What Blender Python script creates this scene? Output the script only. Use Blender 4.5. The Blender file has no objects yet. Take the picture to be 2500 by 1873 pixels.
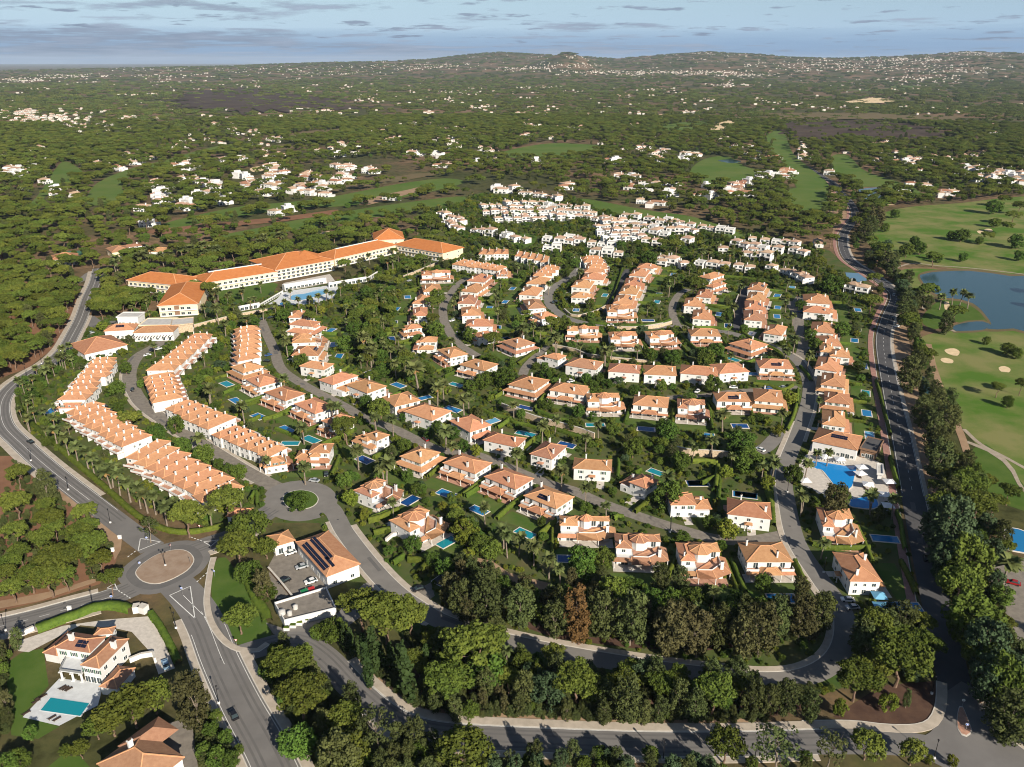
import bpy, math, random
import numpy as np
random.seed(7); RNG = np.random.default_rng(7)
S = bpy.context.scene
COL = S.collection

# ------------------------------------------------------------------ camera
FPX, HOR, CX, CY, CAMZ = 1966.5, 149.2, 1250.0, 936.5, 165.0      # in pixels of the 2500 x 1873 photograph
PITCH = math.atan((CY - HOR) / FPX)
cam = bpy.data.objects.new('camera', bpy.data.cameras.new('camera'))
COL.objects.link(cam); S.camera = cam
cam.location = (0, 0, CAMZ)
cam.rotation_euler = (math.pi / 2 - PITCH, 0, 0)
cam.data.sensor_width = 36.0
cam.data.lens = 36.0 * FPX / 2500.0
cam.data.clip_start = 1.0
cam.data.clip_end = 200000.0

# ------------------------------------------------------------------ sky and sun
SUN_EL, SUN_AZ = math.radians(27.0), math.radians(30.0)           # sun behind the camera, to its right
SUN_DIR = (math.sin(SUN_AZ) * math.cos(SUN_EL), -math.cos(SUN_AZ) * math.cos(SUN_EL), math.sin(SUN_EL))
W = bpy.data.worlds.new('World'); S.world = W; W.use_nodes = True
def build_world():
    nt = W.node_tree; N = nt.nodes; Lk = nt.links
    N.clear()
    def n(t, **k):
        x = N.new(t)
        for a, b in k.items(): setattr(x, a, b)
        return x
    def mth(op, a, b=None, c=None, clamp=False):
        x = n('ShaderNodeMath', operation=op, use_clamp=clamp)
        for i, v in enumerate((a, b, c)):
            if v is None: continue
            if isinstance(v, (int, float)): x.inputs[i].default_value = v
            else: Lk.new(v, x.inputs[i])
        return x.outputs[0]
    out = n('ShaderNodeOutputWorld'); bg = n('ShaderNodeBackground')
    sky = n('ShaderNodeTexSky', sky_type='NISHITA', sun_disc=False)
    sky.sun_elevation = SUN_EL
    sky.sun_rotation = math.pi - SUN_AZ
    sky.altitude = 160.0; sky.air_density = 1.0; sky.dust_density = 0.6; sky.ozone_density = 1.5
    tc = n('ShaderNodeTexCoord'); sp = n('ShaderNodeSeparateXYZ'); Lk.new(tc.outputs['Generated'], sp.inputs[0])
    az = mth('ARCTAN2', sp.outputs[0], sp.outputs[1]); el = mth('MAXIMUM', sp.outputs[2], 0.0)
    # flat-based clouds of one layer seen edge-on: they crowd together towards the horizon
    lel = mth('LOGARITHM', mth('ADD', el, 0.012), 2.718)
    def clouds(sx, sy, detail, rough, off):
        cb = n('ShaderNodeCombineXYZ')
        Lk.new(mth('MULTIPLY', az, sx), cb.inputs[0]); Lk.new(mth('MULTIPLY', lel, sy), cb.inputs[1]); cb.inputs[2].default_value = off
        t = n('ShaderNodeTexNoise'); t.inputs['Scale'].default_value = 1.0
        t.inputs['Detail'].default_value = detail; t.inputs['Roughness'].default_value = rough
        Lk.new(cb.outputs[0], t.inputs['Vector']); return t.outputs[0]
    big = clouds(5.0, 3.2, 3.0, 0.5, 3.1)
    small = clouds(15.0, 8.0, 8.0, 0.62, 8.7)
    puff = clouds(17.0, 8.0, 6.0, 0.55, 21.3)
    left = mth('MULTIPLY', mth('SUBTRACT', mth('MULTIPLY', az, -1.0), 0.12), 0.16)      # the bank of cloud lies to the left
    cover = mth('ADD', mth('ADD', mth('MULTIPLY', big, 0.45), mth('MULTIPLY', small, 0.55)), left)
    low = mth('SUBTRACT', 1.0, mth('DIVIDE', el, 0.045), clamp=True)
    cover = mth('ADD', cover, mth('MULTIPLY', low, 0.10))
    m1 = mth('MULTIPLY', mth('SUBTRACT', cover, 0.545), 13.0, clamp=True)
    m2 = mth('MULTIPLY', mth('SUBTRACT', puff, 0.585), 16.0, clamp=True)
    mask = mth('MULTIPLY', mth('MAXIMUM', m1, m2), mth('SUBTRACT', 1.0, mth('MULTIPLY', el, 3.0), clamp=True))
    band = mth('POWER', mth('SUBTRACT', 1.0, mth('DIVIDE', mth('ADD', el, mth('MULTIPLY', mth('SUBTRACT', small, 0.5), 0.012)), 0.034), clamp=True), 0.7)
    mul = n('ShaderNodeMixRGB', blend_type='MULTIPLY'); mul.inputs[0].default_value = 1.0
    Lk.new(sky.outputs[0], mul.inputs[1]); mul.inputs[2].default_value = (0.052, 0.052, 0.052, 1)
    # thin high veil whitens the clear sky
    veil = n('ShaderNodeMixRGB'); veil.inputs[2].default_value = (0.225, 0.385, 0.610, 1); Lk.new(mth('MULTIPLY', mth('SUBTRACT', 1.0, mth('MULTIPLY', el, 8.0), clamp=True), 0.78), veil.inputs[0])
    Lk.new(mul.outputs[0], veil.inputs[1])
    dist = n('ShaderNodeMixRGB'); dist.inputs[2].default_value = (0.072, 0.142, 0.262, 1)
    Lk.new(mth('MULTIPLY', band, 0.86), dist.inputs[0]); Lk.new(veil.outputs[0], dist.inputs[1])
    cc = n('ShaderNodeMixRGB'); cc.inputs[1].default_value = (0.115, 0.145, 0.205, 1); cc.inputs[2].default_value = (0.24, 0.28, 0.36, 1)
    Lk.new(mth('MULTIPLY', mth('SUBTRACT', small, 0.42), 3.0, clamp=True), cc.inputs[0])
    mix = n('ShaderNodeMixRGB'); Lk.new(mth('MULTIPLY', mask, 0.93), mix.inputs[0])
    Lk.new(dist.outputs[0], mix.inputs[1]); Lk.new(cc.outputs[0], mix.inputs[2])
    Lk.new(mix.outputs[0], bg.inputs[0]); bg.inputs[1].default_value = 1.0
    Lk.new(bg.outputs[0], out.inputs[0])
build_world()
sun = bpy.data.objects.new('sun', bpy.data.lights.new('sun', 'SUN'))
COL.objects.link(sun)
sun.data.energy = 5.0; sun.data.angle = math.radians(0.53); sun.data.color = (1.0, 0.905, 0.765)
from mathutils import Vector, Matrix
sun.rotation_euler = Vector(SUN_DIR).to_track_quat('Z', 'Y').to_euler()
S.view_settings.view_transform = 'Standard'; S.view_settings.look = 'None'
S.view_settings.exposure = 0.72; S.view_settings.gamma = 1.0; S.view_settings.use_curve_mapping = False
HAZE = 2.0e-5
S.render.engine = 'CYCLES'
S.cycles.filter_width = 1.05
S.cycles.max_bounces = 5; S.cycles.diffuse_bounces = 3; S.cycles.glossy_bounces = 2
S.cycles.transmission_bounces = 2; S.cycles.volume_bounces = 0; S.cycles.transparent_max_bounces = 4
S.cycles.caustics_reflective = False; S.cycles.caustics_refractive = False

# ------------------------------------------------------------------ photograph -> ground
VIEW = {'D': (0, 0, 1.13022), 'R1': (0, 0, .56510), 'R2': (1250, 0, .56510), 'R3': (0, 450, .40687), 'R4': (800, 450, .40687),
        'R5': (1600, 450, .40687), 'R6': (0, 1100, .46656), 'R7': (800, 1100, .46656), 'R8': (1600, 1100, .46656),
        'A1': (120, 860, .18108), 'A2': (250, 960, .22635), 'A3': (420, 740, .22635), 'A4': (860, 580, .18108),
        'A5': (1220, 580, .18108), 'A6': (1580, 580, .18108), 'B1': (700, 880, .22635), 'B2': (1150, 780, .22635),
        'B3': (1600, 780, .27162), 'B4': (820, 1080, .27162), 'B5': (1380, 1080, .27162), 'B6': (1900, 1080, .27162)}
CP, SP = math.cos(PITCH), math.sin(PITCH)
def px(view, x, y):
    a, b, k = VIEW[view]
    return a + x * k, b + y * k
def ray(sx, sy):
    u = (sx - CX) / FPX; v = -(sy - CY) / FPX
    return np.array([u, CP + v * SP, -SP + v * CP])
def at(view, x, y, z=0.0):
    """The point of height z that the photograph shows at a spot of one of its enlarged views."""
    d = ray(*px(view, x, y))
    t = (z - CAMZ) / d[2]
    return np.array([d[0] * t, d[1] * t, z])
def at2(view, x, y, z=0.0):
    return at(view, x, y, z)[:2]
def depth_px(view, x, y, z=0.0):
    """Metres that one pixel of the view covers at that spot."""
    p = at(view, x, y, z); dist = p[1] * CP + (CAMZ - z) * SP
    return VIEW[view][2] * dist / FPX
def project(p):
    z = p[1] * CP - (p[2] - CAMZ) * SP; up = p[1] * SP + (p[2] - CAMZ) * CP
    return CX + FPX * p[0] / z, CY - FPX * up / z, z

# ------------------------------------------------------------------ object helpers
def link(o, parent=None):
    COL.objects.link(o)
    if parent is not None: o.parent = parent
    return o
def mesh(name, V, F, mats, mi=None, smooth=False):
    m = bpy.data.meshes.new(name)
    m.from_pydata([tuple(map(float, v)) for v in V], [], [tuple(map(int, f)) for f in F])
    for x in (mats if isinstance(mats, (list, tuple)) else [mats]): m.materials.append(x)
    if mi is not None: m.polygons.foreach_set('material_index', np.asarray(mi, dtype=np.int32))
    if smooth: m.polygons.foreach_set('use_smooth', np.ones(len(m.polygons), dtype=bool))
    m.update()
    return m
def put(name, me, parent=None, loc=(0, 0, 0), rz=0.0, scale=None):
    o = bpy.data.objects.new(name, me); link(o, parent)
    o.location = loc; o.rotation_euler = (0, 0, rz)
    if scale is not None: o.scale = scale
    return o
def tag(o, label, cat, group=None):
    o['label'] = label; o['category'] = cat
    if group: o['group'] = group
    return o
def thing(name, loc, rz=0.0):
    return put(name, None, None, loc, rz)
def structure(name, me):
    o = put(name, me); o['kind'] = 'structure'; return o
def stuff(name, me, label, cat):
    o = put(name, me); o['kind'] = 'stuff'; tag(o, label, cat); return o
class MB:
    """Collects simple solids into one mesh."""
    def __init__(s): s.V = []; s.F = []; s.M = []
    def add(s, V, F, m=0):
        b = len(s.V); s.V += [tuple(v) for v in V]; s.F += [tuple(i + b for i in f) for f in F]; s.M += [m] * len(F); return s
    def box(s, x0, x1, y0, y1, z0, z1, m=0):
        return s.add([(x0,y0,z0),(x1,y0,z0),(x1,y1,z0),(x0,y1,z0),(x0,y0,z1),(x1,y0,z1),(x1,y1,z1),(x0,y1,z1)],
                     [(3,2,1,0),(4,5,6,7),(0,1,5,4),(1,2,6,5),(2,3,7,6),(3,0,4,7)], m)
    def prism(s, P, z0, z1, m=0):
        n = len(P)
        V = [(p[0], p[1], z0) for p in P] + [(p[0], p[1], z1) for p in P]
        F = [tuple(range(n))[::-1], tuple(range(n, 2 * n))] + [(i, (i + 1) % n, n + (i + 1) % n, n + i) for i in range(n)]
        return s.add(V, F, m)
    def tube(s, a, b, r0, r1, n=6, m=0, cap=True):
        a = Vector(a); b = Vector(b); d = (b - a).normalized()
        u = d.orthogonal().normalized(); w = d.cross(u)
        V = []
        for c, r in ((a, r0), (b, r1)):
            for i in range(n):
                t = 2 * math.pi * i / n
                V.append(c + u * (r * math.cos(t)) + w * (r * math.sin(t)))
        F = [(i, (i + 1) % n, n + (i + 1) % n, n + i) for i in range(n)]
        if cap: F += [tuple(range(n))[::-1], tuple(range(n, 2 * n))]
        return s.add(V, F, m)
    def bar(s, a, b, w, h, m=0):
        a = Vector(a); b = Vector(b); d = (b - a); L = d.length
        if L < 1e-4: return s
        d /= L; up = Vector((0, 0, 1)); x = d.cross(up)
        if x.length < 1e-4: x = Vector((1, 0, 0))
        x.normalize(); z = x.cross(d)
        V = [c + x * (sx * w / 2) + z * (sz * h / 2) for c in (a, b) for sx, sz in ((-1,-1),(1,-1),(1,1),(-1,1))]
        return s.add(V, [(0,1,2,3),(7,6,5,4),(0,4,5,1),(1,5,6,2),(2,6,7,3),(3,7,4,0)], m)
    def mesh(s, name, mats, smooth=False): return mesh(name, s.V, s.F, mats, s.M, smooth)
    def obj(s, name, mats, parent=None, **k): return put(name, s.mesh(name, mats), parent, **k)

# ------------------------------------------------------------------ materials
MATS = {}
def mat(name, col, rough=0.85, var=0.0, vscale=1.0, col2=None, metal=0.0, rnd=0.0, bump=0.0, bscale=8.0, spec=0.3, detail=4.0, contrast=3.0, wave=None):
    m = bpy.data.materials.new(name); m.use_nodes = True; MATS[name] = m
    nt = m.node_tree; N = nt.nodes; Lk = nt.links; b = N['Principled BSDF']
    b.inputs['Roughness'].default_value = rough; b.inputs['Metallic'].default_value = metal
    b.inputs['Specular IOR Level'].default_value = spec if rough < .84 else min(spec, .06)
    c4 = lambda c: (c[0], c[1], c[2], 1.0)
    if col2 is None and var:
        col2 = [c * (1 - var) for c in col]; col = [min(1, c * (1 + var)) for c in col]
    cur = None
    tc = N.new('ShaderNodeTexCoord')
    geo = N.new('ShaderNodeNewGeometry')
    def noise(scale, det=detail, rough_=0.6):
        t = N.new('ShaderNodeTexNoise'); t.inputs['Scale'].default_value = scale; t.inputs['Detail'].default_value = det
        t.inputs['Roughness'].default_value = rough_; Lk.new(geo.outputs['Position'], t.inputs['Vector']); return t.outputs[0]
    if col2 is not None:
        r = N.new('ShaderNodeMapRange'); r.inputs[1].default_value = 0.5 - 0.5 / contrast; r.inputs[2].default_value = 0.5 + 0.5 / contrast
        Lk.new(noise(vscale), r.inputs[0])
        x = N.new('ShaderNodeMixRGB'); x.inputs[1].default_value = c4(col); x.inputs[2].default_value = c4(col2)
        Lk.new(r.outputs[0], x.inputs[0]); cur = x.outputs[0]
    if rnd:
        oi = N.new('ShaderNodeObjectInfo'); hs = N.new('ShaderNodeHueSaturation')
        mr = N.new('ShaderNodeMapRange'); mr.inputs[3].default_value = 1 - rnd; mr.inputs[4].default_value = 1 + rnd
        Lk.new(oi.outputs['Random'], mr.inputs[0]); Lk.new(mr.outputs[0], hs.inputs['Value'])
        m2 = N.new('ShaderNodeMath'); m2.operation = 'MULTIPLY'; m2.inputs[1].default_value = 7.31
        m3 = N.new('ShaderNodeMath'); m3.operation = 'FRACT'; Lk.new(oi.outputs['Random'], m2.inputs[0]); Lk.new(m2.outputs[0], m3.inputs[0])
        mh = N.new('ShaderNodeMapRange'); mh.inputs[3].default_value = 0.5 - 0.07 * rnd; mh.inputs[4].default_value = 0.5 + 0.07 * rnd
        Lk.new(m3.outputs[0], mh.inputs[0]); Lk.new(mh.outputs[0], hs.inputs['Hue'])
        if cur is None: hs.inputs['Color'].default_value = c4(col)
        else: Lk.new(cur, hs.inputs['Color'])
        cur = hs.outputs[0]
    if cur is None: b.inputs['Base Color'].default_value = c4(col)
    else: Lk.new(cur, b.inputs['Base Color'])
    if bump:
        bp = N.new('ShaderNodeBump'); bp.inputs['Strength'].default_value = bump; bp.inputs['Distance'].default_value = 0.1
        Lk.new(noise(bscale), bp.inputs['Height']); Lk.new(bp.outputs[0], b.inputs['Normal'])
    return m
mat('wall_white', (0.60, 0.597, 0.585), 0.9, var=0.06, vscale=0.25, rnd=0.05)
mat('wall_cream', (0.70, 0.59, 0.41), 0.9, var=0.05, vscale=0.2)
mat('roof_tile', (0.475, 0.258, 0.145), 0.85, col2=(0.330, 0.158, 0.085), vscale=0.7, rnd=0.17, contrast=1.7, bump=0.4, bscale=3.0, detail=10)
mat('roof_terrace', (0.475, 0.258, 0.145), 0.85, col2=(0.340, 0.166, 0.090), vscale=0.7, rnd=0.06, contrast=1.7, bump=0.4, bscale=3.0, detail=10)
mat('roof_old', (0.39, 0.215, 0.135), 0.9, col2=(0.26, 0.130, 0.082), vscale=0.9, rnd=0.12, contrast=1.7, bump=0.4, bscale=3.0, detail=10)
mat('roof_hotel', (0.48, 0.190, 0.068), 0.85, col2=(0.38, 0.132, 0.045), vscale=0.35, contrast=1.8, bump=0.3, bscale=2.0, detail=9)
mat('roof_tan', (0.46, 0.325, 0.235), 0.9, col2=(0.36, 0.235, 0.165), vscale=0.8, rnd=0.15)
mat('ridge_tile', (0.60, 0.32, 0.17), 0.85, var=0.12, vscale=1.5)
mat('glass', (0.035, 0.05, 0.055), 0.12, spec=0.5)
mat('frame_white', (0.78, 0.78, 0.76), 0.6)
mat('shutter_green', (0.05, 0.12, 0.08), 0.6)
mat('terracotta_paving', (0.42, 0.24, 0.17), 0.9, var=0.16, vscale=0.9)
mat('stone_paving', (0.50, 0.46, 0.41), 0.9, var=0.12, vscale=0.8)
mat('pale_paving', (0.52, 0.54, 0.55), 0.8, var=0.08, vscale=0.6)
mat('stone_wall', (0.52, 0.42, 0.30), 0.95, col2=(0.34, 0.26, 0.18), vscale=1.4, bump=0.8, bscale=2.0)
mat('asphalt', (0.138, 0.132, 0.128), 0.9, col2=(0.188, 0.180, 0.172), vscale=0.12, contrast=1.8, detail=10)
mat('asphalt_worn', (0.112, 0.108, 0.106), 0.9, col2=(0.150, 0.144, 0.139), vscale=0.25, contrast=1.8, detail=10)
mat('asphalt_pale', (0.215, 0.202, 0.186), 0.9, col2=(0.160, 0.151, 0.140), vscale=0.2, contrast=1.8, detail=10)
mat('asphalt_dark', (0.070, 0.070, 0.075), 0.9, col2=(0.100, 0.098, 0.100), vscale=0.15, contrast=1.6, detail=10)
mat('cobble', (0.235, 0.210, 0.180), 0.9, col2=(0.165, 0.148, 0.128), vscale=0.5, bump=0.5, bscale=3.0, detail=10)
mat('pavement_stone', (0.46, 0.40, 0.33), 0.9, col2=(0.35, 0.305, 0.25), vscale=0.35, detail=7)
mat('kerb_stone', (0.50, 0.47, 0.42), 0.9, var=0.12, vscale=0.6)
mat('red_path', (0.36, 0.20, 0.165), 0.9, col2=(0.27, 0.155, 0.13), vscale=0.5)
mat('road_paint', (0.62, 0.62, 0.60), 0.8, var=0.18, vscale=0.8)
mat('lawn', (0.055, 0.105, 0.018), 0.95, col2=(0.082, 0.125, 0.028), vscale=0.12, bump=0.4, bscale=4, detail=8)
mat('lawn_villa', (0.056, 0.108, 0.020), 0.95, col2=(0.105, 0.132, 0.038), vscale=0.10, bump=0.4, bscale=4, detail=9)
mat('fairway', (0.070, 0.140, 0.020), 0.95, col2=(0.185, 0.185, 0.070), vscale=0.028, contrast=4.5, bump=0.3, bscale=2, detail=12)
mat('fairway_far', (0.070, 0.128, 0.024), 0.95, col2=(0.115, 0.150, 0.040), vscale=0.014, detail=9)
mat('soil', (0.25, 0.135, 0.078), 0.95, col2=(0.155, 0.082, 0.052), vscale=0.09, contrast=2.2, bump=0.6, bscale=0.8, detail=8)
mat('soil_pale', (0.36, 0.255, 0.165), 0.95, col2=(0.24, 0.155, 0.098), vscale=0.10, contrast=2.4, bump=0.6, bscale=0.9, detail=8)
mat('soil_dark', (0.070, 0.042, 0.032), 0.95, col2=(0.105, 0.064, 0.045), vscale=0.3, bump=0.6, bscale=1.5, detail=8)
mat('island_earth', (0.33, 0.255, 0.195), 0.95, col2=(0.24, 0.165, 0.115), vscale=0.28, contrast=2.2, bump=0.6, bscale=1.5, detail=8)
mat('burnt', (0.050, 0.035, 0.032), 0.95, col2=(0.085, 0.065, 0.048), vscale=0.01, detail=8)
mat('sand', (0.62, 0.48, 0.30), 0.95, var=0.1, vscale=0.3)
mat('pool_coping', (0.62, 0.57, 0.50), 0.8, var=0.08, vscale=0.8)
mat('track', (0.33, 0.28, 0.22), 0.9, var=0.15, vscale=0.4)
mat('wall_far', (0.70, 0.68, 0.64), 0.9, col2=(0.52, 0.47, 0.41), vscale=0.02, contrast=3)
mat('concrete', (0.45, 0.44, 0.42), 0.9, var=0.1, vscale=0.4)
mat('solar', (0.010, 0.012, 0.028), 0.2, spec=0.6)
mat('metal_black', (0.02, 0.02, 0.022), 0.5, metal=0.3)
mat('metal_grey', (0.30, 0.31, 0.32), 0.45, metal=0.5)
mat('canvas_white', (0.80, 0.80, 0.80), 0.85)
mat('canvas_blue', (0.16, 0.40, 0.58), 0.85)
mat('sign_blue', (0.02, 0.10, 0.42), 0.5); mat('sign_red', (0.50, 0.03, 0.03), 0.5); mat('plastic_yellow', (0.75, 0.45, 0.02), 0.5)
mat('crate_green', (0.02, 0.20, 0.07), 0.6)
mat('timber', (0.20, 0.12, 0.075), 0.8, var=0.2, vscale=2.0)
mat('wood_dark', (0.055, 0.035, 0.025), 0.8)
mat('bark', (0.16, 0.11, 0.08), 0.95, var=0.25, vscale=2.0)
mat('bark_grey', (0.20, 0.165, 0.130), 0.95, var=0.25, vscale=2.0)
mat('tyre', (0.012, 0.012, 0.012), 0.8)
for nme, c in (('black', (0.012, 0.012, 0.014)), ('white', (0.72, 0.72, 0.72)), ('silver', (0.36, 0.38, 0.40)), ('blue', (0.03, 0.08, 0.22)), ('red', (0.28, 0.012, 0.012)), ('pale_blue', (0.25, 0.38, 0.50))):
    mat('paint_' + nme, c, 0.22, spec=0.6)
def leafmat(name, c1, c2, rnd=0.16, vs=0.35):
    mat(name, c1, 0.75, col2=c2, vscale=vs, rnd=rnd, contrast=2.4, spec=0.05)
leafmat('leaf_pine', (0.108, 0.130, 0.022), (0.054, 0.076, 0.015), rnd=0.28)
leafmat('leaf_pine_far', (0.098, 0.116, 0.026), (0.052, 0.070, 0.020), rnd=0.34)
leafmat('leaf_broad', (0.086, 0.130, 0.022), (0.042, 0.070, 0.014), rnd=0.32)
leafmat('leaf_bright', (0.150, 0.170, 0.024), (0.088, 0.112, 0.016), rnd=0.25)
leafmat('leaf_olive', (0.078, 0.094, 0.030), (0.044, 0.055, 0.020), rnd=0.28)
leafmat('leaf_blue', (0.064, 0.098, 0.044), (0.038, 0.062, 0.030), rnd=0.15)
leafmat('leaf_brown', (0.086, 0.084, 0.033), (0.052, 0.050, 0.022), rnd=0.28)
leafmat('leaf_rust', (0.150, 0.082, 0.032), (0.092, 0.052, 0.022), rnd=0.1)
leafmat('leaf_palm', (0.125, 0.145, 0.050), (0.072, 0.092, 0.030), rnd=0.2)
leafmat('leaf_dry', (0.26, 0.17, 0.065), (0.17, 0.10, 0.04), rnd=0.1)
leafmat('leaf_cypress', (0.036, 0.058, 0.018), (0.022, 0.038, 0.012), rnd=0.15)
leafmat('leaf_hedge', (0.100, 0.135, 0.020), (0.052, 0.080, 0.014), rnd=0.28, vs=0.9)
def water_mat(name, c, rough, bump, bs):
    m = mat(name, c, rough, spec=0.5, bump=bump, bscale=bs); return m
water_mat('pool_water', (0.016, 0.165, 0.37), 0.08, 0.05, 2.0)
water_mat('pool_water_teal', (0.010, 0.22, 0.27), 0.08, 0.05, 2.0)
water_mat('pool_water_pale', (0.12, 0.34, 0.52), 0.08, 0.05, 2.0)
water_mat('pool_water_deep', (0.006, 0.055, 0.20), 0.08, 0.05, 2.0)
water_mat('resort_water', (0.008, 0.22, 0.56), 0.08, 0.05, 2.0)
water_mat('lake_water', (0.026, 0.066, 0.082), 0.14, 0.12, 0.5)
M = MATS
def ground_material():
    m = bpy.data.materials.new('countryside'); m.use_nodes = True
    nt = m.node_tree; N = nt.nodes; Lk = nt.links; b = N['Principled BSDF']; b.inputs['Roughness'].default_value = 0.95
    b.inputs['Specular IOR Level'].default_value = 0.1
    geo = N.new('ShaderNodeNewGeometry')
    def noise(s, d=6, r=0.6):
        t = N.new('ShaderNodeTexNoise'); t.inputs['Scale'].default_value = s; t.inputs['Detail'].default_value = d; t.inputs['Roughness'].default_value = r
        Lk.new(geo.outputs['Position'], t.inputs['Vector']); return t.outputs[0]
    def ramp(v, stops):
        r = N.new('ShaderNodeValToRGB'); e = r.color_ramp.elements
        while len(e) < len(stops): e.new(0.5)
        for q, (p, c) in zip(e, stops): q.position = p; q.color = (*c, 1)
        Lk.new(v, r.inputs[0]); return r.outputs[0]
    a = ramp(noise(0.0045, 9, 0.62), [(0.34, (0.052, 0.062, 0.020)), (0.46, (0.076, 0.078, 0.030)), (0.54, (0.135, 0.096, 0.054)), (0.62, (0.215, 0.140, 0.085)), (0.72, (0.085, 0.092, 0.034))])
    f = ramp(noise(0.11, 8, 0.7), [(0.3, (0.35, 0.38, 0.30)), (0.5, (0.9, 0.9, 0.9)), (0.7, (1.35, 1.25, 1.15))])
    x = N.new('ShaderNodeMixRGB'); x.blend_type = 'MULTIPLY'; x.inputs[0].default_value = 1.0
    Lk.new(a, x.inputs[1]); Lk.new(f, x.inputs[2]); Lk.new(x.outputs[0], b.inputs['Base Color'])
    MATS['countryside'] = m
ground_material()
VIEW['Z2'] = (300, 1300, .09054); VIEW['Z4'] = (80, 1500, .13581)
# ------------------------------------------------------------------ occupancy of the ground (1 m cells): where nothing may grow
GX0, GY0, GNX, GNY = -820.0, 80.0, 1760, 1700
OCC = np.zeros((GNY, GNX), dtype=np.uint8)
def inpoly(X, Y, P):
    P = np.asarray(P, float); n = len(P); r = np.zeros(X.shape, bool)
    j = n - 1
    for i in range(n):
        xi, yi, xj, yj = P[i, 0], P[i, 1], P[j, 0], P[j, 1]
        if yi != yj: r ^= ((yi > Y) != (yj > Y)) & (X < (xj - xi) * (Y - yi) / (yj - yi) + xi)
        j = i
    return r
def in1(x, y, P):
    r = False; j = P[-1]
    for i in P:
        if (i[1] > y) != (j[1] > y) and x < (j[0] - i[0]) * (y - i[1]) / (j[1] - i[1]) + i[0]: r = not r
        j = i
    return r
def occ_poly(P, bit=1, grow=0.0):
    P = np.asarray(P, float)
    if grow:
        c = P.mean(0); d = P - c; L = np.linalg.norm(d, axis=1, keepdims=True) + 1e-6; P = c + d * (L + grow) / L
    x0 = max(0, int(P[:, 0].min() - GX0)); x1 = min(GNX, int(P[:, 0].max() - GX0) + 2)
    y0 = max(0, int(P[:, 1].min() - GY0)); y1 = min(GNY, int(P[:, 1].max() - GY0) + 2)
    if x1 <= x0 or y1 <= y0: return
    X, Y = np.meshgrid(np.arange(x0, x1) + GX0 + .5, np.arange(y0, y1) + GY0 + .5)
    OCC[y0:y1, x0:x1][inpoly(X, Y, P)] |= bit
def occ_disc(c, r, bit=1):
    x0 = max(0, int(c[0] - r - GX0)); x1 = min(GNX, int(c[0] + r - GX0) + 1); y0 = max(0, int(c[1] - r - GY0)); y1 = min(GNY, int(c[1] + r - GY0) + 1)
    if x1 <= x0 or y1 <= y0: return
    X = np.arange(x0, x1) + GX0 + .5 - c[0]; Y = np.arange(y0, y1) + GY0 + .5 - c[1]
    OCC[y0:y1, x0:x1][(X[None, :] ** 2 + Y[:, None] ** 2) <= r * r + .3] |= bit
def occ_line(P, w, bit=1):
    for a, b in zip(P[:-1], P[1:]):
        a = np.asarray(a); b = np.asarray(b); d = b - a; L = np.hypot(*d)
        if L < 1e-3: continue
        n = np.array([-d[1], d[0]]) / L * w / 2; e = d / L * w * .25
        occ_poly([a + n - e, a - n - e, b - n + e, b + n + e], bit)
def occupied(x, y, mask=255):
    i = int(y - GY0); j = int(x - GX0)
    return bool(OCC[i, j] & mask) if 0 <= i < GNY and 0 <= j < GNX else False
B_ROAD, B_HOUSE, B_POOL, B_OPEN, B_TREE = 1, 2, 4, 8, 16

def pts(view, s, z=0.0):
    v = [float(t) for t in s.replace(',', ' ').split()]
    return [at2(view, v[i], v[i + 1], z) for i in range(0, len(v), 2)]
def smooth(P, step=3.0, closed=False):
    P = [np.asarray(p, float) for p in P]; n = len(P); out = []
    for i in range(n if closed else n - 1):
        p0 = P[(i - 1) % n] if closed or i > 0 else 2 * P[0] - P[1]
        p1, p2 = P[i], P[(i + 1) % n]
        p3 = P[(i + 2) % n] if closed or i + 2 < n else 2 * P[-1] - P[-2]
        k = max(1, int(np.hypot(*(p2 - p1)) / step))
        for t in np.arange(k) / k:
            out.append(.5 * ((2 * p1) + (-p0 + p2) * t + (2 * p0 - 5 * p1 + 4 * p2 - p3) * t * t + (-p0 + 3 * p1 - 3 * p2 + p3) * t ** 3))
    if not closed: out.append(P[-1])
    return np.array(out)
def normals(C):
    d = np.gradient(C, axis=0); L = np.linalg.norm(d, axis=1, keepdims=True) + 1e-9; d = d / L
    return np.stack([-d[:, 1], d[:, 0]], 1)
def strip_mesh(name, C, o0, o1, z, m, top=None):
    """A ribbon between two sideways offsets of a centre line; with top a raised slab."""
    N_ = normals(C); A = C + N_ * o0; B = C + N_ * o1; n = len(C); zz = z if top is None else top
    V = [(p[0], p[1], zz) for p in A] + [(p[0], p[1], zz) for p in B]
    F = [(i + 1, i, n + i, n + i + 1) for i in range(n - 1)]
    if o1 < o0: F = [f[::-1] for f in F]
    if top is not None:
        V += [(p[0], p[1], z) for p in A] + [(p[0], p[1], z) for p in B]
        F += [(i, i + 1, 2 * n + i + 1, 2 * n + i) for i in range(n - 1)] + [(n + i + 1, n + i, 3 * n + i, 3 * n + i + 1) for i in range(n - 1)]
    return mesh(name, V, F, m)
OPENP = []
def sheet(name, P, z, m, bit=0, sm=0.0, kind='structure'):
    if sm: P = smooth(P, sm, True)
    A = sum(P[i][0] * P[(i + 1) % len(P)][1] - P[(i + 1) % len(P)][0] * P[i][1] for i in range(len(P)))
    if A < 0: P = P[::-1]
    o = put(name, mesh(name, [(p[0], p[1], z) for p in P], [tuple(range(len(P)))], m)); o['kind'] = kind
    if bit: occ_poly(P, bit); OPENP.append((np.array(P), np.array(P).min(0), np.array(P).max(0)))
    return o

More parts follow.
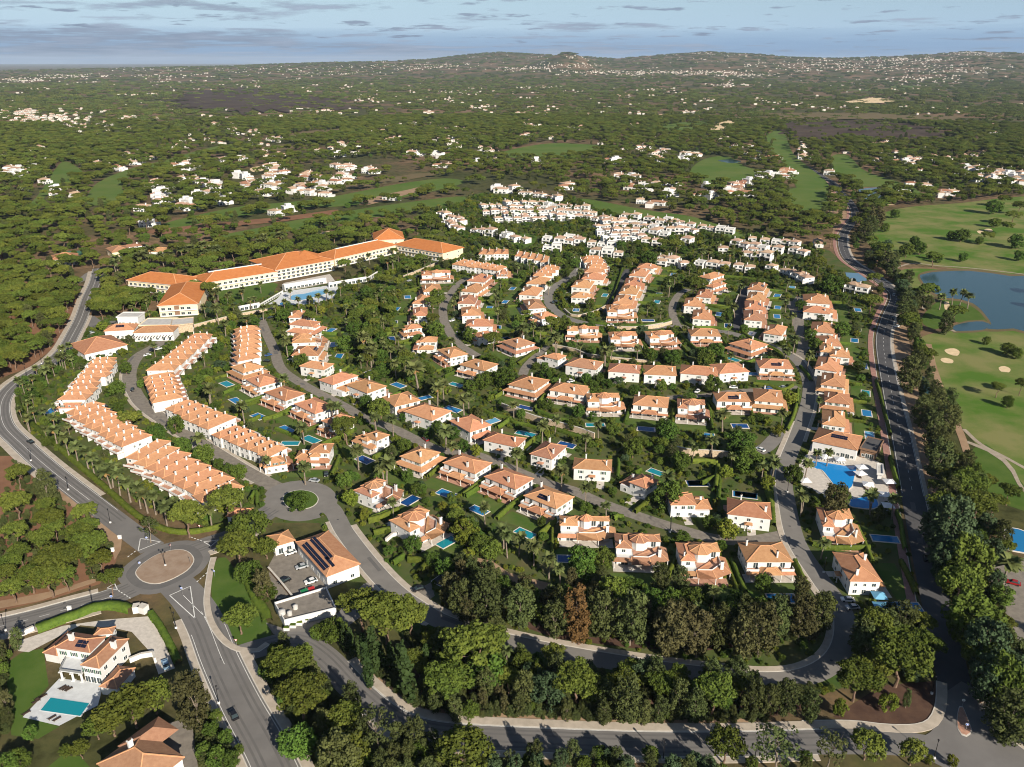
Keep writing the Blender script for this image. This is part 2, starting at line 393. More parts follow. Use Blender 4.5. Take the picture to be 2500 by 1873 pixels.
# ------------------------------------------------------------------ terrain: one sheet to the horizon, rising into the far hills
HILL_D = [(-400, 141), (0, 140), (300, 136), (480, 133), (600, 129), (850, 123), (940, 119), (1000, 112), (1080, 106.5), (1140, 110), (1240, 113), (1330, 119), (1420, 112),
          (1530, 106), (1620, 110), (1700, 116), (1800, 118), (1900, 116), (2000, 112), (2090, 107), (2212, 110), (2700, 112)]
def ridge_y(az):
    xd = 1106 + 1740 / CP * 0 + math.tan(az) * 1874.0
    return float(np.interp(xd, [a for a, b in HILL_D], [b for a, b in HILL_D]))
def hnoise(x, y):
    return (math.sin(x * .0011 + 1.3) * math.cos(y * .0009 + .4) + .6 * math.sin(x * .0023 + y * .0017) + .35 * math.sin(x * .0051 - y * .0043 + 2) + .2 * math.sin(x * .011 + y * .013)) / 2.15
def terrain_z(x, y):
    r = math.hypot(x, y); az = math.atan2(x, max(y, 1e-3)); z = 0.0
    if r > 5200:
        R0 = 13000.0
        top = CAMZ + (131.5 - ridge_y(az) - 8.0) / 1874.0 * R0
        t = min(1.0, (r - 5200) / (R0 - 5200)); s = t * t * (3 - 2 * t)
        back = 1.0 if r <= R0 else max(0.0, 1 - (r - R0) / 5000)
        z = max(top, 20) * (s ** 1.35) * back + 34 * hnoise(x, y) * min(1, (r - 5200) / 3000) * (1 if r < R0 - 1500 else max(0.15, (R0 - r) / 1500 if r < R0 else .1))
        xd = 1106 + math.tan(az) * 1874.0                                       # the dark cone-shaped hill in front
        g = math.exp(-((xd - 1225) / 62) ** 2) * math.exp(-((r - 9300) / 900) ** 2)
        z = max(z, 0) + 0
        z += max(0, (CAMZ + (131.5 - 115) / 1874 * 9300) - z) * g
    elif r > 1700:
        z = 7.0 * (hnoise(x * 1.7, y * 1.7)) * min(1, (r - 1700) / 1500) - 1.0 * min(1, (r - 1700) / 1500)
        z = z * min(1.0, (5400 - r) / 1200)
    return z
def make_ground():
    rs = [0, 60, 120, 250, 500, 900, 1300, 1700] + list(np.arange(1850, 5200, 150)) + list(np.arange(5200, 14000, 170)) + [14500, 15500, 17000, 20000, 30000, 60000]
    azs = np.radians(np.concatenate([np.linspace(-180, -46, 12)[:-1], np.linspace(-46, 46, 190), np.linspace(46, 180, 12)[1:]]))
    V = []; F = []
    for r in rs:
        for a in azs:
            x, y = r * math.sin(a), r * math.cos(a)
            V.append((x, y, terrain_z(x, y) if y > 0 and abs(a) < .85 else 0.0))
    na = len(azs)
    for i in range(len(rs) - 1):
        for j in range(na - 1):
            F.append((i * na + j, i * na + j + 1, (i + 1) * na + j + 1, (i + 1) * na + j)[::-1])
    structure('ground', mesh('ground', V, F, M['countryside'], smooth=True))
make_ground()

# ------------------------------------------------------------------ areas of ground
sheet('garden_ground', pts('D', '180,690 430,660 700,612 900,560 1000,540 1250,536 1480,562 1700,585 1880,622 1893,700 1880,780 1915,950 1945,1100 1985,1300 2010,1420 1780,1500 1300,1470 900,1400 760,1290 690,1130 560,1130 480,1150 330,1100 60,935 45,860 110,800'),
      .012, mat('garden', (0.050, 0.088, 0.020), 0.95, col2=(0.110, 0.100, 0.046), vscale=0.09, bump=0.6, bscale=1.2, detail=8))
sheet('garden_ground', pts('D', '900,440 1050,415 1250,428 1480,468 1790,540 1880,615 1700,580 1480,558 1250,532 1000,536 900,555'), .016, M['garden'])
sheet('pine_floor', pts('D', '-60,600 100,612 182,640 186,690 140,735 60,795 -60,840'), .02, M['soil'])
sheet('pine_floor', pts('D', '-60,985 50,985 150,1062 235,1130 262,1165 250,1215 215,1262 120,1292 -60,1335'), .02, M['soil'])
sheet('verge', pts('R6', '60,0 110,0 200,85 380,225 560,345 640,450 632,520 600,575 580,480 480,370 330,260 150,90'), .026, M['soil_pale'])
sheet('verge', pts('R6', '-20,830 200,790 500,690 520,660 300,730 100,770 -20,790'), .028, M['soil_pale'])
sheet('bank', pts('R7', '190,1150 400,1190 700,1280 1100,1325 1600,1345 2000,1355 2300,1390 2300,1440 1900,1445 1500,1450 800,1458 600,1420 420,1330 250,1220'), .024, M['soil_pale'])
sheet('bare_plot', pts('R8', '930,1395 1180,1230 1480,1205 1488,1290 1440,1425 1300,1442 1000,1415'), .026, M['soil_dark'], B_OPEN)
sheet('bare_plot', pts('R7', '760,560 850,570 950,640 1180,700 1150,760 1050,780 960,700 800,640'), .026, M['soil_pale'], B_OPEN)
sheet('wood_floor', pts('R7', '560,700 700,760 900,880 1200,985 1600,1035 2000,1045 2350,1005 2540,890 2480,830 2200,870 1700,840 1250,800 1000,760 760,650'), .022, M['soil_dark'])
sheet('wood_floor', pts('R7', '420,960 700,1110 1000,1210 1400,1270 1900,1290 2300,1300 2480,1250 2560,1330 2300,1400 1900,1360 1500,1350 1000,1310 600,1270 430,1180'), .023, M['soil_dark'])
sheet('verge', pts('D', '1925,700 1955,690 1985,850 2012,960 2035,1060 1990,1075 1960,930 1938,810'), .026, M['soil_pale'], B_OPEN)
sheet('verge', pts('R5', '1000,20 1050,20 1130,100 1190,180 1130,260 1080,330 1060,300 1080,200 1000,130'), .026, M['soil_pale'])
sheet('forecourt', pts('R8', '1770,600 1929,560 2100,540 2100,1130 1880,1110 1830,850 1740,650'), .03, M['cobble'], B_OPEN)
sheet('lawn', pts('R6', '1120,590 1180,560 1260,680 1400,900 1415,970 1380,1027 1260,1020 1180,960 1122,860 1105,700'), .034, M['lawn'], B_OPEN, 2.0)
sheet('lawn', pts('R6', '40,1110 110,1060 225,1035 255,1230 120,1385 310,1445 200,1510 60,1490 30,1300'), .034, M['lawn'], B_OPEN)
sheet('lawn', pts('R6', '250,1657 320,1600 420,1600 470,1657 450,1720 260,1720'), .034, M['lawn'], B_OPEN)
sheet('driveway', pts('R6', '90,1000 330,918 560,885 690,875 780,868 850,980 915,1140 830,1172 790,1060 690,950 600,930 420,915 150,1056 95,1050'), .038, M['stone_paving'], B_OPEN)
sheet('driveway', pts('R6', '820,1445 1000,1395 1050,1760 930,1760'), .038, M['cobble'], B_OPEN)
sheet('driveway', pts('R7', '440,745 540,690 560,760 490,815'), .04, M['cobble'], B_OPEN)
sheet('parking_yard', pts('R6', '1400,615 1450,520 1560,480 1725,645 1700,745 1560,795 1440,785'), .04, M['cobble'], B_OPEN)
sheet('parking_yard', pts('R6', '1390,900 1480,930 1760,860 1900,700 1990,660 1900,860 1700,1010 1580,1010 1430,960'), .042, M['asphalt_pale'], B_OPEN)
for s in ('655,1420 1929,1420', ):
    pass
# golf and open grass
mat('dry_field', (0.17, 0.125, 0.072), 0.95, col2=(0.105, 0.092, 0.045), vscale=0.03, contrast=2.2, detail=10)
for s, m_, z, nm in (
    ('1872,490 1905,462 1960,448 2060,440 2260,430 2260,600 2100,583 1990,572 1930,560 1895,545 1868,515', 'fairway', .05, 'fairway'),
    ('1985,735 2050,715 2130,715 2260,690 2260,1075 2212,1060 2160,1010 2100,950 2050,880 2020,800', 'fairway', .05, 'fairway'),
    ('2090,985 2130,960 2180,1010 2230,1075 2230,1110 2170,1090 2110,1040', 'lawn', .075, 'putting_green'),
    ('1940,590 1985,580 2100,590 2240,605 2240,640 1990,640 1975,625', 'fairway', .06, 'fairway'),
    ('1990,690 2030,650 2085,650 2140,668 2150,690 2120,706 2060,695 2020,712', 'lawn', .08, 'putting_green'),
    ('45,452 80,425 132,352 164,359 176,380 105,420 75,455', 'fairway_far', .30, 'fairway'),
    ('188,439 209,397 279,366 362,345 430,325 488,313 500,320 420,342 314,366 265,397 272,425 230,442', 'fairway_far', .30, 'fairway'),
    ('350,486 418,467 523,446 627,437 720,425 860,398 960,386 1000,396 880,425 740,446 669,448 558,462 453,479 376,493', 'fairway_far', .30, 'fairway'),
    ('470,511 558,493 662,472 767,454 886,437 990,425 1000,436 886,458 767,476 662,493 558,514 502,518', 'fairway_far', .32, 'fairway'),
    ('1085,330 1190,310 1300,316 1290,330 1150,345', 'fairway_far', .34, 'fairway'),
    ('1490,372 1520,345 1570,338 1610,360 1640,372 1590,400 1520,392', 'fairway_far', .34, 'fairway'),
    ('1650,305 1675,282 1695,290 1712,330 1745,360 1790,400 1772,440 1735,430 1715,395 1690,350', 'fairway_far', .34, 'fairway'),
    ('1702,412 1760,405 1790,430 1775,468 1735,470 1712,450', 'fairway_far', .36, 'fairway'),
    ('1795,340 1830,335 1870,370 1960,400 1985,420 1900,405 1850,402 1810,380', 'fairway_far', .36, 'fairway'),
    ('1260,430 1400,455 1500,470 1600,505 1580,515 1440,480 1300,455', 'fairway_far', .34, 'fairway'),
    ('1420,275 1500,262 1530,270 1470,290', 'fairway_far', .5, 'fairway'),
    ('1090,520 1130,505 1160,512 1140,535', 'lawn', .3, 'lawn'),
):
    sheet(nm, pts('D', s), z, M[m_], B_OPEN, 6.0)
for s, m_, z, nm in (
    ('380,222 430,198 520,190 640,205 780,216 830,226 700,235 560,240 430,236', 'burnt', .9, 'burnt_scrub'),
    ('1690,275 1760,258 1880,262 2000,275 2070,292 2010,305 1860,305 1740,300', 'burnt', .9, 'burnt_scrub'),
    ('1650,250 1760,243 1950,248 2212,258 2400,262 2400,270 2212,267 1900,258 1700,260', 'dry_field', 1.0, 'bare_field'),
    ('1830,220 1890,212 1930,219 1880,224', 'sand', 1.2, 'bare_field'),
    ('1820,192 1930,185 1990,188 1900,197', 'fairway_far', 1.6, 'green_field'),
    ('1530,285 1560,262 1590,265 1570,282 1545,292', 'sand', .6, 'bare_field'),
    ('321,500 488,481 627,467 740,452 745,458 627,478 488,492 362,505', 'soil', .4, 'golf_track'),
    ('780,435 920,402 925,408 790,445', 'soil_pale', .45, 'golf_track'),
    ('700,402 780,393 930,372 935,379 790,405 720,412', 'dry_field', .4, 'bare_field'),
    ('560,322 620,312 632,322 590,330', 'dry_field', .45, 'bare_field'),
    ('620,290 720,279 750,287 660,297', 'dry_field', .45, 'bare_field'),
):
    P_ = smooth(pts('D', s), 14.0, True); c_ = P_.mean(0); jr = np.random.default_rng(len(OPENP)); sheet(nm, [c_ + (q_ - c_) * k_ for q_, k_ in zip(P_, 1 + .10 * np.convolve(jr.normal(size=len(P_) + 2), [.5, .7, .5], 'valid'))], z, M[m_], B_OPEN)
for s in ('1735,995 1790,985 1825,1005 1810,1030 1760,1020', '1710,1050 1740,1042 1785,1055 1780,1075 1730,1070', '2060,1100 2095,1092 2130,1108 2120,1130 2075,1125',
          '1735,705 1760,705 1765,755 1738,752', '1930,282 1960,278 1975,292 1945,296', '1975,270 2010,268 2025,282 1990,285', '1310,115 1400,118 1435,125 1340,124'):
    sheet('bunker', pts('R5', s), .10, M['sand'], B_OPEN, 2.0)
for v, s in (('D', '430,530 450,525 470,528 455,534'), ('D', '680,505 720,500 735,505 700,510'), ('D', '540,365 560,360 570,368 548,372')):
    sheet('bunker', pts(v, s), .42, M['sand'], B_OPEN, 4.0)
for s in ('1700,600', ): pass
# water
for s, z in (('1575,545 1640,520 1750,510 1880,508 2000,520 2130,540 2310,562 2310,880 2150,880 2050,886 1985,884 2000,838 1972,800 1945,768 1890,728 1825,703 1735,695 1680,675 1632,650 1595,600', .100), ('1775,852 1875,818 1970,814 2020,840 1980,882 1880,892 1790,892', .104)):
    sheet('lake_bank', pts('R5', s), z, M['dry_field'], B_OPEN, 6.0)
sheet('lake', pts('R5', '1588,545 1650,530 1750,522 1880,520 2000,532 2130,552 2300,575 2300,865 2150,866 2050,872 1990,868 2015,838 1988,795 1960,760 1905,715 1830,690 1740,682 1690,662 1645,640 1608,592'), .11, M['lake_water'], B_POOL, 8.0)
sheet('lake', pts('R5', '1788,852 1880,828 1965,824 2010,840 1975,872 1880,880 1800,880'), .112, M['lake_water'], B_POOL, 4.0)
for v, s in (('R5', '940,75 985,68 1035,85 1030,108 970,112 945,98'), ('R5', '1240,60 1330,55 1350,80 1260,90'), ('R5', '1600,1150 1630,1170 1650,1220 1645,1262 1612,1250 1600,1200'),
             ('R2', '890,695 940,690 990,698 950,706'), ('R1', '1800,520 1860,512 1900,520 1850,532'), ('R2', '1500,820 1580,812 1590,830 1520,838')):
    sheet('pond', pts(v, s), .45 if v != 'R5' else .12, M['lake_water'], B_POOL, 3.0)

# ------------------------------------------------------------------ roads
ROADS = {}
RZ = [.060]
def road(key, P, w, m='asphalt', name='road', step=3.0):
    C = smooth(P, step); ROADS[key] = C
    structure(name, strip_mesh(name, C, -w / 2, w / 2, RZ[0], M[m])); RZ[0] += .004
    occ_line(C, w + 1.6, B_ROAD)
    return C
def pavement(key, o0, o1, a=0.0, b=1.0, m='pavement_stone', h=.20, name='pavement'):
    C = ROADS[key]; C = C[int(a * len(C)):max(int(a * len(C)) + 2, int(b * len(C)))]
    structure(name, strip_mesh(name, C, o0, o1, 0.0, M[m], top=h))
    s = 1 if o1 > o0 else -1
    structure('kerb', strip_mesh('kerb', C, o0 - s * .30, o0 - s * .002, 0.0, M['kerb_stone'], top=h - .012))
    N_ = normals(C); occ_line(C + N_ * ((o0 + o1) / 2), abs(o1 - o0) + .8, B_ROAD)
MZ = .29 - .08
def marking(C, o, w=.16, dash=None, name='road_marking', z=None):
    z = MZ_ if z is None else z
    if dash is None: structure(name, strip_mesh(name, C, o - w / 2, o + w / 2, z, M['road_paint'])); return
    L = np.concatenate([[0], np.cumsum(np.hypot(*np.diff(C, axis=0).T))]); N_ = normals(C)
    V = []; F = []; t = 0.0
    while t + dash[0] < L[-1]:
        q = []
        for u in (t, t + dash[0]):
            c = np.array([np.interp(u, L, C[:, 0]), np.interp(u, L, C[:, 1])]); n = np.array([np.interp(u, L, N_[:, 0]), np.interp(u, L, N_[:, 1])])
            q += [c + n * (o - w / 2), c + n * (o + w / 2)]
        b = len(V); V += [(p[0], p[1], z) for p in q]; F.append((b, b + 2, b + 3, b + 1)); t += dash[0] + dash[1]
    structure(name, mesh(name, V, F, M['road_paint']))
road('west', pts('D', '212,580 205,610 190,645 176,686 158,722 139,754 108,783 65,808 26,836 3,872 8,918 47,960 110,1016 200,1086 270,1140 330,1185'), 9.0)
road('far_west', pts('R3', '-40,640 150,625 330,610 450,590 510,560 560,530 640,560'), 8.0, 'asphalt_pale')
road('hotel_drive', pts('R3', '520,800 600,850 660,830 700,838'), 10.0, 'asphalt')
road('southwest', pts('D', '330,1250 240,1290 140,1318 60,1340 -60,1368'), 10.5)
road('south', pts('D', '370,1250 415,1300 445,1350 475,1425 520,1520 575,1620 625,1730'), 11.5)
road('gate', pts('D', '370,1205 440,1178 500,1158 545,1130 590,1100 620,1085'), 10.0, 'asphalt')
road('inner', pts('D', '640,1075 590,1050 520,1012 440,962 385,928 318,882 293,852 279,812 296,772 335,748 380,722'), 7.5, 'cobble')
road('loop', pts('D', '660,1080 712,1095 745,1150 800,1222 850,1275 900,1312 960,1345 1060,1377 1200,1408 1400,1442 1560,1462 1660,1470 1740,1462 1800,1430 1825,1380 1818,1320 1772,1252 1722,1175 1702,1100 1694,1020 1722,940 1744,875 1747,825 1725,782 1690,760 1640,738 1560,716 1480,706 1395,708 1290,702 1222,686 1186,655 1192,625 1240,592 1265,560'), 7.0, 'asphalt_pale')
road('lane_upper', pts('D', '1725,782 1735,740 1722,700 1718,660 1730,640'), 6.0, 'cobble')
lane = pts('A3', '960,180 1020,330 1100,500 1170,700 1350,840 1600,980 1850,1110 2060,1230') + pts('B1', '1180,750 1420,870 1680,980') + pts('B4', '1180,90 1480,200 1900,370') + pts('B5', '60,430 320,545 700,680 1050,790 1350,868 1650,888 1950,838')
road('cobbled_lane', lane, 6.2, 'cobble')
road('palm_lane', pts('A4', '1560,545 1440,620 1330,750 1235,900 1225,1050 1270,1200 1400,1400 1560,1520 1720,1620') + pts('B2', '60,400'), 6.0, 'cobble')
road('short_lane', pts('B2', '810,290 700,400 590,520 560,600'), 5.5, 'cobble')
road('walled_lane', pts('A5', '1730,430 1640,580 1560,740 1490,880 1440,1010'), 5.0, 'asphalt_dark')
road('row_lane', pts('A6', '1330,660 1290,800 1240,1000 1215,1180 1190,1250'), 5.5, 'asphalt_dark')
road('side_lane', pts('A6', '560,700 440,760 350,900 350,1060 430,1230'), 5.5, 'cobble')
road('east_lane', pts('A6', '1900,860 1960,960 2050,1090 2060,1280 2160,1480'), 5.5, 'cobble')
road('crossing_lane', pts('B3', '110,705 400,690 700,650 1000,632 1290,612'), 5.0, 'cobble')
road('main', pts('R2', '920,600 1050,650 1180,690 1260,715 1330,755 1400,800') + pts('D', '1808,408 1838,440 1847,470 1822,508 1830,555 1880,592 1922,622 1936,645 1918,690 1908,740 1924,840 1946,940 1970,1060 1990,1160 2012,1260 2040,1380 2060,1470 2078,1560 2100,1625'), 9.0, 'asphalt_dark')
road('bottom', pts('D', '500,1420 570,1398 640,1385 700,1420 760,1482 830,1542 900,1575 1000,1590 1200,1600 1400,1607 1600,1607 1800,1602 1960,1608 2100,1640 2230,1690'), 8.6, 'asphalt')
road('turning', pts('B3', '1130,1010 1000,1150 920,1190'), 7.0, 'asphalt_pale')
MZ_ = RZ[0] + .03
ISL = smooth(pts('Z2', '330,1100 420,950 600,800 850,640 1100,540 1400,475 1650,480 1830,570 1930,730 1880,880 1740,1040 1500,1190 1250,1310 1000,1390 750,1400 520,1330 390,1220'), 1.5, True)
RC = ISL.mean(0)
sheet('roundabout_road', RC + (ISL - RC) * 1.56, RZ[0] + .004, M['asphalt'], B_ROAD)
sheet('roundabout_road', RC + (ISL - RC) * 1.30, RZ[0] + .008, M['asphalt_worn'])
isl = MB(); isl.prism(RC + (ISL - RC) * 1.0, 0, .22, 0); isl.prism(RC + (ISL - RC) * .965, .1, .30, 1)
structure('roundabout_island', isl.mesh('roundabout_island', [M['kerb_stone'], M['island_earth']])); occ_poly(ISL, B_ROAD)
C2 = at2('D', 651, 1083)
ISL2 = smooth(pts('R6', '1478,258 1500,225 1570,208 1640,222 1668,258 1640,295 1570,312 1505,298'), 1.5, True); C2 = ISL2.mean(0)
sheet('small_roundabout_road', C2 + (ISL2 - C2) * 2.05, RZ[0] + .004, M['asphalt_pale'], B_ROAD)
isl = MB(); isl.prism(ISL2, 0, .22, 0); isl.prism(C2 + (ISL2 - C2) * .95, .1, .30, 1)
structure('small_roundabout_island', isl.mesh('small_roundabout_island', [M['kerb_stone'], M['lawn']])); occ_poly(ISL2, B_ROAD)
J = pts('R8', '1440,1475 1500,1400 1512,1270 1600,1210 1665,1240 1740,1385 1850,1500 2000,1590 2000,1720 1500,1657 1300,1560')
sheet('junction_road', J, RZ[0] + .004, M['asphalt'], B_ROAD)
TD = smooth(pts('R8', '1590,1340 1608,1342 1640,1420 1654,1460 1648,1488 1628,1501 1602,1492 1582,1462 1577,1400'), 1.0, True)
isl = MB(); isl.prism(TD, 0, .22, 0); tc_ = TD.mean(0); isl.prism(tc_ + (TD - tc_) * .9, .1, .28, 1)
structure('traffic_island', isl.mesh('traffic_island', [M['kerb_stone'], M['terracotta_paving']]))
MZ_ = RZ[0] + .03
pavement('west', -4.7, -7.4, .02, .86); pavement('west', 4.7, 6.6, .30, .90)
pavement('south', 5.9, 8.6, .44, 1.0); pavement('south', -5.9, -8.2, .20, 1.0)
pavement('southwest', 5.4, 7.6, .30, 1.0); pavement('southwest', -5.4, -7.4, .30, 1.0)
pavement('bottom', 4.4, 7.0, .16, .80); pavement('bottom', -4.4, -6.2, .25, .78)
pavement('loop', 3.6, 5.6, .04, .47); pavement('loop', -3.6, -5.0, .03, .12); pavement('loop', -3.6, -5.0, .44, .60)
pavement('main', -6.2, -9.0, .22, .97, 'red_path', .16); pavement('main', 4.6, 6.0, .62, .96)
pavement('inner', 3.9, 5.2, .10, .80); pavement('inner', -3.9, -5.2, .10, .55)
_b = ROADS['bottom']; _i = int(.80 * len(_b)) - 1; ROADS['corner'] = smooth([_b[_i - 2] + normals(_b)[_i - 2] * 5.7, _b[_i + 2] + normals(_b)[_i + 2] * 5.7] + pts('R8', '1180,1453 1250,1458 1380,1455 1455,1425 1490,1360 1500,1290 1500,1215'), 2.0)
pavement('corner', 1.3, -1.3, h=.213)
ROADS['corner2'] = smooth(pts('R8', '1668,1235 1700,1300 1745,1385 1800,1450 1870,1520 1980,1600'), 2.0)
pavement('corner2', 0.0, 2.0, h=.207)
ROADS['lawn_kerb'] = smooth(pts('R6', '1120,560 1105,620 1090,720 1085,800 1100,880 1130,940 1180,1000 1250,1040 1350,1045 1400,1010'), 2.0)
pavement('lawn_kerb', -.9, .9, h=.209)
pavement('gate', -5.3, -8.0, .25, .62)
marking(ROADS['west'][:int(.93 * len(ROADS['west']))], 3.9); marking(ROADS['west'][:int(.92 * len(ROADS['west']))], -3.9)
marking(ROADS['west'][:int(.9 * len(ROADS['west']))], .0)
k = int(.30 * len(ROADS['south'])); marking(ROADS['south'][k:], 5.0); marking(ROADS['south'][k:], -5.0); marking(ROADS['south'][int(.22 * len(ROADS['south'])):int(.5 * len(ROADS['south']))], .6)
k = int(.28 * len(ROADS['southwest'])); marking(ROADS['southwest'][k:], 4.7); marking(ROADS['southwest'][k:], -4.7); marking(ROADS['southwest'][k:], .0, dash=(3, 3))
for key, offs, a_, b_ in (('south', (-2.6, 2.6), .2, 1), ('west', (-2.1, 2.1), 0, .95), ('southwest', (-2.4, 2.4), .15, 1), ('bottom', (-2.0, 2.0), .05, .86), ('gate', (-2.2, 2.2), .1, .9), ('main', (-2.0, 2.0), 0, .95)):
    C_ = ROADS[key][int(a_ * len(ROADS[key])):int(b_ * len(ROADS[key]))]
    for o_ in offs:
        for q_ in (-.75, .75): structure('tyre_track', strip_mesh('tyre_track', C_, o_ + q_ - .32, o_ + q_ + .32, RZ[0] + .012, M['asphalt_worn' if key != 'main' else 'asphalt_dark']))
RM = ROADS['main'][:int(.925 * len(ROADS['main']))]
marking(RM, 4.0); marking(RM, -4.0); marking(RM, .0, dash=(3, 5))
marking(ROADS['bottom'][int(.2 * len(ROADS['bottom'])):int(.8 * len(ROADS['bottom']))], 3.9)
for s, cl in (('735,462 840,480 724,526', 1), ('1066,480 1142,470 1104,502', 1), ('888,760 996,712 1020,880', 1), ('560,722 600,698 616,732', 1)):
    P = pts('R6', s); P.append(P[0])
    for a, b in zip(P[:-1], P[1:]):
        marking(np.array([a, (a + b) / 2, b]), 0, .30)
for s in ('668,560 720,520', '1000,455 1068,480', '620,735 690,780', '1030,690 1085,640'):
    P = pts('R6', s); marking(np.array([P[0], (P[0] + P[1]) / 2, P[1]]), 0, .35, dash=(.9, .7))
marking(np.array(pts('R6', '1100,900 1000,800 960,760')), 0, .2)
# golf tracks and dirt tracks
for s, w, m_ in (('1640,960 1660,1060 1690,1160 1730,1270 1790,1400 1840,1520 1870,1610', 3.4, 'soil_pale'), ('1400,525 1480,490 1560,475 1700,490 1850,500 2000,515 2250,545', 2.2, 'track'),
              ('1580,640 1605,690 1610,750', 2.2, 'track'), ('1760,870 1800,885', 2.2, 'track'), ('1850,1470 1950,1560 2100,1640 2280,1740', 2.0, 'track')):
    C = smooth(pts('R5', s), 4); structure('golf_track', strip_mesh('golf_track', C, -w / 2, w / 2, .14, M[m_])); occ_line(C, w + 2, B_OPEN)
for s in ('0,300 100,280 230,258', ): pass
sheet('golf_track', smooth(pts('B6', '1720,0 1900,70 2030,160 2110,260 2160,370 2230,470'), 3) .tolist() and pts('B6', '1700,-10 1900,60 2040,150 2125,250 2175,360 2240,460 2240,490 2150,380 2095,270 2015,175 1880,85 1700,10'), .15, M['track'], B_OPEN)

# drain covers and repaired patches on the carriageways
rp = random.Random(5)
for key, n_, hw in (('south', 7, 4), ('west', 9, 3), ('bottom', 10, 3), ('loop', 26, 2.4), ('inner', 8, 2.5), ('gate', 4, 3), ('southwest', 4, 4), ('main', 12, 3), ('cobbled_lane', 8, 2)):
    C_ = ROADS[key]; N_ = normals(C_)
    for k_ in range(n_):
        i_ = rp.randrange(3, len(C_) - 3); c_ = C_[i_] + N_[i_] * rp.uniform(-hw, hw); e_ = N_[i_]; f_ = np.array([e_[1], -e_[0]]); big = rp.random() < .35
        a_, b_ = (rp.uniform(.5, 1.2), rp.uniform(1.5, 5)) if big else (.38, .38)
        sheet('road_patch' if big else 'drain_cover', [c_ + e_ * a_ + f_ * b_, c_ - e_ * a_ + f_ * b_, c_ - e_ * a_ - f_ * b_, c_ + e_ * a_ - f_ * b_], RZ[0] + .02 + .0006 * k_, M['asphalt_worn' if big else 'asphalt_dark'])
# ------------------------------------------------------------------ building pieces
LAND = []                # (phrase, x, y): things that other labels may refer to
ORD = ['', 'first', 'second', 'third', 'fourth', 'fifth', 'sixth', 'seventh', 'eighth', 'ninth', 'tenth', 'eleventh', 'twelfth', 'thirteenth', 'fourteenth', 'fifteenth', 'sixteenth', 'seventeenth', 'eighteenth', 'nineteenth', 'twentieth']
def ordinal(n):
    if n <= 20: return ORD[n]
    t = {2: 'twenty', 3: 'thirty', 4: 'forty', 5: 'fifty', 6: 'sixty', 7: 'seventy', 8: 'eighty', 9: 'ninety'}
    if n < 100:
        return (t[n // 10][:-1] + 'ieth') if n % 10 == 0 else t[n // 10] + '-' + ORD[n % 10]
    return '%dth' % n
def hip_pts(w, d, z, pitch=.40, cx=0.0, cy=0.0):
    h = pitch * min(w, d) / 2; a = max(w, d) / 2 - min(w, d) / 2
    b = [(cx - w/2, cy - d/2), (cx + w/2, cy - d/2), (cx + w/2, cy + d/2), (cx - w/2, cy + d/2)]
    rd = [(cx - a, cy), (cx + a, cy)] if w >= d else [(cx, cy - a), (cx, cy + a)]
    return b, rd, h
def add_hip(mb, w, d, z, pitch=.40, cx=0.0, cy=0.0, m=0):
    b, r, h = hip_pts(w, d, z, pitch, cx, cy)
    V = [(x, y, z - .16) for x, y in b] + [(x, y, z) for x, y in b] + [(x, y, z + h) for x, y in r]
    if w >= d: top = [(4,5,9,8),(5,6,9),(6,7,8,9),(7,4,8)]
    else: top = [(4,5,8),(5,6,9,8),(6,7,9),(7,4,8,9)]
    mb.add(V, [(3,2,1,0)] + [(i, (i+1)%4, 4+(i+1)%4, 4+i) for i in range(4)] + top, m)
    return h
def ridge_bars(mb, w, d, z, pitch=.40, cx=0.0, cy=0.0, s=.30):
    b, r, h = hip_pts(w, d, z, pitch, cx, cy)
    E = [(0,0),(1,1),(2,1),(3,0)] if w >= d else [(0,0),(1,0),(2,1),(3,1)]
    for i, j in E: mb.bar((*b[i], z + .03), (*r[j], z + h + .05), s, .16)
    if math.dist(r[0], r[1]) > .3: mb.bar((*r[0], z + h + .07), (*r[1], z + h + .07), s, .16)
def roof(parent, w, d, z, mname='roof_tile', pitch=.40, cx=0.0, cy=0.0, caps=True, name='roof'):
    mb = MB(); add_hip(mb, w, d, z, pitch, cx, cy); o = mb.obj(name, M[mname], parent)
    if caps:
        rb = MB(); ridge_bars(rb, w, d, z, pitch, cx, cy); rb.obj('ridge_cap', M['ridge_tile'], o)
    return o
# shared window, door and chimney meshes (unit pieces placed on walls, facing local -y)
def window_mesh(w, h, name='window', shut=False):
    mb = MB()
    t = .10
    mb.box(-w/2 - t, w/2 + t, -.06, .05, -h/2 - t, -h/2, 0); mb.box(-w/2 - t, w/2 + t, -.06, .05, h/2, h/2 + t, 0)
    mb.box(-w/2 - t, -w/2, -.06, .05, -h/2, h/2, 0); mb.box(w/2, w/2 + t, -.06, .05, -h/2, h/2, 0)
    mb.box(-w/2, w/2, -.012, .04, -h/2, h/2, 1)
    if w > .8: mb.box(-.035, .035, -.035, -.013, -h/2, h/2, 0)
    if shut:
        for s in (-1, 1): mb.box(s * (w/2 + t + .24) - .22, s * (w/2 + t + .24) + .22, -.07, .03, -h/2, h/2, 2)
    return mb.mesh(name, [M['frame_white'], M['glass'], M['shutter_green']])
WIN = {'s': window_mesh(.9, 1.1), 'm': window_mesh(1.3, 1.25), 'd': window_mesh(1.6, 2.1), 'w': window_mesh(2.4, 2.1), 'sh': window_mesh(1.1, 1.3, shut=True)}
def window(parent, k, x, y, z, face):
    rz = {'f': 0, 'r': math.pi / 2, 'b': math.pi, 'l': -math.pi / 2}[face]
    nm = 'glass_door' if k in 'dw' else 'window'
    return put(nm, WIN[k], parent, (x, y, z), rz)
